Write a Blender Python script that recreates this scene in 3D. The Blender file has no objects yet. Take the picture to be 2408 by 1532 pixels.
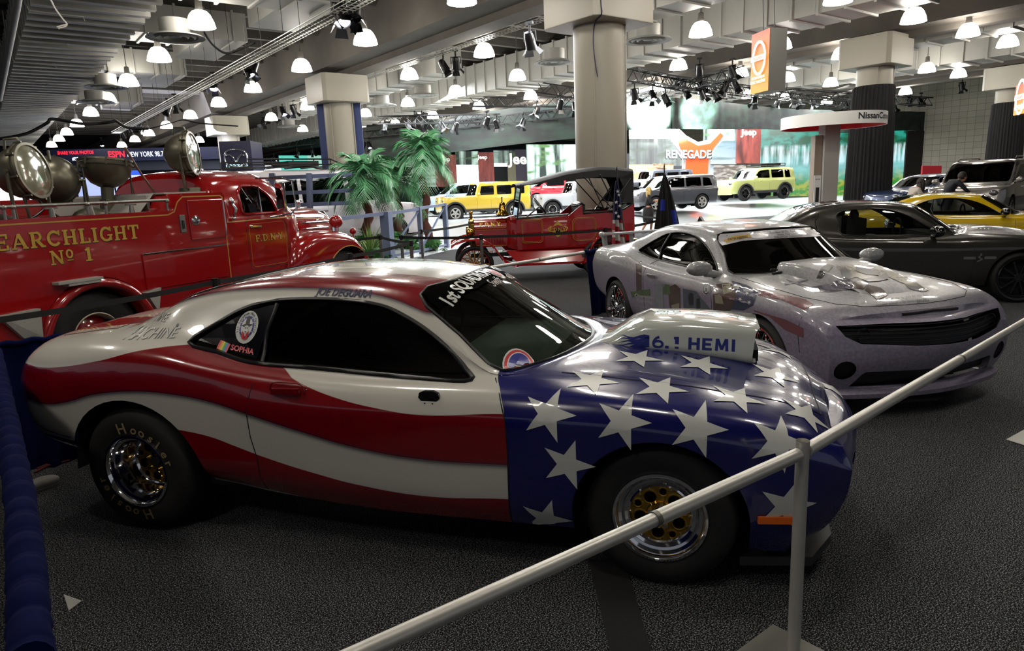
import bpy, bmesh, math, random
from mathutils import Vector, Matrix
from mathutils.bvhtree import BVHTree
R = math.radians
PI = math.pi
rnd = random.Random(7)
sc = bpy.context.scene
col = sc.collection

# ------------------------------------------------------------------ camera, exposure, world
CAM_H = 1.86
cam_d = bpy.data.cameras.new('camera')
cam_d.sensor_width = 36.0
cam_d.lens = 1605 / 2408 * 36.0
cam_d.clip_end = 400
cam = bpy.data.objects.new('camera', cam_d)
col.objects.link(cam)
_yaw, _pit, _rol = R(-37.5), R(11.4), R(-2.4)
_f = Vector((-math.sin(_yaw) * math.cos(_pit), math.cos(_yaw) * math.cos(_pit), -math.sin(_pit)))
_r = Vector((math.cos(_yaw), math.sin(_yaw), 0))
_u = _r.cross(_f)
_r2 = _r * math.cos(_rol) + _u * math.sin(_rol)
_u2 = -_r * math.sin(_rol) + _u * math.cos(_rol)
cam.matrix_world = Matrix(((_r2.x, _u2.x, -_f.x, 0), (_r2.y, _u2.y, -_f.y, 0), (_r2.z, _u2.z, -_f.z, CAM_H), (0, 0, 0, 1)))
sc.camera = cam
sc.view_settings.view_transform = 'Standard'
sc.view_settings.look = 'None'
sc.view_settings.gamma = 1.0
sc.view_settings.exposure = 0.12
sc.view_settings.use_curve_mapping = False
try:
    sc.cycles.max_bounces = 5
    sc.cycles.diffuse_bounces = 2
    sc.cycles.glossy_bounces = 3
    sc.cycles.transparent_max_bounces = 10
    sc.cycles.sample_clamp_indirect = 4.0
    sc.cycles.use_denoising = True
except Exception:
    pass
w = bpy.data.worlds.new('world')
sc.world = w
w.use_nodes = True
w.node_tree.nodes['Background'].inputs[0].default_value = (0.86, 0.9, 1.0, 1)
w.node_tree.nodes['Background'].inputs[1].default_value = 0.22

def ray(u, v):
    """direction of the sight line through photo pixel (u, v), used to place things at their real spot"""
    x, y = (u - 1204) / 1605.0, (v - 766) / 1605.0
    return _r2 * x - _u2 * y + _f
EYE = Vector((0, 0, CAM_H))
def at_z(u, v, z):
    d = ray(u, v); return EYE + d * ((z - CAM_H) / d.z)
def at_d(u, v, dist):
    d = ray(u, v); return EYE + d * (dist / math.hypot(d.x, d.y))
def at_x(u, v, x):
    d = ray(u, v); return EYE + d * (x / d.x)
def at_y(u, v, y):
    d = ray(u, v); return EYE + d * (y / d.y)

def area(loc, target, size, power, color=(1, 1, 1), size_y=None):
    l = bpy.data.lights.new('area_light', 'AREA'); l.energy = power; l.color = color
    l.size = size
    if size_y: l.shape = 'RECTANGLE'; l.size_y = size_y
    o = bpy.data.objects.new('area_light', l); col.objects.link(o); o.location = loc
    o.rotation_euler = (Vector(target) - Vector(loc)).to_track_quat('-Z', 'Y').to_euler()
    return o

# stand lighting of the far display (theatre lamps hung from its trusses), plus an added mid-hall fill
area((20, 32, 6.2), (20, 31, 0), 7, 2600, (.93, .97, 1.0)); area((26.5, 27, 6.2), (26, 26, 0), 7, 3200, (.93, .97, 1.0)); area((33, 24.5, 6.2), (33, 24, 0), 7, 3200, (.93, .97, 1.0)); area((41, 22, 6.0), (40, 21, 0), 6, 1600, (.93, .97, 1.0))
area((14, 15.5, 5.9), (13.5, 15, 0), 5, 650, (.97, .98, 1.0)); area((8.5, 40, 6.0), (8, 44, 2.5), 6, 900, (.78, .82, 1.0))  # first: unseen fill, added to brighten the mid-hall carpet and antique car
def spot(loc, target, power, ang, color=(1, 1, 1), blend=.5):
    l = bpy.data.lights.new('stage_beam', 'SPOT'); l.energy = power; l.color = color; l.spot_size = R(ang); l.spot_blend = blend; l.shadow_soft_size = .12
    o = bpy.data.objects.new('stage_beam', l); col.objects.link(o); o.location = loc; o.rotation_euler = (Vector(target) - Vector(loc)).to_track_quat('-Z', 'Y').to_euler(); return o
for (u, v, D), pw in (((1528, 266, 33), 75000), ((1640, 272, 33.5), 75000)):
    t = EYE + ray(u, v) * D; spot(t - _f * 5 + Vector((0, 0, -2.0)), t + Vector((0, 0, .1)), pw, 27, (.85, 1.0, .93))
t = EYE + ray(860, 450) * 21; spot(t + Vector((-2.5, -3.5, 4.2)), t, 900, 40, (.9, .95, 1.0)); t = EYE + ray(1000, 400) * 22.5; spot(t + Vector((-2.5, -3.5, 3.6)), t, 900, 40, (.9, .95, 1.0))
# ------------------------------------------------------------------ materials
MATS = {}
def srgb(h):
    if isinstance(h, str):
        h = h.lstrip('#'); c = [int(h[i:i + 2], 16) / 255 for i in (0, 2, 4)]
        return tuple(x / 12.92 if x <= .04045 else ((x + .055) / 1.055) ** 2.4 for x in c)
    return h
LAMP_E = 34.0
def mat(name, c=(.5, .5, .5), rough=.5, metal=0, emit=0, coat=0, ecol=None, noise=0, nscale=8, alpha=None, spec=None, bump=0):
    if name in MATS: return MATS[name]
    m = bpy.data.materials.new(name); m.use_nodes = True
    nt = m.node_tree; b = nt.nodes['Principled BSDF']
    c = srgb(c)
    b.inputs['Base Color'].default_value = (*c, 1)
    b.inputs['Roughness'].default_value = rough
    b.inputs['Metallic'].default_value = metal
    if coat: b.inputs['Coat Weight'].default_value = coat; b.inputs['Coat Roughness'].default_value = .03
    if spec is not None: b.inputs['Specular IOR Level'].default_value = spec
    if emit:
        b.inputs['Emission Color'].default_value = (*(srgb(ecol) if ecol else c), 1)
        b.inputs['Emission Strength'].default_value = emit
    if noise or bump:
        tc = nt.nodes.new('ShaderNodeTexCoord'); n = nt.nodes.new('ShaderNodeTexNoise')
        n.inputs['Scale'].default_value = nscale; n.inputs['Detail'].default_value = 4
        nt.links.new(tc.outputs['Object'], n.inputs['Vector'])
        if noise:
            mx = nt.nodes.new('ShaderNodeMix'); mx.data_type = 'RGBA'
            mx.inputs[6].default_value = (*[max(0, x * (1 - noise)) for x in c], 1)
            mx.inputs[7].default_value = (*[min(1, x * (1 + noise)) for x in c], 1)
            nt.links.new(n.outputs['Fac'], mx.inputs[0]); nt.links.new(mx.outputs[2], b.inputs['Base Color'])
        if bump:
            bp = nt.nodes.new('ShaderNodeBump'); bp.inputs['Strength'].default_value = bump
            nt.links.new(n.outputs['Fac'], bp.inputs['Height']); nt.links.new(bp.outputs[0], b.inputs['Normal'])
    MATS[name] = m
    return m
def glass(name, tint, gloss=.12):
    if name in MATS: return MATS[name]
    m = bpy.data.materials.new(name); m.use_nodes = True; nt = m.node_tree; nt.nodes.clear()
    o = nt.nodes.new('ShaderNodeOutputMaterial'); t = nt.nodes.new('ShaderNodeBsdfTransparent'); g = nt.nodes.new('ShaderNodeBsdfGlossy')
    mx = nt.nodes.new('ShaderNodeMixShader'); fr = nt.nodes.new('ShaderNodeFresnel'); fr.inputs[0].default_value = 1.5
    ad = nt.nodes.new('ShaderNodeMath'); ad.operation = 'MAXIMUM'; ad.inputs[1].default_value = gloss
    t.inputs[0].default_value = (*tint, 1); g.inputs['Roughness'].default_value = .02
    nt.links.new(fr.outputs[0], ad.inputs[0]); nt.links.new(ad.outputs[0], mx.inputs[0])
    nt.links.new(t.outputs[0], mx.inputs[1]); nt.links.new(g.outputs[0], mx.inputs[2]); nt.links.new(mx.outputs[0], o.inputs[0])
    MATS[name] = m
    return m
def nodes_of(name, rough=.5):
    m = bpy.data.materials.new(name); m.use_nodes = True
    nt = m.node_tree; b = nt.nodes['Principled BSDF']; b.inputs['Roughness'].default_value = rough
    MATS[name] = m
    return m, nt, b
def N(nt, typ, ins=None, **kw):
    n = nt.nodes.new('ShaderNode' + typ)
    for k, v in kw.items(): setattr(n, k, v)
    for k, v in (ins or {}).items():
        if isinstance(v, bpy.types.NodeSocket): nt.links.new(v, n.inputs[k])
        else: n.inputs[k].default_value = v
    return n
def mth(nt, op, a, b=None, c=None, clamp=False):
    n = nt.nodes.new('ShaderNodeMath'); n.operation = op; n.use_clamp = clamp
    for i, v in enumerate((a, b, c)):
        if v is None: continue
        if isinstance(v, bpy.types.NodeSocket): nt.links.new(v, n.inputs[i])
        else: n.inputs[i].default_value = v
    return n.outputs[0]
def mixc(nt, fac, a, b):
    n = nt.nodes.new('ShaderNodeMix'); n.data_type = 'RGBA'
    for i, v in ((0, fac), (6, a), (7, b)):
        if isinstance(v, bpy.types.NodeSocket): nt.links.new(v, n.inputs[i])
        else: n.inputs[i].default_value = v if i == 0 else (*srgb(v), 1)
    return n.outputs[2]
def fcurve(nt, x, pts, x0, x1, z0, z1):
    """value of a drawn curve z(x): pts in real units, mapped to 0..1 for a Float Curve node"""
    mr = N(nt, 'MapRange', {0: x, 1: x0, 2: x1, 3: 0.0, 4: 1.0})
    fc = nt.nodes.new('ShaderNodeFloatCurve'); cu = fc.mapping.curves[0]
    P = sorted(((p[0] - x0) / (x1 - x0), (p[1] - z0) / (z1 - z0)) for p in pts)
    cu.points[0].location = P[0]; cu.points[1].location = P[-1]
    for p in P[1:-1]: cu.points.new(*p)
    fc.mapping.update()
    nt.links.new(mr.outputs[0], fc.inputs['Value'])
    return mth(nt, 'MULTIPLY_ADD', fc.outputs[0], z1 - z0, z0)

# ------------------------------------------------------------------ objects
def props(o, label=None, cat=None, group=None, kind=None):
    if label: o['label'] = label
    if cat: o['category'] = cat
    if group: o['group'] = group
    if kind: o['kind'] = kind
    return o
def thing(name, label, cat, loc=(0, 0, 0), rz=0, group=None, kind=None):
    o = bpy.data.objects.new(name, None); o.empty_display_size = .1; col.objects.link(o)
    o.location = loc; o.rotation_euler = (0, 0, rz)
    return props(o, label, cat, group, kind)
class MB:
    def __init__(s): s.v = []; s.f = []; s.m = []
    def add(s, vs, fs, m=0):
        n = len(s.v); s.v += [tuple(v) for v in vs]; s.f += [tuple(i + n for i in f) for f in fs]; s.m += [m] * len(fs); return s
    def box(s, c, d, m=0, rz=0, M=None):
        x, y, z = d[0] / 2, d[1] / 2, d[2] / 2
        vs = [Vector(p) for p in ((-x, -y, -z), (x, -y, -z), (x, y, -z), (-x, y, -z), (-x, -y, z), (x, -y, z), (x, y, z), (-x, y, z))]
        T = Matrix.Translation(c) @ (M.to_4x4() if M else Matrix.Rotation(rz, 4, 'Z'))
        return s.add([T @ v for v in vs], [(0, 3, 2, 1), (4, 5, 6, 7), (0, 1, 5, 4), (1, 2, 6, 5), (2, 3, 7, 6), (3, 0, 4, 7)], m)
    def bar(s, a, b, w, h, m=0):
        a, b = Vector(a), Vector(b); d = b - a
        M = d.to_track_quat('X', 'Z').to_matrix()
        return s.box((a + b) / 2, (d.length, w, h), m, M=M)
    def cyl(s, a, b, r0, r1=None, seg=16, m=0, caps=True):
        a, b = Vector(a), Vector(b); r1 = r0 if r1 is None else r1
        q = (b - a).to_track_quat('Z', 'X').to_matrix()
        vs = []
        for p, r in ((a, r0), (b, r1)):
            for i in range(seg):
                t = 2 * PI * i / seg; vs.append(p + q @ Vector((r * math.cos(t), r * math.sin(t), 0)))
        fs = [(i, (i + 1) % seg, seg + (i + 1) % seg, seg + i) for i in range(seg)]
        if caps: fs += [tuple(range(seg - 1, -1, -1)), tuple(range(seg, 2 * seg))]
        return s.add(vs, fs, m)
    def tube(s, pts, r, seg=8, m=0, closed=False, caps=True):
        pts = [Vector(p) for p in pts]; n = len(pts); rs = r if isinstance(r, (list, tuple)) else [r] * n
        vs = []; up = None
        for i, p in enumerate(pts):
            if closed: t = pts[(i + 1) % n] - pts[i - 1]
            else: t = pts[min(i + 1, n - 1)] - pts[max(i - 1, 0)]
            t = t.normalized() if t.length > 1e-9 else Vector((0, 0, 1))
            if up is None: up = t.orthogonal().normalized()
            up = (up - t * up.dot(t)); up = up.normalized() if up.length > 1e-6 else t.orthogonal().normalized()
            sd = t.cross(up)
            for k in range(seg):
                a = 2 * PI * k / seg; vs.append(p + (up * math.cos(a) + sd * math.sin(a)) * rs[i])
        fs = []
        for i in range(n if closed else n - 1):
            j = (i + 1) % n
            for k in range(seg):
                l = (k + 1) % seg; fs.append((i * seg + k, i * seg + l, j * seg + l, j * seg + k))
        if caps and not closed: fs += [tuple(range(seg - 1, -1, -1)), tuple(range((n - 1) * seg, n * seg))]
        return s.add(vs, fs, m)
    def lathe(s, prof, seg=32, M=None, m=0, a0=0, a1=2 * PI):
        """profile (r, z) turned about z, then moved by M"""
        M = M or Matrix.Identity(4); full = abs(a1 - a0 - 2 * PI) < 1e-6; n = seg if full else seg + 1
        vs = []
        for r, z in prof:
            for i in range(n):
                t = a0 + (a1 - a0) * i / seg; vs.append(M @ Vector((r * math.cos(t), r * math.sin(t), z)))
        fs = []
        for j in range(len(prof) - 1):
            for i in range(seg):
                k = (i + 1) % n if full else i + 1
                fs.append((j * n + i, j * n + k, (j + 1) * n + k, (j + 1) * n + i))
        return s.add(vs, fs, m)
    def ell(s, c, r, seg=16, rings=10, m=0, M=None):
        M = (Matrix.Translation(c) @ (M.to_4x4() if M else Matrix.Identity(4)) @ Matrix.Diagonal((*r, 1)))
        pr = [(math.sin(PI * i / rings), -math.cos(PI * i / rings)) for i in range(rings + 1)]
        return s.lathe([(max(a, 1e-4), b) for a, b in pr], seg, M, m)
    def prism(s, poly, z0, z1, M=None, m=0):
        M = M or Matrix.Identity(4); n = len(poly)
        vs = [M @ Vector((p[0], p[1], z0)) for p in poly] + [M @ Vector((p[0], p[1], z1)) for p in poly]
        fs = [tuple(range(n - 1, -1, -1)), tuple(range(n, 2 * n))] + [(i, (i + 1) % n, n + (i + 1) % n, n + i) for i in range(n)]
        return s.add(vs, fs, m)
    def grid(s, rows, m=0, flip=False):
        nr, nc = len(rows), len(rows[0]); fs = []
        for i in range(nr - 1):
            for j in range(nc - 1):
                f = (i * nc + j, i * nc + j + 1, (i + 1) * nc + j + 1, (i + 1) * nc + j)
                fs.append(f[::-1] if flip else f)
        return s.add([p for r in rows for p in r], fs, m)
    def done(s, name, mats, parent=None, smooth=0, bevel=0, **kw):
        me = bpy.data.meshes.new(name); me.from_pydata(s.v, [], s.f)
        if not isinstance(mats, (list, tuple)): mats = [mats]
        for x in mats: me.materials.append(x)
        me.polygons.foreach_set('material_index', s.m)
        bm = bmesh.new(); bm.from_mesh(me)
        bmesh.ops.recalc_face_normals(bm, faces=bm.faces[:])
        if bevel:
            es = [e for e in bm.edges if len(e.link_faces) == 2 and e.calc_face_angle(0) > R(40)]
            bmesh.ops.bevel(bm, geom=es, offset=bevel, segments=2, affect='EDGES', profile=.7)
        bm.to_mesh(me); bm.free()
        if smooth: shade(me, smooth)
        o = bpy.data.objects.new(name, me); col.objects.link(o)
        if parent: o.parent = parent
        return props(o, **kw)
def shade(me, ang=40):
    me.polygons.foreach_set('use_smooth', [True] * len(me.polygons))
    if ang < 180:
        bm = bmesh.new(); bm.from_mesh(me)
        for e in bm.edges: e.smooth = not (len(e.link_faces) == 2 and e.calc_face_angle(0) > R(ang))
        bm.to_mesh(me); bm.free()
def children(o): return [c for c in bpy.data.objects if c.parent == o]
def copy_tree(o, kids=None, parent=None):
    kids = kids or KIDS(o)
    c = o.copy(); col.objects.link(c)
    if parent is not None: c.parent = parent
    for ch, sub in kids: copy_tree(ch, sub or [], c) if sub else _cp(ch, c)
    return c
def _cp(ch, c):
    k = ch.copy(); col.objects.link(k); k.parent = c
def KIDS(o):
    ks = children(o); return [(k, KIDS(k)) for k in ks]
def XF(o, loc=None, rz=None):
    if loc is not None: o.location = loc
    if rz is not None: o.rotation_euler = (0, 0, rz)
    return o

# ------------------------------------------------------------------ lettering
def text_bm(s, size=1, bold=0, shear=0, spacing=1, align='CENTER'):
    cu = bpy.data.curves.new('t', 'FONT'); cu.body = s; cu.size = size; cu.offset = 0 if set(s) & set('MWmw') else bold * size; cu.shear = shear
    cu.space_character = spacing; cu.align_x = align; cu.resolution_u = 3; cu.fill_mode = 'FRONT'
    o = bpy.data.objects.new('t', cu); col.objects.link(o)
    dg = bpy.context.evaluated_depsgraph_get(); dg.update()
    me = bpy.data.meshes.new_from_object(o.evaluated_get(dg))
    bpy.data.objects.remove(o); bpy.data.curves.remove(cu)
    v = [tuple(p.co) for p in me.vertices]; f = [tuple(p.vertices) for p in me.polygons]
    bpy.data.meshes.remove(me)
    return v, f
def seg_poly(a, b, t):
    a, b = Vector(a), Vector(b); d = (b - a).normalized() * 0; n = Vector((-(b - a).y, (b - a).x)).normalized() * t / 2
    return [tuple(a - n), tuple(b - n), tuple(b + n), tuple(a + n)]
SLAB = {  # strokes and serifs of a slab lettering, on a 0..1 high cell
 'E': (.72, [((.16, 0), (.16, 1), .2), ((0, .06), (.7, .06), .12), ((0, .94), (.7, .94), .12), ((.2, .5), (.5, .5), .12), ((.64, 0), (.64, .3), .12), ((.64, .7), (.64, 1), .12), ((.5, .38), (.5, .62), .09)]),
 'F': (.7, [((.16, 0), (.16, 1), .2), ((0, .05), (.36, .05), .1), ((0, .94), (.7, .94), .12), ((.2, .5), (.5, .5), .12), ((.64, .7), (.64, 1), .12), ((.5, .38), (.5, .62), .09)]),
 'A': (.92, [((.12, .05), (.44, .95), .11), ((.44, .95), (.76, .05), .2), ((.2, .33), (.66, .33), .11), ((0, .05), (.28, .05), .1), ((.6, .05), (.92, .05), .1)]),
 'H': (.9, [((.18, 0), (.18, 1), .2), ((.7, 0), (.7, 1), .2), ((.18, .5), (.7, .5), .12), ((0, .05), (.36, .05), .1), ((0, .95), (.36, .95), .1), ((.52, .05), (.88, .05), .1), ((.52, .95), (.88, .95), .1)]),
 'L': (.7, [((.18, 0), (.18, 1), .2), ((0, .06), (.68, .06), .12), ((0, .95), (.38, .95), .1), ((.63, 0), (.63, .34), .12)]),
 'I': (.42, [((.2, 0), (.2, 1), .2), ((0, .05), (.4, .05), .1), ((0, .95), (.4, .95), .1)]),
 '1': (.42, [((.22, 0), (.22, 1), .2), ((.02, .05), (.42, .05), .1), ((.04, .8), (.22, .95), .12)]),
 'T': (.8, [((.4, 0), (.4, 1), .2), ((.2, .05), (.6, .05), .1), ((0, .94), (.8, .94), .12), ((.06, .68), (.06, 1), .12), ((.74, .68), (.74, 1), .12)]),
 'N': (.92, [((.16, 0), (.16, 1), .12), ((.76, 0), (.76, 1), .12), ((.14, .98), (.76, .04), .2), ((0, .05), (.32, .05), .1), ((.6, .95), (.92, .95), .1), ((0, .95), (.2, .95), .1)]),
 'Y': (.86, [((.12, .95), (.43, .45), .19), ((.74, .95), (.43, .45), .12), ((.43, 0), (.43, .5), .2), ((.22, .05), (.64, .05), .1), ((0, .95), (.3, .95), .1), ((.58, .95), (.86, .95), .1)]),
 '.': (.22, [((.02, .07), (.16, .07), .14)]), ' ': (.3, []), '-': (.5, [((.0, .0), (.45, .0), .09)]),
 'R': (.86, 'R'), 'D': (.84, 'D'), 'C': (.82, 'C'), 'G': (.86, 'G'), 'S': (.76, 'S'), 'o': (.56, 'o')}
def arc2(cx, cy, rx, ry, a0, a1, n=12): return [(cx + rx * math.cos(R(a0 + (a1 - a0) * i / n)), cy + ry * math.sin(R(a0 + (a1 - a0) * i / n))) for i in range(n + 1)]
def ribbon(pts, t):
    out = []
    for a, b in zip(pts, pts[1:]):
        d = (Vector(b) - Vector(a)).normalized() * t * .08
        out.append(seg_poly(Vector(a) - d, Vector(b) + d, t))
    return out
def slab_polys(s, h=1.0, gap=.12):
    out = []; x = 0
    for ch in s:
        wd, st = SLAB[ch]; P = []
        if st == 'R': st = [((.18, 0), (.18, 1), .2), ((0, .05), (.36, .05), .1), ((0, .94), (.4, .94), .12), ((.2, .47), (.42, .47), .11), ((.42, .46), (.7, .04), .19), ((.62, .05), (.86, .05), .1)]; P = ribbon(arc2(.42, .71, .2, .235, -90, 90), .15)
        elif st == 'D': st = [((.18, 0), (.18, 1), .2), ((0, .05), (.4, .05), .1), ((0, .95), (.4, .95), .1)]; P = ribbon(arc2(.36, .5, .36, .44, -90, 90), .15)
        elif st == 'C': st = [((.74, .66), (.74, 1), .1)]; P = ribbon(arc2(.43, .5, .34, .43, 42, 320, 18), .17)
        elif st == 'G': st = [((.74, .68), (.74, 1), .1), ((.72, .05), (.72, .42), .16), ((.5, .42), (.86, .42), .1)]; P = ribbon(arc2(.43, .5, .34, .43, 42, 320, 18), .17)
        elif st == 'S': st = [((.62, .66), (.62, .98), .1), ((.08, .02), (.08, .34), .1)]; P = ribbon(arc2(.36, .72, .24, .21, 30, 270, 12) + arc2(.36, .29, .26, .22, 90, -150, 12), .15)
        elif st == 'o': st = []; P = ribbon(arc2(.27, .68, .19, .27, 0, 360, 20), .13) + [seg_poly((.06, .22), (.48, .22), .07)]
        P = P + [seg_poly(a, b, t) for a, b, t in st]
        out += [[((x + p[0]) * h, p[1] * h) for p in q] for q in P]
        x += wd + gap
    W = (x - gap) * h
    return [[(p[0] - W / 2, p[1]) for p in q] for q in out]
def polys_vf(polys, eps=0.0):
    v = []; f = []
    for k, q in enumerate(polys):
        f.append(tuple(range(len(v), len(v) + len(q)))); v += [(p[0], p[1], eps * (k % 7)) for p in q]
    return v, f
def flat_text(mb, s, M, size, bold=0, m=0, depth=.004, **kw):
    v, f = text_bm(s, size, bold, **kw)
    mb.add([M @ Vector((p[0], p[1], depth)) for p in v], f, m)
def frame(o, x, y):
    """matrix whose x axis is x, y axis is y, at o"""
    x = Vector(x).normalized(); y = Vector(y); y = (y - x * y.dot(x)).normalized(); z = x.cross(y)
    return Matrix(((x.x, y.x, z.x, o[0]), (x.y, y.y, z.y, o[1]), (x.z, y.z, z.z, o[2]), (0, 0, 0, 1)))
def star(r, n=5, a0=90, q=.382): return [((r if i % 2 == 0 else r * q) * math.cos(R(a0 + 180 * i / n)), (r if i % 2 == 0 else r * q) * math.sin(R(a0 + 180 * i / n))) for i in range(2 * n)]
def wrap(mb, v, f, M, bvh, off=.002, step=.06, m=0, reach=.6):
    """lay a flat shape (in the plane of M) onto a surface along -z of M"""
    bm = bmesh.new(); vs = [bm.verts.new(p) for p in v]
    for q in f:
        try: bm.faces.new([vs[i] for i in q])
        except ValueError: pass
    bmesh.ops.triangulate(bm, faces=bm.faces[:])
    xs = [p[0] for p in v]; ys = [p[1] for p in v]
    for ax, lo, hi in ((0, min(xs), max(xs)), (1, min(ys), max(ys))):
        k = lo + step
        while k < hi:
            co = [0, 0, 0]; co[ax] = k; no = [0, 0, 0]; no[ax] = 1
            bmesh.ops.bisect_plane(bm, geom=bm.verts[:] + bm.edges[:] + bm.faces[:], plane_co=co, plane_no=no); k += step
    bmesh.ops.triangulate(bm, faces=bm.faces[:])
    nz = (M.to_3x3() @ Vector((0, 0, 1))).normalized(); idx = {}; out = []
    for b in bm.verts:
        p = M @ b.co; h = bvh.ray_cast(p + nz * reach, -nz, 2 * reach)
        if h[0] is None: continue
        n = h[1] if h[1].dot(nz) > 0 else -h[1]
        idx[b] = len(out); out.append(h[0] + n * (off + b.co.z))
    fs = [tuple(idx[x] for x in q.verts) for q in bm.faces if all(x in idx for x in q.verts)]
    bm.free(); mb.add(out, fs, m)
# ------------------------------------------------------------------ car bodies
def pchip(P, u):
    """shape-keeping curve through P (list of tuples) at parameter u in 0..n-1"""
    n = len(P); i = min(int(u), n - 2); t = u - i
    def sl(k, c):
        if k <= 0: return P[1][c] - P[0][c]
        if k >= n - 1: return P[n - 1][c] - P[n - 2][c]
        a, b = P[k][c] - P[k - 1][c], P[k + 1][c] - P[k][c]
        return 0 if a * b <= 0 else 2 * a * b / (a + b)
    o = []
    for c in range(len(P[0])):
        p0, p1 = P[i][c], P[i + 1][c]; m0, m1 = sl(i, c), sl(i + 1, c)
        o.append((2 * t ** 3 - 3 * t * t + 1) * p0 + (t ** 3 - 2 * t * t + t) * m0 + (3 * t * t - 2 * t ** 3) * p1 + (t ** 3 - t * t) * m1)
    return tuple(o)
def crom(P, u):
    n = len(P); i = min(int(u), n - 2); t = u - i
    p0, p1, p2, p3 = P[max(i - 1, 0)], P[i], P[i + 1], P[min(i + 2, n - 1)]
    return tuple(.5 * (2 * b + (c - a) * t + (2 * a - 5 * b + 4 * c - d) * t * t + (3 * b - a - 3 * c + d) * t ** 3) for a, b, c, d in zip(p0, p1, p2, p3))
def inpoly(x, y, P):
    c = False; j = len(P) - 1
    for i in range(len(P)):
        xi, yi = P[i]; xj, yj = P[j]
        if (yi > y) != (yj > y) and x < (xj - xi) * (y - yi) / (yj - yi) + xi: c = not c
        j = i
    return c
def smooth_poly(P, n=4):
    m = len(P); return [crom([P[(i - 1) % m], P[i], P[(i + 1) % m], P[(i + 2) % m]], 1 + k / n) for i in range(m) for k in range(n)]
def rpoly(P, r=.04, n=3):
    """polygon with rounded corners"""
    out = []; m = len(P)
    for i in range(m):
        a, b, c = Vector(P[i - 1]), Vector(P[i]), Vector(P[(i + 1) % m])
        d0, d1 = (a - b), (c - b); k = min(r, d0.length * .45, d1.length * .45)
        p, q = b + d0.normalized() * k, b + d1.normalized() * k
        for j in range(n + 1):
            t = j / n; v = p * (1 - t) ** 2 + b * 2 * t * (1 - t) + q * t * t; out.append((v.x, v.y))
    return out
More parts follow.
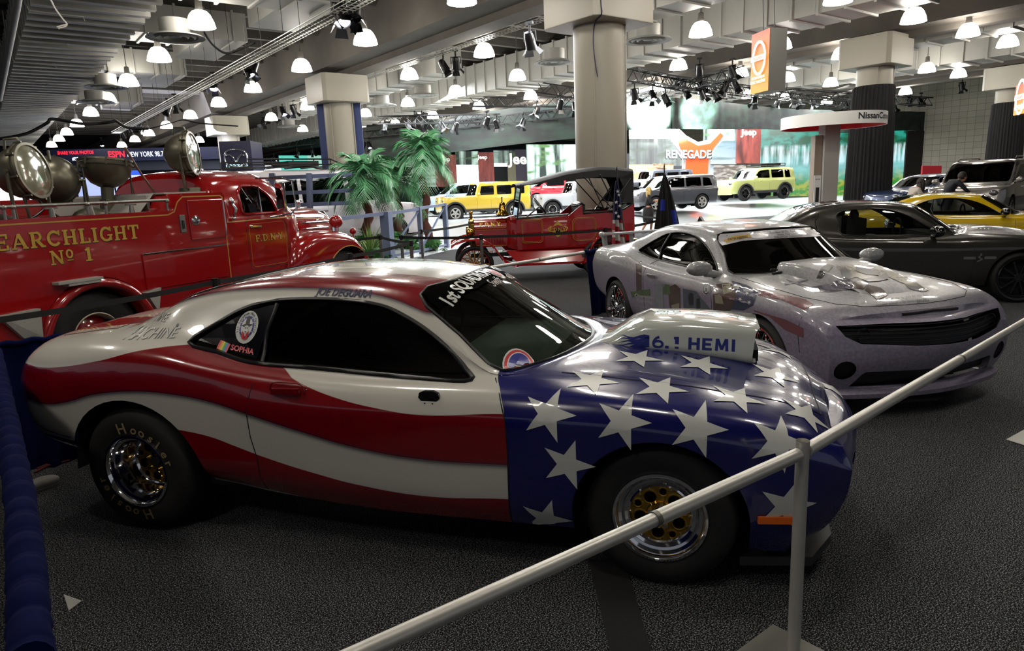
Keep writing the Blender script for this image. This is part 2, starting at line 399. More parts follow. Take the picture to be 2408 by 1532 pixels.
class Body:
    """car shell from stations: (x or list, [y...], [z...]) for feature lines running from the sill up to the centre line"""
    def __init__(s, st, nx=4, sec=3, creases=(), bulge=(.02, .05), ncap=None):
        L = len(st[0][1])
        S = [[(a[0][i] if isinstance(a[0], (list, tuple)) else a[0], a[1][i], a[2][i]) for i in range(L)] for a in st]
        rows = []
        nst = len(S); us = []
        for i in range(nst - 1):
            k = nx if isinstance(nx, int) else nx[i]
            us += [i + j / k for j in range(k)]
        us.append(nst - 1)
        cr = sorted(set([0, L - 1] + list(creases)))
        for u in us:
            pts = [pchip([S[k][i] for k in range(nst)], u) for i in range(L)]
            half = []
            for a, b in zip(cr, cr[1:]):
                seg = pts[a:b + 1]
                if b == L - 1: seg = seg + [(seg[-2][0], -seg[-2][1], seg[-2][2])]
                for i in range(b - a):
                    for j in range(sec): half.append(crom(seg, i + j / sec))
            half.append(pts[-1])
            rows.append(half)
        s.half = rows; M = len(rows[0]); s.M = M
        full = [[Vector(p) for p in r] + [Vector((p[0], -p[1], p[2])) for p in r[-2::-1]] for r in rows]
        bm = bmesh.new()
        V = [[bm.verts.new(p) for p in r] for r in full]
        for i in range(len(V) - 1):
            for j in range(2 * M - 2):
                bm.faces.new((V[i][j], V[i + 1][j], V[i + 1][j + 1], V[i][j + 1]))
        # front and rear ends: level rows from side to side, bulging
        kb = 5 * sec if L == 10 else int((L - 5) * sec)
        kb = s.kb = min(kb, M - 2)
        for end, r, bl in ((0, full[0], -bulge[0]), (-1, full[-1], bulge[1])):
            top = r[kb:2 * M - 1 - kb]; n = len(top); y5 = top[0].y
            prev = None; Vr = V[end]
            for i in range(kb + 1):
                a = Vr[i]; z = Vr[2 * M - 2 - i]
                if i == kb: row = Vr[kb:2 * M - 1 - kb]
                else:
                    row = [a]
                    sh = math.sin(min(1, (kb - i) / (kb * .35)) * PI / 2)
                    for j in range(1, n - 1):
                        q = top[j].y / y5; row.append(bm.verts.new((a.co.x + (bl * sh + (top[j].x - top[0].x) * (1 if i > kb * .5 else i / (kb * .5))) * (1 - abs(q) ** 2.2) if True else 0, a.co.y * q, a.co.z)))
                    row.append(z)
                if prev:
                    for j in range(n - 1):
                        f = (prev[j], prev[j + 1], row[j + 1], row[j])
                        try: bm.faces.new(f if end else f[::-1])
                        except ValueError: pass
                prev = row
        bmesh.ops.remove_doubles(bm, verts=bm.verts[:], dist=1e-5)
        bmesh.ops.recalc_face_normals(bm, faces=bm.faces[:])
        bm.normal_update()
        s.bm = bm; s.bvh = BVHTree.FromBMesh(bm)
        s.taken = []
    def stamp(s, P, ax, filt):
        """cut the outline P (in the plane of the two axes ax) into the shell; faces inside are returned"""
        a, b = ax; bm = s.bm
        xs = [p[0] for p in P]; ys = [p[1] for p in P]
        def near(f, x0, x1, y0, y1):
            fx = [v.co[a] for v in f.verts]; fy = [v.co[b] for v in f.verts]
            return max(fx) >= x0 and min(fx) <= x1 and max(fy) >= y0 and min(fy) <= y1
        cand = [f for f in bm.faces if near(f, min(xs), max(xs), min(ys), max(ys)) and filt(f)]
        for i in range(len(P)):
            p, q = P[i - 1], P[i]
            if abs(p[0] - q[0]) + abs(p[1] - q[1]) < 1e-6: continue
            e = 1e-3; sel = [f for f in cand if near(f, min(p[0], q[0]) - e, max(p[0], q[0]) + e, min(p[1], q[1]) - e, max(p[1], q[1]) + e)]
            if not sel: continue
            co = Vector((0, 0, 0)); co[a], co[b] = p; no = Vector((0, 0, 0)); no[a], no[b] = q[1] - p[1], p[0] - q[0]
            ss = set(sel); es = list({x for f in sel for x in f.edges}); vs = list({x for f in sel for x in f.verts})
            r = bmesh.ops.bisect_plane(bm, geom=sel + es + vs, plane_co=co, plane_no=no, dist=1e-5)
            cand = [f for f in cand if f.is_valid and f not in ss] + [g for g in r['geom'] if isinstance(g, bmesh.types.BMFace)]
            cand = list(dict.fromkeys(f for f in cand if f.is_valid))
        out = []
        for f in cand:
            c = f.calc_center_median()
            if inpoly(c[a], c[b], P) and filt(f): out.append(f)
        return out
    def take(s, faces, name, m, parent, push=0.0, smooth=True, **kw):
        """lift faces out into an object of their own"""
        vm = {}; vs = []; fs = []
        for f in faces:
            ids = []
            for v in f.verts:
                if v not in vm: vm[v] = len(vs); vs.append(v.co - v.normal * push)
                ids.append(vm[v])
            fs.append(ids)
        if not fs: return None
        me = bpy.data.meshes.new(name); me.from_pydata([tuple(v) for v in vs], [], fs); me.materials.append(m)
        me.polygons.foreach_set('use_smooth', [True] * len(fs))
        o = bpy.data.objects.new(name, me); col.objects.link(o); o.parent = parent
        bmesh.ops.delete(s.bm, geom=faces, context='FACES')
        return props(o, **kw)
    def drop(s, faces): bmesh.ops.delete(s.bm, geom=faces, context='FACES')
    def finish(s, name, mats, parent, ang=34, decals=None):
        bm = s.bm; loose = [v for v in bm.verts if not v.link_faces]
        bmesh.ops.delete(bm, geom=loose, context='VERTS')
        me = bpy.data.meshes.new(name); bm.to_mesh(me); n = len(me.polygons)
        for m in mats: me.materials.append(m)
        o = bpy.data.objects.new(name, me); col.objects.link(o); o.parent = parent
        if decals and decals.v:
            bm.verts.ensure_lookup_table(); base = [bm.verts.new(v) for v in decals.v]
            for f, mi in zip(decals.f, decals.m):
                try: q = bm.faces.new([base[i] for i in f]); q.material_index = mi
                except ValueError: pass
            bm.to_mesh(me)
        shade(me, ang)
        bm.free(); return o
    def on(s, p, d, off=0.0):
        """point of the original shell seen from p in direction d"""
        h = s.bvh.ray_cast(Vector(p), Vector(d).normalized())
        return (h[0] + h[1] * off, h[1]) if h[0] else (None, None)
    def line(s, pts, ax, side, r, mb, m=0, closed=False, dens=.05, off=0.0):
        """thin bead or gap laid along an outline on the shell"""
        Q = list(pts) + ([pts[0]] if closed else []); out = []
        for p, q in zip(Q, Q[1:]):
            k = max(1, int(math.hypot(q[0] - p[0], q[1] - p[1]) / dens))
            for i in range(k):
                out.append((p[0] + (q[0] - p[0]) * i / k, p[1] + (q[1] - p[1]) * i / k))
        if not closed: out.append(Q[-1])
        t = ({0, 1, 2} - set(ax)).pop(); run = []
        for p in out:
            o = [0, 0, 0]; o[ax[0]], o[ax[1]] = p; o[t] = 6 * side; d = [0, 0, 0]; d[t] = -side
            h, n = s.on(o, d, off)
            if h is not None: run.append(h)
        if len(run) > 1: mb.tube(run, r, 6, m, closed=closed)
        return run
def each_side(g):
    L = [(x, x.calc_center_median().y) for x in g]
    return [(-1, [x for x, y in L if y < 0]), (1, [x for x, y in L if y > 0])]
class Gap:
    """collects the beads of one kind and links each as its own part"""
    def __init__(s, name, m, root, smooth=0): s.a = (name, m, root, smooth)
    def tube(s, *a, **k):
        mb = MB(); mb.tube(*a, **k); mb.done(s.a[0], [s.a[1]], s.a[2], smooth=s.a[3])
    def done(s, *a, **k): pass
def front(f): return f.normal.x > .35
def rearf(f): return f.normal.x < -.35
def sideN(f): return f.calc_center_median().y < -.25 and f.normal.y < -.2
def sideP(f): return f.calc_center_median().y > .25 and f.normal.y > .2
def sides(f): return sideN(f) or sideP(f)
def arch_poly(x, z, r, zb, rx=None, n=16):
    rx = rx or r
    return [(x + rx, zb - .2)] + [(x + rx * math.cos(PI * i / n), z + r * math.sin(PI * i / n)) for i in range(n + 1)] + [(x - rx, zb - .2)]
def WM(x, y, z, s=-1):
    """wheel frame: z axis outward from the car side s"""
    return Matrix.Translation((x, y, z)) @ Matrix.Rotation(PI / 2 * (1 if s < 0 else -1), 4, 'X')
def tyre(mb, M, r, rr, w, m=0, seg=48, tread=0):
    h = w / 2
    mb.lathe([(rr - .012, h - .03), (rr, h - .008), (rr + .02, h + .004), ((r + rr) / 2, h + .012), (r - .035, h + .002), (r - .012, h - .016), (r, h - .04), (r + .001, 0), (r, -h + .04), (r - .03, -h), (rr, -h + .01), (rr - .012, -h + .03)], seg, M, m)
def make_wheel(parent, x, y, r, rr, w, side=-1, spokes=10, dish=.05, ms=None, style='spoke', sw=.035, name='wheel', hub=.07):
    ms = ms or (mat('rubber', '#0c0c0c', .75), mat('chrome', (.82, .82, .84), .08, 1), mat('dark_hole', '#040404', .9))
    M = WM(x, y, r, side); z0 = w / 2
    tb = MB(); tyre(tb, M, r, rr, w, 0); t = tb.done(name, [ms[0]], parent, smooth=50)
    mb = MB()
    mb.lathe([(rr + .004, z0 - .012), (rr + .008, z0 + .004), (rr - .004, z0 + .008), (rr - .014, z0 - .004), (rr - .03, z0 - .02), (rr - .035, z0 - dish - .02), (rr - .045, z0 - dish - .06)], 40, M, 0)
    mb.cyl(M @ Vector((0, 0, z0 - dish - .09)), M @ Vector((0, 0, z0 - dish - .08)), rr - .03, seg=32, m=2)
    zs = z0 - dish
    if style == 'spoke':
        for i in range(spokes):
            a = 2 * PI * i / spokes; c, s_ = math.cos(a), math.sin(a)
            for da in ((-.0, 0),):
                mb.bar(M @ Vector((c * .02, s_ * .02, zs)), M @ Vector((c * (rr - .03), s_ * (rr - .03), zs - .01)), sw, .02, 0)
    elif style == 'mesh':
        for i in range(spokes):
            for sg in (-1, 1):
                a = 2 * PI * i / spokes; b = a + sg * PI / spokes
                mb.tube([M @ Vector((math.cos(a) * hub, math.sin(a) * hub, zs)), M @ Vector((math.cos(a) * rr * .55, math.sin(a) * rr * .55, zs + .006)), M @ Vector((math.cos(b) * (rr - .03), math.sin(b) * (rr - .03), zs - .01))], .008, 5, 0)
    elif style == 'five':
        for i in range(5):
            a = 2 * PI * i / 5 + .3; P = [(hub * .6, -.05), (rr - .03, -.03), (rr - .03, .03), (hub * .6, .05)]
            mb.prism(P, zs - .02, zs + .004, M @ Matrix.Rotation(a, 4, 'Z'), 0)
    mb.cyl(M @ Vector((0, 0, zs - .03)), M @ Vector((0, 0, zs + .015)), hub, hub * .8, seg=20, m=0)
    for i in range(5):
        a = 2 * PI * i / 5; c, s_ = math.cos(a) * hub * .6, math.sin(a) * hub * .6
        mb.cyl(M @ Vector((c, s_, zs + .01)), M @ Vector((c, s_, zs + .025)), .009, seg=6, m=2)
    mb.done('rim', [ms[1], ms[1], ms[2]], t, smooth=40)
    return t
def wells(mb, xs, y, r, zc=.34, inner=.45, m=0):
    """dark wheel housings and floor of a car"""
    for x in xs:
        for s in (-1, 1):
            a = [(r + .0) for _ in range(2)]
            rows = [[Vector((x + r * math.cos(PI * i / 14), s * yy, zc + r * math.sin(PI * i / 14))) for i in range(15)] for yy in (y, inner)]
            mb.grid(rows, m)
            for i in range(14):
                p, q = rows[1][i], rows[1][i + 1]; mb.add([p, q, (q.x, q.y, .16), (p.x, p.y, .16)], [(0, 1, 2, 3)], m)
# ------------------------------------------------------------------ shared materials
RUBBER = mat('rubber', '#0b0b0b', .72)
CHROME = mat('chrome', (.80, .80, .82), .07, 1)
DARK = mat('dark_hole', '#050505', .9)
TRIM = mat('black_trim', '#0a0a0b', .35)
GOLD = mat('gold_metal', (.50, .30, .05), .28, 1)
GAP = mat('panel_gap', '#060606', .7)
WHITE_V = mat('white_vinyl', '#c9cbc4', .3, coat=.4)
NAVY_V = mat('navy_vinyl', '#14153f', .35)
REDV = mat('red_vinyl', '#b01a22', .35)
GLASS_D = glass('tinted_glass', (.03, .03, .03), .05)
GLASS_W = glass('clear_dark_glass', (.62, .70, .64), .05)
CABIN = mat('cabin_black', '#0b0c0b', .8)

def challenger():
    root = thing('drag_race_coupe', 'drag race coupe painted as a waving flag with white stars on its blue nose', 'car', (1.2436, 4.8064, 0), -0.93103)
    st = [
     ([-.80, -.86, -.885, -.89, -.85, -.80, -.79, -.78, -.77, -.77], [.62, .74, .79, .81, .79, .73, .55, .36, .18, 0], [.46, .52, .62, .80, .93, 1.01, 1.045, 1.05, 1.055, 1.055]),
     ([-.68, -.72, -.74, -.74, -.72, -.68, -.66, -.65, -.65, -.65], [.74, .84, .88, .89, .86, .76, .57, .38, .19, 0], [.44, .50, .62, .82, .97, 1.065, 1.10, 1.11, 1.115, 1.115]),
     (-.45, [.80, .90, .935, .945, .90, .79, .60, .40, .2, 0], [.42, .48, .62, .86, 1.00, 1.095, 1.125, 1.135, 1.14, 1.14]),
     (-.22, [.84, .93, .95, .955, .915, .80, .61, .40, .2, 0], [.38, .47, .62, .89, 1.03, 1.12, 1.15, 1.15, 1.15, 1.15]),
     ([.0, .0, 0, 0, 0, .02, .02, .02, -.02, -.05], [.86, .94, .96, .96, .925, .81, .70, .60, .34, 0], [.36, .46, .62, .90, 1.045, 1.13, 1.165, 1.215, 1.20, 1.19]),
     (.25, [.87, .94, .96, .958, .925, .805, .705, .585, .33, 0], [.34, .44, .60, .885, 1.035, 1.115, 1.215, 1.315, 1.32, 1.32]),
     (.58, [.87, .94, .955, .955, .92, .80, .70, .565, .32, 0], [.32, .42, .60, .85, .985, 1.045, 1.20, 1.372, 1.40, 1.405]),
     (.90, [.87, .935, .95, .955, .91, .80, .71, .56, .31, 0], [.28, .40, .58, .815, .94, 1.0, 1.17, 1.388, 1.425, 1.435]),
     (1.3, [.87, .93, .945, .955, .905, .80, .71, .56, .31, 0], [.25, .37, .56, .80, .91, .97, 1.14, 1.376, 1.418, 1.43]),
     ([1.66, 1.66, 1.66, 1.66, 1.66, 1.66, 1.66, 1.66, 1.76, 1.80], [.87, .93, .945, .955, .905, .80, .71, .572, .32, 0], [.235, .36, .55, .80, .90, .96, 1.10, 1.318, 1.375, 1.385]),
     ([1.92, 1.92, 1.92, 1.92, 1.92, 1.92, 1.92, 1.92, 2.10, 2.16], [.87, .93, .945, .955, .905, .80, .735, .665, .36, 0], [.235, .35, .55, .80, .90, .955, 1.03, 1.13, 1.18, 1.19]),
     ([2.15, 2.15, 2.15, 2.15, 2.15, 2.155, 2.17, 2.18, 2.42, 2.50], [.87, .93, .95, .96, .91, .805, .78, .745, .38, 0], [.235, .35, .55, .80, .90, .955, .963, .970, .985, .99]),
     ([2.30, 2.30, 2.30, 2.30, 2.30, 2.32, 2.34, 2.38, 2.50, 2.56], [.87, .93, .955, .965, .915, .81, .74, .64, .34, 0], [.235, .35, .55, .805, .90, .955, .97, .98, 1.0, 1.0]),
     (2.62, [.87, .93, .96, .97, .92, .81, .68, .5, .26, 0], [.235, .36, .55, .80, .895, .935, .965, .975, 1.0, 1.01]),
     (3.0, [.87, .93, .962, .97, .925, .81, .66, .48, .25, 0], [.235, .36, .55, .775, .865, .905, .935, .945, .975, .985]),
     (3.32, [.84, .91, .945, .955, .91, .79, .63, .46, .24, 0], [.20, .34, .52, .73, .82, .86, .885, .895, .925, .935]),
     ([3.50, 3.53, 3.55, 3.55, 3.55, 3.55, 3.56, 3.56, 3.58, 3.58], [.78, .86, .90, .91, .86, .73, .57, .41, .21, 0], [.17, .32, .50, .68, .76, .80, .825, .835, .86, .87]),
     ([3.55, 3.66, 3.73, 3.75, 3.72, 3.68, 3.70, 3.71, 3.73, 3.735], [.66, .76, .81, .82, .77, .66, .5, .35, .17, 0], [.15, .29, .46, .60, .68, .725, .745, .755, .775, .78]),
    ]
    B = Body(st, nx=5, sec=4, creases=(3,), bulge=(.03, .09))
    # openings
    for xc, zc, r, rx in ((.03, .33, .465, .47), (2.935, .33, .405, .40)):
        B.drop(B.stamp(arch_poly(xc, zc, r, 0, rx, 22), (0, 2), lambda f: abs(f.calc_center_median().y) > .5 and f.calc_center_median().z < .85))
    win = [(.385, 1.095), (.52, 1.19), (.66, 1.262), (.82, 1.30), (1.02, 1.312), (1.27, 1.305), (1.47, 1.28), (1.60, 1.235), (1.74, 1.165), (1.87, 1.08), (1.985, .985), (2.03, .945), (1.87, .94), (1.49, .955), (1.13, .975), (.87, .99), (.74, 1.005), (.57, 1.045)]
    win = smooth_poly(win, 3)
    side_glass = B.stamp(win, (0, 2), lambda f: abs(f.calc_center_median().y) > .45 and abs(f.normal.y) > .3)
    for s, f in ((-1, [x for x in side_glass if x.calc_center_median().y < 0]), (1, [x for x in side_glass if x.calc_center_median().y > 0])):
        B.take(f, 'side_window', GLASS_D, root, .012)
    ws = [(1.675, -.555), (1.79, -.30), (1.81, 0), (1.79, .30), (1.675, .555), (1.92, .655), (2.165, .735), (2.30, .60), (2.42, .38), (2.50, 0), (2.42, -.38), (2.30, -.60), (2.165, -.735), (1.92, -.655)]
    wsp = smooth_poly(ws, 3)
    windshield = B.take(B.stamp(wsp, (0, 1), lambda f: f.normal.z > .1 and f.calc_center_median().z > .94), 'windshield', GLASS_W, root, .004)
    rg = rpoly([(.52, -.50), (.52, .50), (.02, .56), (-.02, 0), (.02, -.56)], .08)
    B.take(B.stamp(rg, (0, 1), lambda f: f.normal.z > .2 and f.calc_center_median().z > 1.1), 'rear_window', GLASS_D, root, .004)
        # vinyl stars and lettering laid on the shell
    D = MB(); MI = root_inv(root)
    stars = [(1290, 975), (1463, 992), (1640, 1008), (1832, 1040), (1335, 1093), (1285, 1220), (1850, 1190), (1392, 896), (1553, 914), (1733, 936), (1820, 882), (1650, 858), (1500, 843), (1895, 975), (1958, 915), (1838, 830), (1855, 796), (1930, 850)]
    e = MI @ EYE
    cs = []
    for u, v in stars:
        d = (MI.to_3x3() @ ray(u, v)); h = B.bvh.ray_cast(e, d)
        if h[0] is None: continue
        cs.append((h[0], h[1] if h[1].dot(d) < 0 else -h[1]))
    for p, n in list(cs):                      # the same stars again on the far side
        if abs(p.y) > .3: cs.append((Vector((p.x, -p.y, p.z)), Vector((n.x, -n.y, n.z))))
    for p, n in cs:
        tx = Vector((1, 0, 0)); tx = (tx - n * n.x).normalized()
        if abs(n.x) > .8: tx = Vector((0, 1, 0))
        ty = n.cross(tx); M = frame(p, tx, ty)
        sp = star(.131, a0=72); v = [(0, 0, 0)] + [(a, b, 0) for a, b in sp]
        wrap(D, v, [(0, i, i % 10 + 1) for i in range(1, 11)], M, B.bvh, .003, .03, 1)
    def side_text(s, x, z, size, rot, m, bold=.02, off=.003, shear=0, y=-1.2, tilt=0, **k):
        v, f = text_bm(s, size, bold, shear, **k); v = [(a, b, 0) for a, b, c in v]
        M = frame((x, y, z), (math.cos(rot), 0, math.sin(rot)), (-math.sin(rot), 0, math.cos(rot)))
        wrap(D, v, f, M, B.bvh, off, .06, m, 1.2)
    side_text('JOE DEGUARA', 1.25, 1.325, .050, -.045, 2, .03, shear=.2)
    side_text('TIME', .10, 1.19, .062, .02, 2, .07, .002, shear=.35); side_text('TIME', .10, 1.19, .062, .02, 1, .03, .004, shear=.35)
    side_text('MACHINE', .13, 1.115, .072, .02, 2, .06, .002, shear=.25); side_text('MACHINE', .13, 1.115, .072, .02, 1, .02, .004, shear=.25)
    side_text('II', .27, 1.165, .03, 0, 2, .02)
    body = B.finish('body', [livery(), WHITE_V, NAVY_V], root, decals=D)
    # rubber edges, gaps, handle
    T = Gap('window_seal', TRIM, root, 60)
    for s in (-1, 1):
        B.line(win, (0, 2), s, .014, T, 0, True, .06)
        B.line([(.845, 1.0), (.835, 1.15), (.865, 1.29)], (0, 2), s, .012, T)
    T.done('window_seal', [TRIM], root, smooth=60)
    T = MB(); B.line(wsp, (0, 1), 1, .010, T, 0, True, .06); B.line(rg, (0, 1), 1, .009, T, 0, True, .06)
    T.done('windshield_seal', [TRIM], root, smooth=60)
    T = Gap('panel_gap', GAP, root)
    for s in (-1, 1):
        B.line([(.915, .99), (.86, .91), (.82, .77), (.825, .63), (.85, .5), (.84, .30)], (0, 2), s, .0028, T)
        B.line([(2.15, .955), (2.20, .90), (2.235, .80), (2.24, .63), (2.225, .24)], (0, 2), s, .0035, T)
        B.line([(-.42, .54), (-.62, .56), (-.74, .60), (-.80, .72)], (0, 2), s, .003, T)
        B.line([(2.46, s * .71), (2.8, s * .72), (3.2, s * .70), (3.52, s * .64), (3.655, s * .57)], (0, 1), 1, .0035, T)
    B.line([(3.655, -.57 + .057 * i) for i in range(21)], (0, 1), 1, .0035, T)
    B.line([(-.60, -.70), (-.20, -.69), (-.15, 0), (-.20, .69), (-.60, .70)], (0, 1), 1, .003, T)
    T.done('panel_gaps', [GAP], root)
    # door handle in its recess and the fuel-style badge plate
    for s in (-1, 1):
        h = MB(); p, n = B.on((1.06, s * 2, .885), (0, -s, 0))
        if p is None: continue
        rec = rpoly([(-.105, -.045), (.105, -.05), (.105, .04), (-.09, .045)], .04)
        M = frame(p, (1, 0, 0), (0, 0, 1)) if s > 0 else frame(p, (1, 0, 0), (0, 0, 1))
        h.tube([M @ Vector((a, b, .002 * -s)) for a, b in rec], .004, 6, 0, True)
        h.bar(p + Vector((-.075, s * .018, 0)), p + Vector((.085, s * .018, .004)), .022, .030, 0)
        h.ell(p + Vector((.07, s * .018, -.0)), (.02, .012, .016), m=0)
        h.done('door_handle', [mat('deep_red_paint', '#6d0811', .2, coat=.8)], root, smooth=50, bevel=0)
    p, n = B.on((1.845, -2, .875), (0, 1, 0))
    if p:
        h = MB(); M = frame(p, (1, 0, 0), (0, 0, 1))
        P = [(.055 * a, .04 * b) for a, b in ((-1, .1), (-.9, .7), (-.4, 1), (.4, 1), (.9, .7), (1, .1), (.45, -.7), (0, -1), (-.45, -.7))]
        h.prism(P, -.012, .006, frame(p + Vector((0, 0, 0)), (1, 0, 0), (0, 0, 1)), 0)
        for a, b in P[::2]: h.cyl(p + Vector((a * .8, -.012, b * .8)), p + Vector((a * .8, -.002, b * .8)), .004, seg=8, m=1)
        h.done('mirror_blank', [TRIM, CHROME], root)
    # side marker lamp
    h = MB(); p, n = B.on((3.44, -2, .385), (0, 1, 0))
    if p: h.box(p, (.16, .03, .035), 0, rz=.16); h.done('side_marker', [mat('amber_lens', '#b5500a', .25, emit=.05, coat=.5)], root, bevel=.004)
    # headlight pods and front splitter
    for s in (-1, 1):
        h = MB(); v = [(a, b, 0) for a, b in rpoly([(-.10, .10), (.10, .10), (.13, -.06), (.05, -.13), (-.09, -.10)], .05)]
        v = [(0, 0, 0)] + v; M = frame((4.2, s * .62, .50), (0, -s * 1.0, 0), (0, 0, 1))
        M = frame((4.3, s * .64, .50), (0, 1, 0), (0, 0, 1))
        wrap(h, v, [(0, i, i % (len(v) - 1) + 1) for i in range(1, len(v))], M, B.bvh, .006, .05, 0, 1.2)
        if h.v: h.done('headlight', [mat('dark_lens', '#15151f', .06, coat=1)], root, smooth=60)
    h = MB(); h.prism([(3.30, -.80), (3.62, -.74), (3.74, -.50), (3.77, 0), (3.74, .50), (3.62, .74), (3.30, .80)], .085, .13, m=0)
    h.done('front_splitter', [mat('grey_plastic', '#2c2c2e', .5)], root)
    # interior
    I = MB()
    I.box((1.2, 0, .62), (2.3, 1.62, .5), 0); I.box((2.05, 0, .90), (.55, 1.48, .10), 1); I.box((1.85, -.0, .86), (.2, 1.4, .16), 1)
    for s in (-1, 1):
        I.box((1.02, s * .38, .80), (.5, .48, .16), 0); I.box((.80, s * .38, 1.0), (.14, .46, .5), 0); I.ell((.76, s * .38, 1.22), (.07, .13, .09), m=0)
    I.tube([(.72, -.64, .6), (.72, -.56, 1.2), (.75, -.42, 1.33), (.75, .42, 1.33), (.72, .56, 1.2), (.72, .64, .6)], .022, 8, 2)
    for s in (-1, 1): I.tube([(.75, s * .5, 1.31), (1.5, s * .55, 1.28), (2.0, s * .74, .93)], .02, 8, 2)
    I.tube([(.72, -.5, 1.22), (.75, .45, .80)], .02, 8, 2)
    I.tube([(1.50 + .0, .38 + .17 * math.cos(t * PI / 10), .98 + .17 * math.sin(t * PI / 10)) for t in range(20)], .013, 8, 0, True)
    I.done('cabin', [CABIN, mat('dash_grey', '#5a625b', .7), mat('cage_tube', '#1a1a1a', .4)], root, smooth=40)
    W = MB(); wells(W, (.03,), .90, .47, .33, .45); wells(W, (2.935,), .90, .41, .33, .45)
    W.box((1.45, 0, .30), (2.2, 1.55, .10)); W.box((-.55, 0, .5), (.5, 1.3, .1)); W.box((3.4, 0, .2), (.4, 1.2, .1))
    W.done('underbody', [DARK], root)
    # blue lip of the arches
    # drag wheels
    ms = [RUBBER, CHROME, GOLD, DARK]
    def drag_wheel(x, y, r, w, s, dish, letters=False):
        M = WM(x, y, r, s); h = w / 2; rr = .207
        t = MB(); tyre(t, M, r, rr, w, 0, 64)
        tw = t.done('wheel', [RUBBER], root, smooth=50)
        c = MB(); c.lathe([(rr + .006, h - .014), (rr + .012, h - .002), (rr + .008, h + .010), (rr - .004, h + .012), (rr - .012, h + .002), (rr - .016, h - .014), (rr - .030, h - .022), (rr - .036, h - .04), (rr - .044, h - dish * .8), (rr - .058, h - dish)], 64, M, 0)
        c.lathe([(rr - .058, h - dish), (rr - .066, h - dish + .004), (rr - .072, h - dish - .004)], 64, M, 0)
        for i in range(5):
            a = 2 * PI * i / 5 + .2; q = M @ Vector((.052 * math.cos(a), .052 * math.sin(a), h - dish))
            zz = (M.to_3x3() @ Vector((0, 0, 1)))
            c.cyl(q, q + zz * .028, .0095, seg=10); 
        c.done('rim', [CHROME], tw, smooth=40)
        g = MB(); R0 = rr - .068; z = h - dish - .004
        # perforated gold centre: ring, five spokes, five round windows and small triangles between
        n = 120
        hol = []
        for i in range(5):
            a = 2 * PI * i / 5 + .2 + PI / 5; hol.append((.093 * math.cos(a), .093 * math.sin(a), .029))
            a = 2 * PI * i / 5 + .2; hol.append((.112 * math.cos(a), .112 * math.sin(a), .017))
        rings = [.036 + (R0 - .036) * k / 22 for k in range(23)]
        vs = []; idx = {}
        fs = []
        for k, rad in enumerate(rings):
            for i in range(n):
                a = 2 * PI * i / n; px, py = rad * math.cos(a), rad * math.sin(a); zz = z - .0 + (.012 if rad < .06 else 0)
                for hx, hy, hr in hol:
                    dd = math.hypot(px - hx, py - hy)
                    if dd < hr + .006 and dd > 1e-5:
                        if dd > hr * .55: k2 = hr / dd; px, py = hx + (px - hx) * k2, hy + (py - hy) * k2; zz += .003
                vs.append(M @ Vector((px, py, zz)))
        for k in range(22):
            for i in range(n):
                j = (i + 1) % n; f = (k * n + i, k * n + j, (k + 1) * n + j, (k + 1) * n + i)
                cx = [(rings[k] + rings[k + 1]) / 2 * math.cos(2 * PI * (i + .5) / n), (rings[k] + rings[k + 1]) / 2 * math.sin(2 * PI * (i + .5) / n)]
                if any(math.hypot(cx[0] - hx, cx[1] - hy) < hr * .97 for hx, hy, hr in hol): continue
                fs.append(f)
        g.add(vs, fs, 0)
        for hx, hy, hr in hol: g.lathe([(hr - .001, z - .03), (hr - .001, z + .003), (hr + .003, z + .004), (hr + .005, z)], 20, M @ Matrix.Translation((hx, hy, 0)), 0)
        for i in range(16):
            a = 2 * PI * i / 16; q = M @ Vector(((R0 - .01) * math.cos(a), (R0 - .01) * math.sin(a), z)); g.cyl(q, q + M.to_3x3() @ Vector((0, 0, .005)), .004, seg=6, m=1)
        g.cyl(M @ Vector((0, 0, z - .01)), M @ Vector((0, 0, z + .02)), .034, .03, seg=20, m=2)
        g.cyl(M @ Vector((0, 0, z - .07)), M @ Vector((0, 0, z - .06)), R0, seg=32, m=2)
        g.done('rim_centre', [GOLD, CHROME, DARK], tw, smooth=35)
        if letters:
            L = MB(); word = 'Hoosier'
            for base, rad in ((100, 1), (-80, 1)):
                for k, ch in enumerate(word):
                    a = R(base - k * 13.5 - (4 if k else 0)); v, f = text_bm(ch, .092 if k == 0 else .078, .018)
                    sh = [(p[0] + p[1] * .12 * (1 if k % 2 else -1), p[1], 0) for p in v]
                    rb = rr + .024
                    T = M @ Matrix.Rotation(a - PI / 2, 4, 'Z') @ Matrix.Translation((0, rb, h + .0125))
                    L.add([T @ Vector((p[0], p[1] * .92, .002 - .10 * max(0, p[1] - .045) )) for p in sh], f, 0)
            L.done('tyre_lettering', [mat('worn_gold_print', '#8a7a55', .7, noise=.25, nscale=30)], tw, label='worn gold lettering')
        return tw
    drag_wheel(.02, -.795, .365, .27, -1, .15, True); drag_wheel(.02, .795, .365, .27, 1, .15)
    drag_wheel(2.94, -.80, .348, .22, -1, .035); drag_wheel(2.94, .80, .348, .22, 1, .035)
    # hood scoop: hollow, open at the front
    S = MB()
    def ring(x, w, z0, z1, r):
        P = rpoly([(-w, z0), (-w * .86, z1), (w * .86, z1), (w, z0)], r, 3)
        return [Vector((x + (.09 * (1 - (a / .27) ** 2) if x > 3.3 else 0), a, b)) for a, b in P]
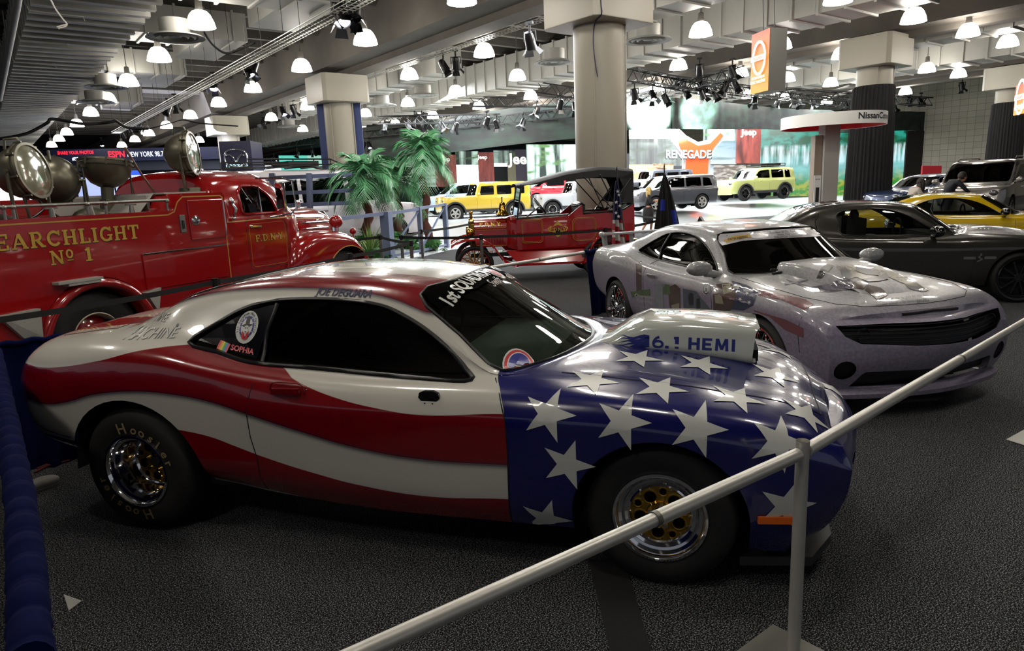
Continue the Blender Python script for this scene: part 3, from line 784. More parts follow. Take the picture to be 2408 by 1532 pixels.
    rows = [ring(2.57, .20, .985, 1.005, .02), ring(2.63, .24, .975, 1.03, .04), ring(2.72, .255, .97, 1.09, .05), ring(2.82, .26, .965, 1.128, .05), ring(3.05, .262, .95, 1.13, .05), ring(3.28, .264, .925, 1.112, .045), ring(3.345, .268, .915, 1.10, .04), ring(3.36, .266, .92, 1.095, .04), ring(3.35, .25, .935, 1.08, .04), ring(3.22, .235, .95, 1.065, .04)]
    S.grid([r + [r[0]] for r in rows])
    S.add(rows[-1], [tuple(range(len(rows[-1])))], 1)
    S.add(rows[0], [tuple(range(len(rows[0])))], 0)
    S.box((3.0, 0, .95), (.8, .40, .06), 1)
    so = S.done('hood_scoop', [mat('scoop_white', '#b9bdb4', .16, coat=1), DARK], root, smooth=50)
    bm = bmesh.new(); bm.from_mesh(so.data); bv = BVHTree.FromBMesh(bm); bm.free()
    L = MB()
    K = {'H': [((.12, 0), (.12, 1), .3), ((.88, 0), (.88, 1), .3), ((.1, .5), (.9, .5), .22)], 'E': [((.14, 0), (.14, 1), .3), ((.1, .1), (.9, .1), .2), ((.1, .9), (.9, .9), .2), ((.1, .5), (.8, .5), .2)], 'M': [((.1, 0), (.16, 1), .26), ((1.06, 0), (1.0, 1), .26), ((.2, .98), (.58, .12), .24), ((.96, .98), (.58, .12), .24)], 'I': [((.12, 0), (.12, 1), .3)], '.': [((.02, .1), (.3, .1), .24)], '1': [((.3, 0), (.3, 1), .3), ((.05, .88), (.3, .88), .22)]}
    P6 = []; x0 = -.27
    P6 += [[(x0 + .066 * a, .062 * b) for a, b in q] for q in ribbon(arc2(.45, .32, .36, .26, 0, 360, 20), .2) + ribbon(arc2(.62, .32, .54, .60, 175, 100, 8), .2)]; x0 += .066
    for ch, adv in (('.', .042), ('1', .08), ('H', .069), ('E', .066), ('M', .083), ('I', .03)):
        P6 += [[(x0 + (.066 if ch in '.1' else .055) * p[0], .062 * p[1]) for p in seg_poly(a, b, t)] for a, b, t in K[ch]]; x0 += adv
    v, f = polys_vf(P6, .00015)
    wrap(L, v, f, frame((3.13, -1, .985), (1, 0, -.03), (.03, 0, 1)), bv, .0015, .08, 0, 1.0)
    for k in range(5):                       # flames trailing behind the figure six
        pts = [(2.845 - .028 * i, 1.045 - .013 * k + .007 * math.sin(i * 1.5 + k), .011 * (1 - i / 6.2)) for i in range(7)]
        pl = [(x, z + t) for x, z, t in pts] + [(x, z - t) for x, z, t in reversed(pts)]
        vv = [(a, b, 0) for a, b in pl]; n = len(pts)
        wrap(L, vv, [(i, i + 1, 2 * n - 2 - i, 2 * n - 1 - i) for i in range(n - 1)], frame((0, -1, 0), (1, 0, 0), (0, 0, 1)), bv, .0015, .1, 0, 1.2)
    L.done('scoop_lettering', [mat('blue_vinyl', '#16206e', .35)], so)
    L = MB(); P = [(2.80, -.10), (2.95, -.08), (3.25, -.09), (3.36, -.12), (3.38, -.06), (3.25, -.04), (2.95, -.03), (2.86, -.02)]
    wrap(L, [(a, b, 0) for a, b in P], [tuple(range(len(P)))], frame((0, 0, 1.5), (1, 0, 0), (0, 1, 0)), bv, .001, .1, 0, 1)
    v, f = text_bm('OLD', .07, .02); wrap(L, [(a + 2.93, b + .06, 0) for a, b, c in v], f, frame((0, 0, 1.5), (1, 0, 0), (0, 1, 0)), bv, .001, .1, 1, 1)
    L.done('scoop_top_print', [mat('cream_vinyl', '#c9bcae', .4), NAVY_V], so)
    # print on the glass
    G = MB()
    bw = bmesh.new(); bw.from_mesh(windshield.data); bv = BVHTree.FromBMesh(bw); bw.free()
    band = [(1.68, -.56), (1.80, -.28), (1.825, 0), (1.80, .28), (1.68, .56), (1.79, .585), (1.91, .30), (1.935, 0), (1.91, -.30), (1.79, -.585)]
    wrap(G, [(a, b, 0) for a, b in band], [(0, 1, 8, 9), (1, 2, 7, 8), (2, 3, 6, 7), (3, 4, 5, 6)], frame((0, 0, 2), (1, 0, 0), (0, 1, 0)), bv, .010, .05, 0, 2)
    def wtext(s, y, x, size, m, bold=.03, sx=1, shear=0):
        v, f = text_bm(s, size, bold, shear)
        v = [(p[0] * sx, p[1], 0) for p in v]
        wrap(G, [(x - .18 * (p[0] + y) ** 2 - p[1], (p[0] + y), 0) for p in v], f, frame((0, 0, 2), (1, 0, 0), (0, 1, 0)), bv, .014, .05, m, 2)
    wtext('1st SQUADRON', -.26, 1.895, .105, 1, .03, .78); wtext('18th CAV', .33, 1.895, .09, 1, .03, .8)
    wtext('Swift', -.10, 1.975, .085, 1, .03, 1, .3); wtext('& Deadly', .30, 1.975, .07, 1, .03, 1, .3)
    v = [(1.895 + .065 * math.cos(t * PI / 10), .065 + .06 * math.sin(t * PI / 10), 0) for t in range(20)]
    wrap(G, v, [tuple(range(20))], frame((0, 0, 2), (1, 0, 0), (0, 1, 0)), bv, .015, .05, 1, 2)
    v = [(1.895 + .045 * math.cos(t * PI / 10), .065 + .042 * math.sin(t * PI / 10), 0) for t in range(20)]
    wrap(G, v, [tuple(range(20))], frame((0, 0, 2), (1, 0, 0), (0, 1, 0)), bv, .017, .05, 2, 2)
    for rx, ry, m, o in ((.080, .115, 1, .006), (.072, .105, 3, .009), (.058, .088, 1, .012), (.052, .080, 4, .015)):
        v = [(2.225 + rx * math.cos(t * PI / 12), -.645 + ry * math.sin(t * PI / 12), 0) for t in range(24)]
        wrap(G, v, [tuple(range(24))], frame((0, 0, 2), (1, 0, 0), (0, 1, 0)), bv, o, .04, m, 2)
    G.done('windshield_print', [mat('shade_band', '#040404', .9, spec=.02), WHITE_V, REDV, REDV, mat('decal_blue', '#1a2278', .3)], windshield)
    # stickers on the small rear side panel
    Q = MB(); gl = [c for c in children(root) if c.name.startswith('side_window')]
    g0 = [c for c in gl if sum(v.co.y for v in c.data.vertices) < 0][0]
    bq = bmesh.new(); bq.from_mesh(g0.data); bv = BVHTree.FromBMesh(bq); bq.free()
    FS = frame((0, -1.3, 0), (1, 0, 0), (0, 0, 1))
    def disc(x, z, rx, rz, m, o, n=24):
        wrap(Q, [(x + rx * math.cos(2 * PI * t / n), z + rz * math.sin(2 * PI * t / n), 0) for t in range(n)], [tuple(range(n))], FS, bv, o, .1, m, 1.3)
    def pol(P, m, o): wrap(Q, [(a, b, 0) for a, b in P], [tuple(range(len(P)))], FS, bv, o, .1, m, 1.3)
    pol([(.42, 1.10), (.53, 1.18), (.66, 1.247), (.80, 1.283), (.845, 1.288), (.80, 1.01), (.70, 1.03), (.55, 1.07)], 0, .003)
    cx, cz = .70, 1.165
    disc(cx, cz, .068, .083, 1, .006); disc(cx, cz, .045, .058, 2, .007); disc(cx, cz, .035, .046, 1, .008)
    for i in range(14):
        a = 2 * PI * i / 14; disc(cx + .040 * math.cos(a), cz + .052 * math.sin(a), .0028, .0028, 1, .0085, 6)
    pol([(cx - .036, cz + .008), (cx - .012, cz + .014), (cx - .010, cz + .05), (cx + .012, cz + .052), (cx + .014, cz + .014), (cx + .036, cz + .014), (cx + .02, cz + .002), (cx - .02, cz)], 3, .0095)
    disc(cx, cz - .012, .016, .02, 1, .0098); disc(cx - .006, cz - .006, .004, .004, 3, .0102, 8); disc(cx + .006, cz - .006, .004, .004, 3, .0102, 8); pol([(cx - .006, cz - .022), (cx + .006, cz - .022), (cx + .004, cz - .027), (cx - .004, cz - .027)], 3, .0102)
    pol([(cx - .022, cz - .02), (cx - .005, cz - .034), (cx, cz - .066), (cx - .018, cz - .058)], 4, .010); pol([(cx + .022, cz - .02), (cx + .005, cz - .034), (cx, cz - .066), (cx + .018, cz - .058)], 4, .010)
    for k, ch in enumerate('1st Squadron 18th Cavalry'):
        a = R(200 - k * 9.2); v, f = text_bm(ch, .017, .02) if ch != ' ' else ([], [])
        if v:
            b = a - PI / 2; px, pz = cx + .050 * math.cos(a), cz + .064 * math.sin(a)
            wrap(Q, [(px + p[0] * math.cos(b) - p[1] * math.sin(b), pz + p[0] * math.sin(b) + p[1] * math.cos(b), 0) for p in v], f, FS, bv, .0088, .1, 3, 1.3)
    v, f = text_bm('SOPHIA', .042, .03)
    wrap(Q, [(p[0] + .70, p[1] * .9 + 1.04 - .16 * p[0], 0) for p in v], f, FS, bv, .006, .1, 5, 1.3)
    for i in range(6):
        cc = i; pol([(.555 + .011 * i, 1.10 - .0035 * i), (.566 + .011 * i, 1.0965 - .0035 * i), (.556 + .011 * i, 1.055 - .0035 * i), (.545 + .011 * i, 1.0585 - .0035 * i)], 6 + i % 5, .006)
    Q.done('window_stickers', [mat('smoked_panel', '#0c0c12', .12), WHITE_V, mat('decal_blue', '#1a2278', .3), mat('decal_black', '#0a0a0a', .4), REDV, mat('salmon_vinyl', '#c9555a', .4), mat('sticker_red', '#c23030', .4), mat('sticker_orange', '#d08a20', .4), mat('sticker_yellow', '#c9c030', .4), mat('sticker_green', '#3f9a48', .4), mat('sticker_blue', '#3a62b0', .4)], g0)
    return root
def root_inv(o):
    M = Matrix.Translation(o.location) @ Matrix.Rotation(o.rotation_euler[2], 4, 'Z'); return M.inverted()

def livery():
    m, nt, b = nodes_of('flag_livery', .22)
    b.inputs['Coat Weight'].default_value = 1; b.inputs['Coat Roughness'].default_value = .02
    tc = N(nt, 'TexCoord'); sx = N(nt, 'SeparateXYZ', {0: tc.outputs['Object']}); X, Y, Z = sx.outputs
    AY = mth(nt, 'ABSOLUTE', Y)
    cA = [(-1, .90), (-.76, .955), (-.60, .95), (-.44, .96), (-.12, 1.01), (.16, 1.07), (.41, 1.085), (.6, 1.07), (.75, 1.04), (.91, 1.0), (1.1, .93), (1.34, .86), (1.57, .82), (1.8, .80), (2.22, .825), (2.6, .83)]
    cB = [(-1, .75), (-.76, .75), (-.58, .735), (-.39, .76), (-.16, .82), (.13, .85), (.39, .84), (.6, .81), (.83, .75), (1.1, .68), (1.46, .60), (1.8, .565), (2.23, .57), (2.6, .58)]
    cC = [(-1, .50), (-.6, .53), (-.3, .52), (-.05, .6), (.2, .66), (.37, .645), (.57, .615), (.72, .57), (.88, .52), (1.2, .44), (1.44, .395), (1.79, .365), (2.22, .39), (2.6, .41)]
    cD = [(-1, .1), (.3, .36), (.48, .355), (.68, .325), (.89, .295), (1.2, .25), (2.6, .2)]
    cR = [(-1, 1.1), (-.30, 1.12), (-.12, 1.16), (.01, 1.21), (.15, 1.275), (.34, 1.325), (.53, 1.352), (.76, 1.364), (.99, 1.366), (1.21, 1.356), (1.41, 1.335), (1.57, 1.30), (1.67, 1.265), (1.75, 1.24), (2.6, 1.2)]
    f = [fcurve(nt, X, c, -1, 2.6, 0, 1.5) for c in (cA, cB, cC, cD, cR)]
    def below(c): return mth(nt, 'MULTIPLY_ADD', mth(nt, 'SUBTRACT', c, Z), 400, .5, True)     # 1 where z < c
    A, Bc, C, D, RR = [below(c) for c in f]
    WHT, RED, BLU = '#c8c5ba', '#75060f', '#0a0c52'
    side = mixc(nt, A, WHT, RED); side = mixc(nt, Bc, side, WHT); side = mixc(nt, C, side, RED); side = mixc(nt, D, side, WHT)
    # airbrushed navy edge printed under the red waves (part of the paint job)
    def soft(c, w):
        d = mth(nt, 'SUBTRACT', c, Z); g = mth(nt, 'DIVIDE', d, w, None, False)
        g = mth(nt, 'SUBTRACT', 1.0, mth(nt, 'ABSOLUTE', mth(nt, 'SUBTRACT', g, .15)), None, True); return mth(nt, 'POWER', g, 1.6)
    side = mixc(nt, mth(nt, 'MULTIPLY', soft(f[1], .03), .85), side, '#10122e')
    side = mixc(nt, mth(nt, 'MULTIPLY', soft(f[3], .025), .7), side, '#10122e')
    # bands along the roof and deck
    bn = mth(nt, 'MULTIPLY_ADD', X, 0.0, Y)
    def lt(a, v): return mth(nt, 'MULTIPLY_ADD', mth(nt, 'SUBTRACT', v, a), 400, .5, True)
    top = mixc(nt, lt(bn, -.33), mixc(nt, lt(bn, .05), mixc(nt, lt(bn, .36), WHT, RED), WHT), RED)
    deck = mixc(nt, lt(Y, -.60), mixc(nt, lt(Y, -.33), top, RED), WHT)
    istop = mth(nt, 'SUBTRACT', 1.0, RR)
    rear = lt(X, -.12); deckm = mth(nt, 'MULTIPLY', rear, lt(AY, .62)); deckm = mth(nt, 'MULTIPLY', deckm, mth(nt, 'SUBTRACT', 1.0, lt(Z, 1.085)))
    c = mixc(nt, istop, side, mixc(nt, rear, top, deck)); c = mixc(nt, deckm, c, deck)
    rim = mth(nt, 'MULTIPLY', soft(f[4], .02), mth(nt, 'SUBTRACT', 1.0, rear)); c = mixc(nt, mth(nt, 'MULTIPLY', rim, .8), c, '#10122e')
    seam = fcurve(nt, Z, [(0, 2.22), (.26, 2.22), (.63, 2.24), (.81, 2.233), (.91, 2.20), (.97, 2.155), (1.0, 2.15), (1.5, 2.05)], 0, 1.5, 1.8, 2.6)
    bl = mth(nt, 'MULTIPLY_ADD', mth(nt, 'SUBTRACT', X, seam), 400, .5, True)
    c = mixc(nt, bl, c, BLU)
    nt.links.new(c, b.inputs['Base Color'])
    return m
challenger()
# ------------------------------------------------------------------ the other cars
def fill_grid(v, f, step):
    bm = bmesh.new(); vs = [bm.verts.new(p) for p in v]
    for q in f:
        try: bm.faces.new([vs[i] for i in q])
        except ValueError: pass
    bmesh.ops.triangulate(bm, faces=bm.faces[:])
    for ax in (0, 1):
        lo = min(p[ax] for p in v); hi = max(p[ax] for p in v); k = lo + step
        while k < hi:
            co = [0, 0, 0]; co[ax] = k; no = [0, 0, 0]; no[ax] = 1
            bmesh.ops.bisect_plane(bm, geom=bm.verts[:] + bm.edges[:] + bm.faces[:], plane_co=co, plane_no=no); k += step
    bmesh.ops.triangulate(bm, faces=bm.faces[:])
    bm.verts.index_update(); o = [tuple(x.co) for x in bm.verts], [tuple(x.index for x in q.verts) for q in bm.faces]
    bm.free(); return o
def traced(mb, root, bvh, polys, origin, scale, m, off=.003, step=9, faces=None):
    """printed shapes traced from the photo, set on the real shell where the sight line meets it"""
    MI = root_inv(root); e = MI @ EYE; R3 = MI.to_3x3()
    for P in polys:
        v, f = fill_grid([(a / scale + origin[0], b / scale + origin[1], 0) for a, b in P], faces or [tuple(range(len(P)))], step)
        out = []
        for u, w_, _ in v:
            d = R3 @ ray(u, w_); h = bvh.ray_cast(e, d)
            if h[0] is None: out.append(None); continue
            n = h[1] if h[1].dot(d) < 0 else -h[1]; out.append(h[0] + n * off)
        ok = {i: k for k, i in enumerate(i for i, p in enumerate(out) if p is not None)}
        F = [tuple(ok[i] for i in q) for q in f if all(i in ok for i in q)]
        pp = [p for p in out if p is not None]; F = [q for q in F if (pp[q[0]] - pp[q[1]]).length < .3 and (pp[q[1]] - pp[q[2]]).length < .3]
        mb.add([p for p in out if p is not None], F, m)
def wrap_print():
    m, nt, b = nodes_of('stone_wrap', .32)
    b.inputs['Coat Weight'].default_value = .7; b.inputs['Coat Roughness'].default_value = .05
    tc = N(nt, 'TexCoord'); sx = N(nt, 'SeparateXYZ', {0: tc.outputs['Object']})
    n1 = N(nt, 'TexNoise', {'Vector': tc.outputs['Object'], 'Scale': 2.2, 'Detail': 3.0})
    n2 = N(nt, 'TexNoise', {'Vector': tc.outputs['Object'], 'Scale': 45.0, 'Detail': 5.0})
    zf = N(nt, 'MapRange', {0: sx.outputs[2], 1: .74, 2: .92}); 
    base = mixc(nt, zf.outputs[0], '#857e92', '#9a9c9a')
    c = mixc(nt, mth(nt, 'MULTIPLY', N(nt, 'MapRange', {0: n1.outputs[0], 1: .35, 2: .7}).outputs[0], .35), base, '#8f8796')
    k = N(nt, 'MapRange', {0: n2.outputs[0], 1: .38, 2: .62})
    c = mixc(nt, mth(nt, 'MULTIPLY', k.outputs[0], .33), c, '#3f3b48')
    nt.links.new(c, b.inputs['Base Color'])
    return m
CAM_ST = [
 ([-.86, -.94, -.98, -.98, -.93, -.90, -.89, -.88, -.88, -.88], [.60, .72, .80, .83, .80, .74, .54, .36, .18, 0], [.42, .50, .66, .82, .95, 1.0, 1.03, 1.04, 1.04, 1.04]),
 ([-.74, -.80, -.82, -.82, -.80, -.78, -.77, -.76, -.76, -.76], [.74, .86, .91, .92, .88, .78, .57, .38, .19, 0], [.38, .48, .66, .84, .98, 1.04, 1.06, 1.07, 1.07, 1.07]),
 (-.45, [.82, .92, .955, .965, .92, .80, .60, .40, .2, 0], [.34, .46, .66, .87, 1.01, 1.065, 1.09, 1.10, 1.10, 1.10]),
 (-.15, [.86, .94, .97, .975, .93, .80, .63, .42, .21, 0], [.30, .44, .64, .90, 1.03, 1.085, 1.14, 1.13, 1.13, 1.13]),
 (.15, [.88, .95, .975, .975, .93, .80, .69, .56, .32, 0], [.26, .42, .62, .89, 1.02, 1.08, 1.19, 1.24, 1.25, 1.25]),
 (.50, [.88, .95, .97, .97, .92, .80, .70, .575, .33, 0], [.24, .40, .60, .85, .97, 1.03, 1.19, 1.335, 1.36, 1.365]),
 (.85, [.88, .945, .96, .965, .92, .80, .71, .585, .33, 0], [.23, .38, .58, .82, .935, .99, 1.17, 1.355, 1.395, 1.40]),
 (1.25, [.88, .94, .955, .96, .915, .80, .715, .595, .33, 0], [.22, .37, .57, .805, .915, .975, 1.14, 1.345, 1.39, 1.40]),
 ([1.58, 1.58, 1.58, 1.58, 1.58, 1.58, 1.58, 1.59, 1.70, 1.74], [.88, .94, .955, .96, .91, .80, .715, .605, .34, 0], [.22, .36, .56, .80, .91, .965, 1.11, 1.305, 1.35, 1.36]),
 ([1.85, 1.85, 1.85, 1.85, 1.85, 1.85, 1.85, 1.85, 2.03, 2.09], [.88, .94, .955, .96, .91, .80, .74, .675, .36, 0], [.22, .36, .56, .80, .905, .96, 1.03, 1.13, 1.17, 1.18]),
 ([2.10, 2.10, 2.10, 2.10, 2.10, 2.105, 2.12, 2.13, 2.36, 2.44], [.88, .94, .955, .965, .915, .80, .775, .745, .38, 0], [.22, .36, .56, .80, .905, .955, .962, .968, .98, .985]),
 ([2.28, 2.28, 2.28, 2.28, 2.28, 2.30, 2.32, 2.36, 2.47, 2.51], [.88, .94, .965, .975, .925, .81, .74, .64, .34, 0], [.22, .36, .56, .805, .905, .945, .96, .97, .985, .99]),
 (2.60, [.88, .945, .97, .98, .93, .81, .68, .5, .26, 0], [.22, .37, .57, .805, .90, .93, .95, .96, .98, .985]),
 (3.0, [.88, .945, .97, .98, .93, .81, .66, .48, .25, 0], [.22, .37, .56, .79, .875, .90, .92, .93, .95, .955]),
 (3.28, [.86, .93, .955, .96, .92, .81, .65, .47, .24, 0], [.20, .35, .54, .76, .84, .868, .885, .895, .91, .915]),
 ([3.44, 3.46, 3.48, 3.47, 3.45, 3.43, 3.46, 3.48, 3.51, 3.52], [.82, .90, .93, .93, .89, .79, .62, .44, .22, 0], [.185, .33, .52, .73, .79, .825, .85, .86, .87, .875]),
 ([3.52, 3.57, 3.60, 3.575, 3.54, 3.52, 3.57, 3.61, 3.65, 3.66], [.77, .85, .88, .88, .83, .72, .54, .36, .18, 0], [.17, .31, .47, .66, .745, .775, .80, .81, .82, .82]),
]
def pony(root, paint, win, qsplit=None, glassm=None, ws_z=(1.30, .985), arch_r=(.385, .385), wb=2.852, st=CAM_ST, zw=.345, decal=None, mats=None, gaps=True, bul=(.04, .13), face=None, ny=4):
    B = Body(st, nx=ny, sec=4, creases=(3,), bulge=bul)
    for xc, r in ((0, arch_r[0]), (wb, arch_r[1])):
        B.drop(B.stamp(arch_poly(xc, zw, r, 0, r, 20), (0, 2), lambda f: abs(f.calc_center_median().y) > .5 and f.calc_center_median().z < .85))
    g = B.stamp(win, (0, 2), lambda f: abs(f.calc_center_median().y) > .4 and abs(f.normal.y) > .3)
    for s, gg in each_side(g): B.take(gg, 'side_window', glassm or GLASS_D, root, .012)
    tops = st
    wt = [k for k in range(len(st)) if isinstance(st[k][0], list)]
    hd = st[8]; cw = st[10]
    wsp = [(hd[0][7] + .03, -hd[1][7] + .02), (hd[0][8] + .03, -hd[1][8]), (hd[0][9] + .03, 0), (hd[0][8] + .03, hd[1][8]), (hd[0][7] + .03, hd[1][7] - .02), ((hd[0][7] + cw[0][7]) / 2, (hd[1][7] + cw[1][7]) / 2 - .02), (cw[0][7], cw[1][7] - .02), (cw[0][8] - .02, cw[1][8]), (cw[0][9] - .02, 0), (cw[0][8] - .02, -cw[1][8]), (cw[0][7], -cw[1][7] + .02), ((hd[0][7] + cw[0][7]) / 2, -(hd[1][7] + cw[1][7]) / 2 + .02)]
    wsp = smooth_poly(wsp, 3)
    W = B.take(B.stamp(wsp, (0, 1), lambda f: f.normal.z > .1 and f.calc_center_median().z > .93), 'windshield', glassm or GLASS_D, root, .004)
    rg = rpoly([(.50, -.50), (.50, .50), (-.0, .50), (-.08, 0), (-.0, -.50)], .08)
    B.take(B.stamp(rg, (0, 1), lambda f: f.normal.z > .2 and f.calc_center_median().z > 1.08), 'rear_window', glassm or GLASS_D, root, .004)
    if face: face(B)
    D = MB()
    if decal: decal(B, D)
    body = B.finish('body', [paint] + (mats or []), root, decals=D)
    T = Gap('window_seal', TRIM, root, 60)
    for s in (-1, 1):
        B.line(win, (0, 2), s, .009, T, 0, True, .06)
        if qsplit: B.line(qsplit, (0, 2), s, .012, T)
    T.done('window_seal', [TRIM], root, smooth=60)
    T = MB(); B.line(wsp, (0, 1), 1, .008, T, 0, True, .06); T.done('windshield_seal', [TRIM], root, smooth=60)
    if gaps:
        T = Gap('panel_gap', GAP, root)
        for s in (-1, 1):
            B.line([(.80, 1.0), (.74, .86), (.74, .6), (.78, .28)], (0, 2), s, .003, T)
            B.line([(2.10, .95), (2.12, .86), (2.13, .6), (2.12, .24)], (0, 2), s, .003, T)
            B.line([(2.3, s * .76), (2.8, s * .78), (3.15, s * .76), (3.38, s * .66), (3.50, s * .5), (3.58, s * .2), (3.60, 0)], (0, 1), 1, .0035, T)
            B.line([(3.36, .84), (3.33, .66), (3.35, .5)], (0, 2), s, .003, T)
        T.done('panel_gaps', [GAP], root)
    I = MB()
    I.box((1.15, 0, .62), (2.2, 1.6, .45), 0); I.box((2.0, 0, .90), (.5, 1.42, .10), 0)
    for s in (-1, 1):
        I.box((1.0, s * .38, .82), (.5, .48, .14), 0); I.box((.74, s * .38, 1.0), (.15, .46, .42), 0); I.ell((.70, s * .38, 1.25), (.06, .13, .09), m=0)
    I.tube([(1.55, .38 + .18 * math.cos(t * PI / 8), .98 + .16 * math.sin(t * PI / 8)) for t in range(16)], .014, 6, 0, True)
    I.done('cabin', [CABIN], root, smooth=40)
    W2 = MB(); wells(W2, (0, wb), .90, .39, .34, .5); W2.box((1.4, 0, .28), (2.0, 1.5, .1)); W2.box((-.6, 0, .48), (.4, 1.3, .1)); W2.box((3.25, 0, .2), (.25, 1.2, .1))
    W2.done('underbody', [DARK], root)
    return B, W, wsp
def mirrors(root, B, m, x=1.93, z=1.0, y=.98, size=1, arm=True):
    for s in (-1, 1):
        h = MB(); h.lathe([(.001, -.07), (.05, -.068), (.078, -.045), (.085, .0), (.075, .045), (.06, .05), (.001, .045)], 20, Matrix.Translation((x, s * (y + .03), z + .03)) @ Matrix.Rotation(-PI / 2, 4, 'Y') @ Matrix.Diagonal((.85 * size, 1.55 * size, size, 1)))
        h.tube([(x + .02, s * .78, z - .05), (x + .02, s * (y - .03), z - .01)], [.03, .045], 8)
        h.done('side_mirror', [m], root, smooth=60)
def camaro():
    root = thing('wrapped_muscle_car', 'silver purple muscle coupe wrapped in a printed soldier, cross and flag scene', 'car', (7.055, 5.519, 0), R(-111.57))
    win = smooth_poly([(.30, 1.07), (.48, 1.18), (.72, 1.275), (1.0, 1.305), (1.3, 1.285), (1.52, 1.22), (1.72, 1.12), (1.90, 1.0), (1.93, .965), (1.6, .975), (1.1, .985), (.80, .995), (.62, 1.01), (.45, 1.035)], 3)
    grl = [(-.80, .735), (-.4, .745), (0, .745), (.4, .745), (.80, .735), (.76, .66), (.66, .605), (.3, .585), (0, .58), (-.3, .585), (-.66, .605), (-.76, .66)]
    low = rpoly([(-.62, .385), (.62, .385), (.70, .24), (-.70, .24)], .03)
    fogs = [[(s * .76 + .078 * math.cos(2 * PI * i / 16), .40 + .075 * math.sin(2 * PI * i / 16)) for i in range(16)] for s in (-1, 1)]
    def face(B):
        for P, nm in ((grl, 'grille'), (low, 'lower_grille'), (fogs[0], 'fog_lamp'), (fogs[1], 'fog_lamp')):
            B.take(B.stamp(P, (1, 2), lambda f: f.normal.x > .15 and f.calc_center_median().x > 3.2), nm, mat('grille_black', '#060607', .55), root, .05 if 'fog' not in nm else .03)
    mats = [mat('print_brown', '#4a3a34', .25, coat=1, noise=.4, nscale=20), mat('print_khaki', '#8b8570', .25, coat=1, noise=.4, nscale=25), mat('print_black', '#17161c', .3, coat=1),
            mat('print_plum', '#55505e', .25, coat=1, noise=.15, nscale=30), mat('print_flag_red', '#6f4449', .25, coat=1, noise=.2, nscale=10), mat('print_flag_navy', '#34384f', .25, coat=1, noise=.3, nscale=12),
            mat('print_green', '#4f6240', .25, coat=1, noise=.3, nscale=14), mat('print_grey', '#787c82', .25, coat=1, noise=.3, nscale=18), mat('print_light', '#b6b4b0', .25, coat=1), mat('print_smoke', '#4e535c', .25, coat=1, noise=.45, nscale=14), mat('print_gold', '#a98a35', .3, coat=1)]
    def cowl():
        h = MB(); rows = []
        for x, wd, zt in ((2.30, .36, 1.075), (2.36, .37, 1.085), (2.6, .36, 1.07), (2.9, .33, 1.03), (3.2, .29, .955), (3.42, .26, .872)):
            rows.append([Vector((x, a, b)) for a, b in rpoly([(-wd - .05, .84 if x > 3.3 else .93), (-wd, zt), (0, zt + .012), (wd, zt), (wd + .05, .84 if x > 3.3 else .93)], .03, 3)])
        h.grid(rows); h.add([Vector((2.30, a, b)) for a, b in ((-.33, .97), (-.33, 1.05), (.33, 1.05), (.33, .97))], [(0, 1, 2, 3)], 1)
        return h
    def decal(B, D):
        cw = cowl(); bm = B.bm.copy(); vs = [bm.verts.new(v) for v in cw.v]
        for f in cw.f: bm.faces.new([vs[i] for i in f])
        bm.normal_update(); bv0 = B.bvh; B.bvh = BVHTree.FromBMesh(bm); bm.free(); decal2(B, D); B.bvh = bv0
    def decal2(B, D):
        H = (1800, 350); hs = 3.737
        def hp(P, m, off): traced(D, root, B.bvh, P, H, hs, m, off)
        hp([[(400, 1215), (560, 1190), (700, 1130), (800, 1180), (740, 1245), (560, 1262), (410, 1258)]], 4, .002)
        hp([[(160, 1190), (175, 1200), (380, 1160), (372, 1150)], [(190, 1147), (182, 1155), (395, 1240), (420, 1225)]], 4, .003)
        hp([[(620, 1040), (700, 1022), (800, 1020), (940, 1045), (1040, 1085), (1080, 1150), (990, 1170), (900, 1172), (800, 1130), (720, 1150), (690, 1110)]], 2, .003)
        hp([[(450, 1140), (490, 1050), (540, 1015), (600, 1030), (560, 1075), (520, 1110), (495, 1142)], [(620, 1030), (700, 1040), (760, 1110), (740, 1165), (690, 1165), (700, 1120), (650, 1060)]], 3, .0045)
        hp([[(790, 1040), (900, 1060), (1000, 1080), (1000, 1120), (880, 1110), (800, 1080)], [(1060, 1090), (1080, 1150), (1000, 1168), (900, 1172), (850, 1150), (980, 1130)]], 3, .006)
        hp([[(760, 1175), (830, 1163), (900, 1190), (860, 1240), (780, 1225)], [(900, 1200), (1010, 1225), (1080, 1285), (1050, 1305), (980, 1330), (935, 1290), (870, 1245)]], 1, .005)
        hp([[(1000, 1065), (1100, 1080), (1230, 1120), (1330, 1190), (1440, 1250), (1390, 1258), (1260, 1205), (1150, 1160), (1060, 1120)]], 2, .003)
        hp([[(1220, 1200), (1320, 1215), (1430, 1250), (1380, 1262), (1270, 1235)]], 3, .005)
        S = (1400, 480); ss = 4.03
        def sp(P, m, off): traced(D, root, B.bvh, P, S, ss, m, off)
        sp([[(1290, 730), (1430, 765), (1545, 835), (1500, 960), (1400, 1010), (1290, 1000), (1330, 850)]], 6, .002)
        sp([[(1140, 765), (1290, 740), (1335, 850), (1290, 1000), (1240, 1050), (1120, 1010), (1118, 850)]], 1, .0025)
        sp([[(1200, 760), (1280, 760), (1300, 830), (1220, 860)], [(1130, 860), (1200, 870), (1220, 950), (1140, 940)]], 2, .004)
        sp([[(1550, 820), (1650, 835), (1990, 905), (2070, 955), (1980, 1005), (1760, 910), (1545, 870)], [(1500, 1005), (1800, 1095), (1975, 1180), (1975, 1270), (1800, 1195), (1650, 1070), (1510, 1020)]], 5, .003)
        for cx, cy in ((1440, 850), (1375, 905), (1460, 935), (1350, 800)):
            sp([[(cx + 24 * a, cy + 24 * b) for a, b in star(1)]], 9, .004)
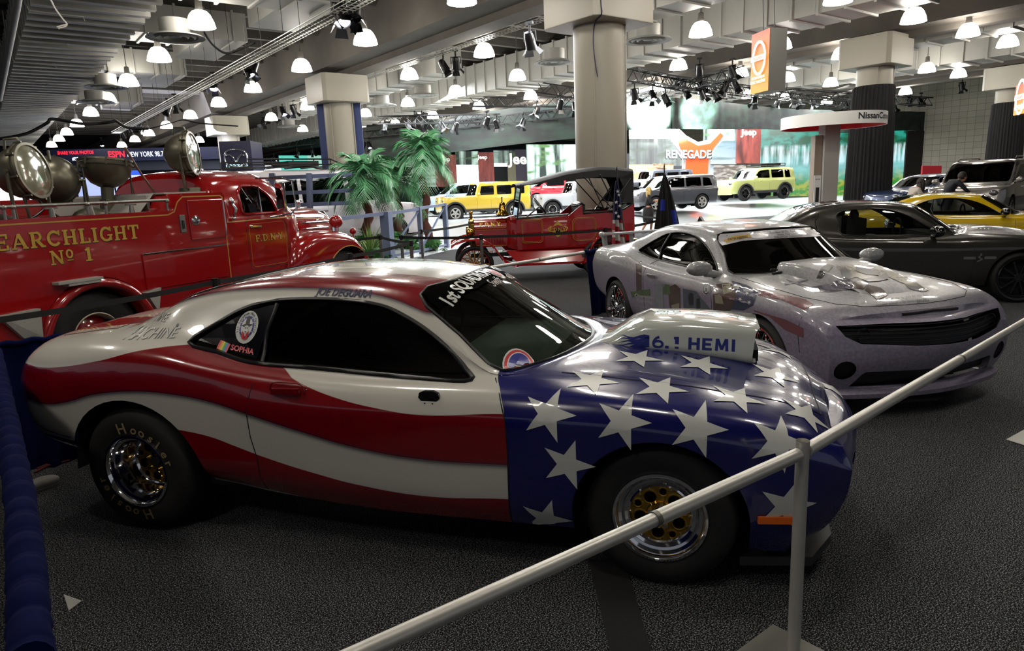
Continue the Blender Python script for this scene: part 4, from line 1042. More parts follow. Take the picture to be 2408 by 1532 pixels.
        sp([[(335, 832), (520, 806), (522, 870), (348, 884)], [(655, 760), (705, 765), (712, 860), (640, 850)]], 7, .003)
        sp([[(560, 755), (640, 755), (652, 1060), (572, 1045)]], 8, .003)
        sp([[(690, 790), (760, 760), (805, 800), (808, 1062), (728, 1062), (700, 950)], [(385, 560), (440, 540), (440, 830), (390, 830)]], 1, .0025)
        sp([[(720, 960), (800, 940), (800, 1062), (740, 1062)]], 2, .004)
        sp([[(830, 800), (960, 830), (1010, 900), (1105, 1010), (1100, 1090), (840, 1062)]], 10, .0025)
        sp([[(880, 880), (900, 840), (930, 850), (930, 960), (890, 960)], [(960, 900), (990, 890), (1000, 980), (960, 990)]], 3, .004)
        for rx, m, o in ((1.0, 9, .004), (.86, 6, .0045), (.62, 9, .005)):
            sp([[(1055 + 38 * rx * math.cos(t * PI / 10), 805 + 62 * rx * math.sin(t * PI / 10)) for t in range(20)]], m, o)
        sp([[(1045, 775), (1065, 775), (1068, 835), (1042, 835)]], 3, .0055)
        def tx(s, u, v, size, rot, m, off=.004, bold=.01, sx=1.0, O=S, k=ss, shear=0):
            V, F = text_bm(s, size, bold, shear); c, s_ = math.cos(rot), math.sin(rot)
            P = [(u + (p[0] * sx * c + p[1] * s_), v + (p[0] * sx * s_ - p[1] * c)) for p in V]
            traced(D, root, B.bvh, [P], O, k, m, off, 12, F)
        tx('Operation', 465, 890, 44, .12, 9); tx('Redwing', 468, 935, 44, .12, 9)
        for i in range(4): tx('for the fallen heroes', 470, 985 + 22 * i, 20, .12, 9, bold=0)
        tx('Operation', 610, 590, 30, .2, 9, bold=0); tx('Enduring', 900, 700, 34, .15, 9); tx('Freedom', 890, 740, 34, .15, 9); tx('Overwatch', 885, 780, 34, .15, 9)
        tx('For God so loved the World, that he gave his only Son,', 1110, 1335, 34, -.13, 3, sx=.85, O=H, k=hs); tx('whosoever believeth in him should not perish', 1190, 1362, 32, -.13, 3, sx=.75, O=H, k=hs)
        tx('JOHN 3:16', 1385, 1352, 34, -.08, 3, O=H, k=hs, sx=.7)
    mats_all = mats
    B, W, wsp = pony(root, wrap_print(), win, [(.79, 1.0), (.75, 1.1), (.80, 1.29)], decal=decal, mats=mats_all, face=face)
    mirrors(root, B, MATS['stone_wrap'], 1.98, 1.0, .98, 1.0)
    # raised cowl hood, lip, grille bars, light rings
    h = cowl()
    h.done('cowl_scoop', [MATS['stone_wrap'], DARK], root, smooth=50)
    h = MB()
    path = [(3.34, .90), (3.50, .85), (3.63, .55), (3.72, 0), (3.63, -.55), (3.50, -.85), (3.34, -.90)]; path = [crom(path, i / 4) for i in range(25)]
    h.grid([[Vector((x * 1.0 + o, y * (1 + o * .3), z)) for x, y in path] for o, z in ((-.03, .245), (.03, .225), (.055, .205), (.05, .17), (-.06, .16))])
    h.done('front_lip', [MATS['stone_wrap']], root, smooth=50)
    h = MB(); B2 = B
    for z in (.61, .64, .67, .70, .725):
        pts = []
        for i in range(21):
            y = -.74 + .074 * i; p, n = B.on((5, y, z), (-1, 0, 0))
            if p: pts.append(p + Vector((-.045, 0, 0)))
        h.tube(pts, .006, 5)
    for s in (-1, 1):
        p, n = B.on((5, s * .62, .66), (-1, 0, 0))
        if p: h.lathe([(.055, 0), (.062, .004), (.055, .008)], 20, frame(p + Vector((-.04, 0, 0)), (0, 1, 0), (0, 0, 1)), 0)
    h.done('grille_bars', [mat('bar_black', '#0d0d0f', .3)], root, smooth=50)
    for s in (-1, 1):
        p, n = B.on((5, s * .76, .40), (-1, 0, 0))
        if p: q = MB(); q.lathe([(.045, .0), (.05, .02), (.036, .024), (.001, .012)], 20, frame(p + Vector((-.05, 0, 0)), n.cross(Vector((0, 0, 1))), (0, 0, 1)), 0); q.done('fog_lens', [mat('lamp_glass', '#3a3c40', .1, coat=1)], root, smooth=60)
    h = MB(); B.line([(-.27, .79), (0, .803), (.27, .79)], (1, 2), 1, .011, h); h.done('nose_slot', [DARK], root)
    # rear wing
    h = MB(); h.bar((-.82, -.78, 1.20), (-.82, .78, 1.20), .17, .028); h.ell((-.82, -.78, 1.19), (.09, .03, .04)); h.ell((-.82, .78, 1.19), (.09, .03, .04))
    for s in (-1, 1): h.bar((-.80, s * .74, 1.03), (-.82, s * .76, 1.20), .12, .03); h.bar((-.80, s * .35, 1.05), (-.82, s * .35, 1.19), .06, .03)
    v, f = text_bm('PATRIOT', .13, .01); h.add([(-.86 + 0 - p[1] * .8 + .05, p[0] * 1.2, 1.2155) for p in v], f, 1)
    h.done('rear_wing', [MATS['stone_wrap'], mat('print_black', '#17161c')], root, bevel=.008)
    # windshield banner
    G = MB(); bw = bmesh.new(); bw.from_mesh(W.data); bv = BVHTree.FromBMesh(bw); bw.free()
    S = (1400, 480); ss = 4.03
    traced(G, root, bv, [[(1095, 295), (1500, 262), (2140, 215), (2230, 262), (2300, 300), (1700, 330), (1400, 350), (1165, 405)]], S, ss, 0, .003)
    traced(G, root, bv, [[(1215, 345), (1320, 305), (1460, 290), (1480, 320), (1340, 340), (1240, 370)]], S, ss, 1, .005)
    def gx(s, u, v, size, rot, m, off=.005):
        V, F = text_bm(s, size, .02); c, s_ = math.cos(rot), math.sin(rot)
        traced(G, root, bv, [[(u + (p[0] * c + p[1] * s_), v + (p[0] * s_ - p[1] * c)) for p in V]], S, ss, m, off, 12, F)
    gx('OATH KEEPERS', 1350, 337, 28, -.14, 2, .007)
    gx('Guardians Of The Republic', 1790, 275, 26, -.075, 2); gx('Honor Your Oath', 1815, 297, 26, -.075, 2); gx('Defend Our Constitution', 1830, 318, 26, -.075, 2)
    traced(G, root, bv, [[(2120, 240), (2160, 236), (2190, 270), (2150, 276)]], S, ss, 1, .005)
    G.done('windshield_banner', [mat('banner_silver', '#9b999e', .25, coat=.5), mat('print_gold', '#a98a35'), mat('print_black', '#17161c')], W)
    h = MB(); h.tube([(2.40, -.5, .99), (2.36, -.1, 1.0), (2.33, .3, 1.0)], .012, 6); h.tube([(2.42, .1, .98), (2.30, -.45, 1.01)], .010, 6); h.done('wiper', [TRIM], root)
    h = MB(); h.prism([(.0, .0), (.14, 0), (.05, .07)], -.015, .015, frame((.30, 0, 1.36), (1, 0, 0), (0, 0, 1))); h.done('roof_antenna', [TRIM], root)
    ms = [RUBBER, CHROME, DARK]
    for x in (0, 2.852):
        for s in (-1, 1): make_wheel(root, x, s * .83, .345, .262, .26, s, 14, .06, ms, 'mesh')
    h = MB()
    for s in (-1, 1): h.bar((.86, s * .985, .84), (1.06, s * .985, .85), .02, .03)
    for s in (-1, 1):
        d = MB(); p, n = B.on((.95, s * 2, .845), (0, -s, 0)); d.bar(p + Vector((-.1, s * .012, 0)), p + Vector((.1, s * .012, 0)), .025, .03); d.done('door_handle', [CHROME], root, bevel=.004)
    return root
MUS_ST = [
 ([-.95, -1.03, -1.08, -1.10, -1.06, -1.02, -1.01, -1.0, -1.0, -1.0], [.60, .72, .80, .82, .79, .73, .54, .36, .18, 0], [.42, .50, .64, .82, .96, 1.02, 1.05, 1.06, 1.06, 1.06]),
 (-.85, [.74, .85, .90, .91, .87, .77, .57, .38, .19, 0], [.38, .48, .64, .84, .98, 1.05, 1.07, 1.08, 1.08, 1.08]),
 (-.45, [.82, .91, .935, .945, .91, .79, .60, .40, .2, 0], [.34, .46, .64, .86, 1.0, 1.08, 1.13, 1.14, 1.14, 1.14]),
 (-.15, [.86, .93, .945, .95, .91, .79, .67, .50, .25, 0], [.30, .44, .62, .86, .98, 1.06, 1.24, 1.30, 1.31, 1.31]),
 (.10, [.87, .93, .945, .95, .91, .79, .69, .56, .30, 0], [.27, .42, .60, .84, .96, 1.03, 1.27, 1.38, 1.40, 1.40]),
 (.45, [.87, .93, .94, .945, .90, .79, .70, .57, .31, 0], [.25, .40, .58, .81, .93, .99, 1.22, 1.405, 1.45, 1.455]),
 (.85, [.87, .93, .94, .94, .90, .79, .705, .575, .32, 0], [.24, .38, .57, .79, .91, .965, 1.19, 1.405, 1.45, 1.46]),
 (1.15, [.87, .93, .94, .94, .90, .79, .71, .58, .32, 0], [.24, .38, .56, .78, .90, .955, 1.16, 1.385, 1.43, 1.44]),
 ([1.40, 1.40, 1.40, 1.40, 1.40, 1.40, 1.40, 1.42, 1.50, 1.54], [.87, .93, .94, .94, .90, .79, .71, .59, .33, 0], [.24, .37, .56, .775, .89, .95, 1.12, 1.33, 1.38, 1.39]),
 ([1.66, 1.66, 1.66, 1.66, 1.66, 1.66, 1.66, 1.66, 1.80, 1.86], [.87, .93, .94, .94, .90, .79, .735, .66, .36, 0], [.24, .37, .56, .77, .885, .945, 1.03, 1.15, 1.20, 1.21]),
 ([1.92, 1.92, 1.92, 1.92, 1.92, 1.93, 1.94, 1.95, 2.12, 2.18], [.87, .93, .94, .945, .90, .79, .765, .735, .38, 0], [.24, .37, .56, .765, .88, .94, .95, .96, .985, .99]),
 ([2.10, 2.10, 2.10, 2.10, 2.10, 2.12, 2.14, 2.16, 2.22, 2.26], [.87, .93, .95, .955, .91, .80, .74, .64, .34, 0], [.24, .37, .56, .77, .885, .945, .965, .98, 1.02, 1.02]),
 (2.5, [.87, .935, .955, .965, .92, .81, .68, .5, .26, 0], [.24, .37, .56, .77, .88, .93, .955, .985, 1.03, 1.03]),
 (2.9, [.87, .935, .955, .96, .915, .81, .66, .48, .25, 0], [.22, .36, .55, .75, .86, .90, .93, .96, .99, .99]),
 (3.2, [.85, .92, .94, .945, .90, .79, .64, .47, .24, 0], [.20, .34, .53, .72, .82, .86, .88, .90, .92, .92]),
 (3.42, [.80, .88, .91, .91, .86, .76, .6, .42, .21, 0], [.18, .32, .50, .69, .77, .81, .82, .83, .84, .84]),
 (3.52, [.74, .82, .86, .86, .81, .70, .52, .36, .18, 0], [.17, .30, .46, .64, .72, .75, .76, .77, .78, .78])]
def mustang():
    root = thing('grey_sports_coupe', 'charcoal grey sports coupe parked behind the wrapped silver muscle car', 'car', (10.202, 5.787, 0), -.858)
    win = smooth_poly([(.40, 1.14), (.37, 1.26), (.46, 1.325), (.70, 1.35), (.97, 1.345), (1.18, 1.30), (1.36, 1.22), (1.56, 1.09), (1.78, .965), (1.6, .965), (1.0, .975), (.46, .995)], 3)
    paint = mat('charcoal_paint', '#35332f', .25, .5, coat=1)
    m2 = [mat('badge_silver', '#8f8f8c', .3, .8)]
    def decal(B, D):
        v, f = polys_vf([[(-.20, -.018), (-.055, -.018), (-.055, .018), (-.20, .018)], [(.055, -.018), (.20, -.018), (.20, .018), (.055, .018)]] + ribbon([(-.03, -.05), (.03, -.02), (-.02, .01), (.02, .045), (.0, .06)], .018))
        wrap(D, v, f, frame((2.20, -1.3, .64), (1, 0, 0), (0, 0, 1)), B.bvh, .002, .1, 1, 1.2)
    B, W, wsp = pony(root, paint, win, None, glass('window_glass', (.62, .66, .62), .05), arch_r=(.40, .40), wb=2.72, st=MUS_ST, decal=decal, mats=m2, gaps=True, bul=(.04, .08))
    mirrors(root, B, mat('black_gloss', '#08080a', .12, coat=1), 1.62, .99, .95, 1.1)
    h = MB()
    for s in (-1, 1):
        for i in range(9): h.ell((2.35 + .05 * i, s * .42, 1.0 - .004 * i), (.014, .045, .016), 8, 6)
    h.done('hood_louvres', [mat('louvre_bright', '#a8a8a4', .2, .8)], root, smooth=60)
    h = MB()
    for s in (-1, 1): h.tube([(2.05, s * .45, .97), (2.25, s * .05, 1.02)], .012, 6)
    h.done('wiper', [TRIM], root)
    h = MB(); q = [(-.30, 1.30), (-.06, 1.345), (.06, 1.34), (.06, 1.20), (-.10, 1.08)]
    for s in (-1,):
        pts = [B.on((a, s * 2, b), (0, -s, 0), .01)[0] for a, b in ((.12, 1.30), (.09, 1.20), (.12, 1.06))]
        if all(pts): h.tube(pts, .012, 6)
    h.done('quarter_vent', [TRIM], root)
    ms = [RUBBER, mat('black_rim', '#101012', .2, coat=1), DARK]
    for x in (0, 2.72):
        for s in (-1, 1): make_wheel(root, x, s * .82, .35, .27, .25, s, 10, .04, ms, 'spoke', .022)
    return root
def yellow():
    root = thing('yellow_coupe', 'bright yellow coupe half hidden behind the charcoal grey coupe', 'car', (15.2, 6.75, 0), R(-58))
    win = smooth_poly([(.30, 1.07), (.48, 1.18), (.72, 1.275), (1.0, 1.305), (1.3, 1.285), (1.52, 1.22), (1.72, 1.12), (1.90, 1.0), (1.93, .965), (1.6, .975), (1.1, .985), (.80, .995), (.62, 1.01), (.45, 1.035)], 3)
    B, W, wsp = pony(root, mat('yellow_paint', '#c7a606', .25, coat=1), win, [(.79, 1.0), (.75, 1.1), (.80, 1.29)], glass('window_glass', (.62, .66, .62)), ny=3)
    mirrors(root, B, mat('black_gloss', '#08080a', .12, coat=1), 1.93, 1.0, .97, 1)
    ms = [RUBBER, mat('black_rim', '#101012', .2, coat=1), DARK]
    for x in (0, 2.852):
        for s in (-1, 1): make_wheel(root, x, s * .83, .345, .262, .25, s, 10, .04, ms, 'spoke', .03)
    return root
def wagon_st(rear, front, w, zb, zbelt, zroof, xh, xt, xc, zh, tumble=.1, nose=.06, rz=0.0, boxy=False):
    """stations of a tall car: xh hood front, xt header, xc cowl, zh hood height"""
    w2 = w / 2
    def low(k=1.0): return [w2 * .93 * k, w2 * .98 * k, w2 * k, w2 * k, w2 * .985 * k, w2 * .95 * k]
    zl = [zb, zb + .12, zb + .32, zbelt - .22, zbelt - .06, zbelt]
    yr = w2 - tumble - .08
    def up(z, k=1.0): return [w2 * .95 - tumble * .5, yr, yr * .55, 0], [zbelt + (z - zbelt) * .5, z - .05, z - .008, z]
    S = []
    for x, dz, k in ((-rear, -.10, .93), (-rear + .06, -.04, .985), (-rear + .25, -.01, 1), (0, 0, 1), (xt * .5, .0, 1)):
        u, z = up(zroof + dz - rz * (1 if x < .3 else 0), k); S.append((x, low(k) + [a * k for a in u], zl + z))
    u, z = up(zroof - .03); S.append(([xt] * 6 + [xt, xt, xt + .07, xt + .10], low() + u, zl + z))
    xm = (xt + xc) / 2
    S.append(([xm] * 6 + [xm, xm, xm + .10, xm + .14], low() + [w2 * .93 - tumble * .4, yr + .07, yr * .58, 0], zl + [zbelt + (zroof - zbelt) * .26, (zroof + zbelt) / 2 - .02, (zroof + zbelt) / 2, (zroof + zbelt) / 2]))
    S.append(([xc] * 6 + [xc, xc + .01, xc + .16, xc + .20], low() + [w2 * .90, w2 * .86, w2 * .45, 0], zl + [zbelt + .008, zbelt + .015, zbelt + .02, zbelt + .025]))
    zf = [zb, zb + .12, zb + .32, zh - .22, zh - .07, zh - .02]
    zf2 = [zb, zb + .10, zb + .28, zh - .26, zh - .12, zh - .07]
    hy = [w2 * .80, w2 * .6, w2 * .3, 0]
    S.append((xc + .28, low() + hy, [(a + b) / 2 for a, b in zip(zl, zf)] + [(zbelt + zh) / 2 + .01] * 4))
    S.append((xh - .35, low() + hy, zf + [zh + .0, zh + .015, zh + .02, zh + .025]))
    kk = .99 if boxy else .95
    S.append((xh - .08, low(kk) + [a * kk for a in hy], zf2 + [zh - .03] * 4) if not boxy else (xh - .08, low(.99) + hy, zf + [zh] * 4))
    k3 = .96 if boxy else .86
    S.append(([xh, xh + .03, xh + .04, xh + .02, xh, xh] + [xh, xh + .01, xh + .02, xh + .02], low(k3) + [a * k3 for a in hy], ([a - .01 for a in zf] if boxy else [a - .04 for a in zf2]) + [zh - (.02 if boxy else .09)] * 4))
    return S
def wagon(name, label, loc, rz, paint, wins, dims, wheel, z0=0, scale=1.0, group=None, rails=None, cladding=None, grille=None, lights=True, rw=True, tub=True):
    rear, front_, w_, zb, zbelt, zroof, xh, xt, xc, zh, wb, rwh = dims
    root = thing(name, label, 'car', (loc[0], loc[1], z0), rz, group); root.scale = (scale,) * 3
    B = Body(wagon_st(rear, front_, w_, zb, zbelt, zroof, xh, xt, xc, zh, boxy=cladding == 'boxy', tumble=.04 if cladding == 'boxy' else .11), nx=2, sec=2, creases=(3,) if cladding == 'boxy' else (), bulge=(.03, .01 if cladding == 'boxy' else .08))
    for x in (0, wb):
        B.drop(B.stamp(arch_poly(x, rwh, rwh + .06, 0, rwh + .06, 12), (0, 2), lambda f: abs(f.calc_center_median().y) > .45 and f.calc_center_median().z < zbelt))
    gm = GLASS_D
    for P in wins:
        g = B.stamp(rpoly(P, .05, 2), (0, 2), lambda f: abs(f.calc_center_median().y) > .4 and abs(f.normal.y) > .3)
        for s, gg in each_side(g): B.take(gg, 'side_window', gm, root, .012)
    yt = w_ / 2 - .19; yb = w_ / 2 * .86 - .02
    fw = rpoly([(-yt, zroof - .10), (yt, zroof - .10), (yb, zbelt + .04), (-yb, zbelt + .04)], .06, 2)
    B.take(B.stamp(fw, (1, 2), lambda f: f.normal.x > .2 and f.calc_center_median().z > zbelt), 'windshield', gm, root, .006)
    if rw:
        bw = rpoly([(-yt + .05, zroof - .14), (yt - .05, zroof - .14), (yt + .02, zbelt + .06), (-yt - .02, zbelt + .06)], .06, 2)
        B.take(B.stamp(bw, (1, 2), lambda f: f.normal.x < -.2 and f.calc_center_median().z > zbelt), 'rear_window', gm, root, .006)
    B.finish('body', [paint], root)
    if cladding:
        c = MB()
        for s in (-1, 1):
            for x in (0, wb):
                rr = rwh + .06
                rows = [[Vector((x + r_ * math.cos(PI * i / 14 * 1.1 - .15), s * (w_ / 2 + y_), rwh + r_ * math.sin(PI * i / 14 * 1.1 - .15))) for i in range(15)] for r_, y_ in ((rr - .01, -.05), (rr - .005, .05), (rr + .06, .045), (rr + .07, -.02))]
                c.grid(rows)
            c.bar((rwh + .1, s * (w_ / 2 - .0), zb + .05), (wb - rwh - .1, s * (w_ / 2 - .0), zb + .05), .06, .12)
        c.done('wheel_arch_trim', [mat('grey_plastic', '#2c2c2e', .5)], root, smooth=50)
    ub = MB(); ub.box((wb / 2, 0, zb + .12), (wb - 2 * rwh - .15, w_ * .88, .2)); ub.box((wb / 2, 0, zb + .1), (rear + xh - .3, w_ * .45, .2)); wells(ub, (0, wb), w_ / 2 - .03, rwh + .06, rwh, w_ / 2 - .35); ub.done('underbody', [DARK], root)
    if tub:
        ub = MB(); ub.box((wb * .3, 0, zbelt - .12), (wb * .8, w_ * .84, .2))
        for s in (-1, 1): ub.box((wb * .42, s * .36, zbelt + .08), (.14, .42, .4)); ub.box((wb * .05, s * .36, zbelt + .08), (.14, .42, .4))
        ub.done('cabin', [CABIN], root)
    if rails:
        for s in (-1, 1):
            r = MB(); r.tube([(rear * -.6, s * (w_ / 2 - .25), zroof - .02), (-rear * .55, s * (w_ / 2 - .25), zroof + .05), (xt - .35, s * (w_ / 2 - .25), zroof + .05), (xt - .25, s * (w_ / 2 - .25), zroof - .02)], .02, 6); r.done('roof_rail', [rails], root, smooth=60)
    if lights:
        for s in (-1, 1):
            l = MB(); l.ell((-rear - .0, s * (w_ / 2 - .13), zbelt - .15), (.05, .09, .12), 12, 8); l.done('tail_light', [mat('red_lens', '#a01014', .2, coat=.5)], root, smooth=60)
            l = MB(); l.ell((xh - .0, s * (w_ / 2 - .28), zh - .2), (.06, .13, .09), 12, 8); l.done('headlight', [mat('lamp_glass', '#3a3c40', .1, coat=1)], root, smooth=60)
    if grille:
        l = MB()
        for i in range(7): l.box((xh + .06, -.33 + .11 * i, zh - .22), (.04, .05, .20))
        l.done('grille', [grille], root, bevel=.004)
    for s in (-1, 1):
        l = MB(); l.ell((xc - .12, s * (w_ / 2 + .07), zbelt + .08), (.06, .10, .08), 12, 8); l.bar((xc - .1, s * (w_ / 2 - .06), zbelt + .03), (xc - .1, s * (w_ / 2 + .05), zbelt + .05), .04, .04); l.done('side_mirror', [paint if cladding != 'black' else TRIM], root, smooth=60)
        l = MB()
        for hx in (wb * .30, wb * .62): l.bar((hx - .08, s * (w_ / 2 + .01), zbelt - .12), (hx + .08, s * (w_ / 2 + .01), zbelt - .12), .03, .03)
        l.done('door_handle', [CHROME if not cladding else paint], root)
        g = Gap('panel_gap', GAP, root)
        for x in (xc - .05, wb * .40, wb * .07 + .0):
            B.line([(x, zbelt - .02), (x, zb + .15)], (0, 2), s, .004, g, 0, False, .15)
        g.done('panel_gaps', [GAP], root)
    for x in (0, wb):
        for s in (-1, 1): make_wheel(root, x, s * (w_ / 2 - .11), rwh, wheel[0], .22, s, 10, .03, [RUBBER, wheel[1], DARK], wheel[2], .04)
    return root, B
# ------------------------------------------------------------------ the two fire department vehicles
FRED = mat('fire_red_paint', '#8c0a0c', .16, coat=1)
LEAF = mat('gold_leaf', '#c9a548', .3, .4, noise=.15, nscale=40)
LEAFLINE = mat('gold_line', '#a88432', .4)
STEEL = mat('brushed_steel', '#8b8b86', .35, .9)
TREAD = mat('tread_plate', '#a3a199', .45, .25, bump=.5, noise=.12, nscale=60)
LAMPG = mat('searchlight_bronze', '#5d5a4c', .38, .75)
LENS = mat('searchlight_lens', '#7d7c68', .12, .2, coat=1)
def truck():
    X0, Y0, A = .289, 9.151, .507
    root = thing('searchlight_truck', 'red fire department searchlight truck with gold SEARCHLIGHT lettering on its side', 'truck', (X0, Y0, 0), A)
    W = 1.2
    for s in (-1, 1):
        b = MB()
        P = [(-2.2, .62), (-2.2, 1.765), (1.02, 1.765), (1.10, 1.80), (1.16, 1.90), (1.22, 1.955), (1.82, 1.955), (1.86, 1.92), (1.86, .62), (.66, .62)]
        P += [(.63 * math.cos(R(a)), .50 + .63 * math.sin(R(a))) for a in range(10, 171, 10)] + [(-.66, .62)]
        M = Matrix(((1, 0, 0, 0), (0, 0, 1, 0), (0, 1, 0, 0), (0, 0, 0, 1)))
        y0, y1 = (-W, -W + .42) if s < 0 else (W - .42, W)
        bm = bmesh.new(); vs = [bm.verts.new((a, y0, c)) for a, c in P]; f = bm.faces.new(vs)
        r = bmesh.ops.extrude_face_region(bm, geom=[f]); bmesh.ops.translate(bm, vec=(0, y1 - y0, 0), verts=[v for v in r['geom'] if isinstance(v, bmesh.types.BMVert)])
        bmesh.ops.recalc_face_normals(bm, faces=bm.faces[:])
        es = [e for e in bm.edges if len(e.link_faces) == 2 and e.calc_face_angle(0) > R(60)]
        bmesh.ops.bevel(bm, geom=es, offset=.012, segments=2, affect='EDGES'); bmesh.ops.triangulate(bm, faces=[f for f in bm.faces if len(f.verts) > 4])
        me = bpy.data.meshes.new('body_side'); bm.to_mesh(me); bm.free(); me.materials.append(FRED); shade(me, 30)
        o = bpy.data.objects.new('body_side', me); col.objects.link(o); o.parent = root
    b = MB(); b.box((-.17, 0, 1.35), (4.06, 1.6, .12)); b.box((1.52, 0, 1.5), (.66, 1.57, .88)); b.done('deck', [FRED], root, bevel=.01)
    b = MB(); b.box((1.5, 0, 1.965), (.62, 1.9, .02)); b.box((1.13, 0, 1.85), (.04, 1.5, .2)); b.add([(1.18, -.80, 1.97), (1.18, .80, 1.97), (.92, .80, 1.72), (.92, -.80, 1.72)], [(0, 1, 2, 3)])
    b.done('tread_plate_step', [TREAD], root)
    # gold line and lettering
    L = MB(); yy = -W - .002
    def stripe(pts, w=.014):
        for q in ribbon(pts, w): L.add([(a, yy, c) for a, c in q], [(0, 1, 2, 3)], 0)
    stripe([(-2.15, 1.72), (.99, 1.72), (1.08, 1.75), (1.14, 1.86), (1.22, 1.915), (1.78, 1.915), (1.815, 1.89), (1.80, .66)])
    L.done('gold_pinstripe', [LEAFLINE], root)
    def slab_on(s, cx, z, h, width, y, name, sh=.006):
        P = slab_polys(s, h); w0 = max(p[0] for q in P for p in q) - min(p[0] for q in P for p in q); k = width / w0
        m = MB()
        for i, q in enumerate(P):
            e = .0007 * (i % 9)
            m.add([(cx + p[0] * k + sh, y - .0012 - e * .2, z + p[1] - sh * 1.2) for p in q], [tuple(range(len(q)))], 1)
        for i, q in enumerate(P): m.add([(cx + p[0] * k, y - .004 - .0003 * (i % 9), z + p[1]) for p in q], [tuple(range(len(q)))], 0)
        m.done(name, [LEAF, mat('shadow_ink', '#160403', .5)], root)
    slab_on('SEARCHLIGHT', -.215, 1.49, .148, 1.60, -W - .001, 'gold_lettering')
    slab_on('No', -.29, 1.312, .135, .23, -W - .001, 'gold_lettering'); slab_on('1', -.02, 1.312, .135, .075, -W - .001, 'gold_lettering')
    # compartment doors, plates, lamp
    for x0, x1, z0, z1 in ((.58, 1.76, .92, 1.31), (1.265, 1.80, 1.41, 1.875)):
        m = MB(); m.box(((x0 + x1) / 2, -W - .006, (z0 + z1) / 2), (x1 - x0, .02, z1 - z0)); m.done('compartment_door', [FRED], root, bevel=.008)
        m = MB(); m.tube([(x0, -W - .02, z1 + .004), (x1, -W - .02, z1 + .004)] if z1 < 1.5 else [(x1 + .0, -W - .02, z0 + .02), (x1 + .0, -W - .02, z1 - .02)], .009, 6); m.done('door_hinge', [CHROME], root)
    m = MB(); m.lathe([(.001, .02), (.03, .025), (.045, .012), (.05, .016), (.058, .006), (.06, 0)], 24, WM(1.355, -W - .015, 1.635, -1)); m.done('round_latch', [CHROME], root, smooth=40)
    m = MB(); m.box((1.17, -W - .008, 1.61), (.075, .016, .20)); m.box((1.17, -W - .02, 1.60), (.022, .02, .10), 1); m.done('latch_plate', [STEEL, TRIM], root, bevel=.003)
    # rail
    m = MB(); m.tube([(-2.1, -1.13, 1.875), (1.08, -1.13, 1.885)], .017, 10); 
    for x in (-1.9, -1.3, -.70, -.62, .10, .30, 1.06): m.cyl((x, -1.13, 1.75), (x, -1.13, 1.87), .014, seg=8); m.ell((x, -1.13, 1.875), (.028, .028, .024), 10, 6)
    m.done('hand_rail', [STEEL], root, smooth=50)
    # rear fender, steps and wheels
    for s in (-1, 1):
        m = MB(); rows = []
        for dr, dy in ((-.015, -.10), (-.012, .005), (.0, .045), (.03, .07), (.07, .06), (.09, .0), (.09, -.05)):
            rows.append([Vector(((.56 + dr) * math.cos(R(a)), s * (W + dy), .48 + (.56 + dr) * math.sin(R(a)))) for a in range(-5, 186, 5)])
        m.grid(rows); m.done('rear_fender', [FRED], root, smooth=60)
    m = MB(); m.box((-.20, -W - .03, 1.135), (.46, .14, .028)); m.box((-.16, -W - .03, 1.11), (.34, .13, .03)); m.done('fender_step', [TREAD], root, bevel=.004)
    m = MB(); m.add([(-.98, -W - .06, .92), (-.62, -W - .07, .93), (-.64, -W - .07, .66), (-.80, -W - .05, .68), (-.98, -W + .02, .92), (-.80, -W + .02, .68), (-.62, -W + .02, .93), (-.64, -W + .02, .66)], [(0, 1, 2, 3), (0, 3, 5, 4), (0, 4, 6, 1), (3, 2, 7, 5), (1, 6, 7, 2)]); m.done('tread_plate_corner', [TREAD], root)
    m = MB(); m.add([(.52, -W - .07, .90), (.72, -W - .06, .93), (.66, -W - .05, .66), (.52, -W + .02, .90), (.72, -W + .02, .93), (.66, -W + .02, .66)], [(0, 1, 2), (0, 3, 4, 1), (1, 4, 5, 2), (0, 2, 5, 3)]); m.done('tread_plate_corner', [TREAD], root)
    def truck_wheel(x, y, s):
        M = WM(x, y, .50, s); t = MB(); tyre(t, M, .50, .265, .26, 0, 48); tw = t.done('wheel', [RUBBER], root, smooth=50)
        t = MB(); t.lathe([(.27, .10), (.275, .125), (.262, .13), (.25, .11), (.24, .03)], 40, M, 0); t.lathe([(.24, .03), (.16, .05), (.10, .10), (.09, .12), (.001, .12)], 32, M, 1)
        for i in range(6): a = i * PI / 3; t.cyl(M @ Vector((.14 * math.cos(a), .14 * math.sin(a), .06)), M @ Vector((.14 * math.cos(a), .14 * math.sin(a), .10)), .018, seg=8, m=1)
        t.done('rim', [mat('cream_paint', '#b5ae92', .4), FRED], tw, smooth=40)
    for s in (-1, 1): truck_wheel(0, s * 1.0, s); truck_wheel(4.33, s * .93, s)
    m = MB(); m.box((1.2, 0, .75), (6.2, .9, .18)); m.box((0, 0, .95), (1.3, 1.5, .9)); m.box((4.3, 0, .95), (1.1, 1.2, .6)); m.box((.9, 0, .62), (1.5, 2.3, .1)); m.done('chassis', [DARK], root)
    # cab and hood in one shell
    def S(x, y, z): return (x, y, z)
    hz = [.80, .95, 1.2, 1.42, 1.55]
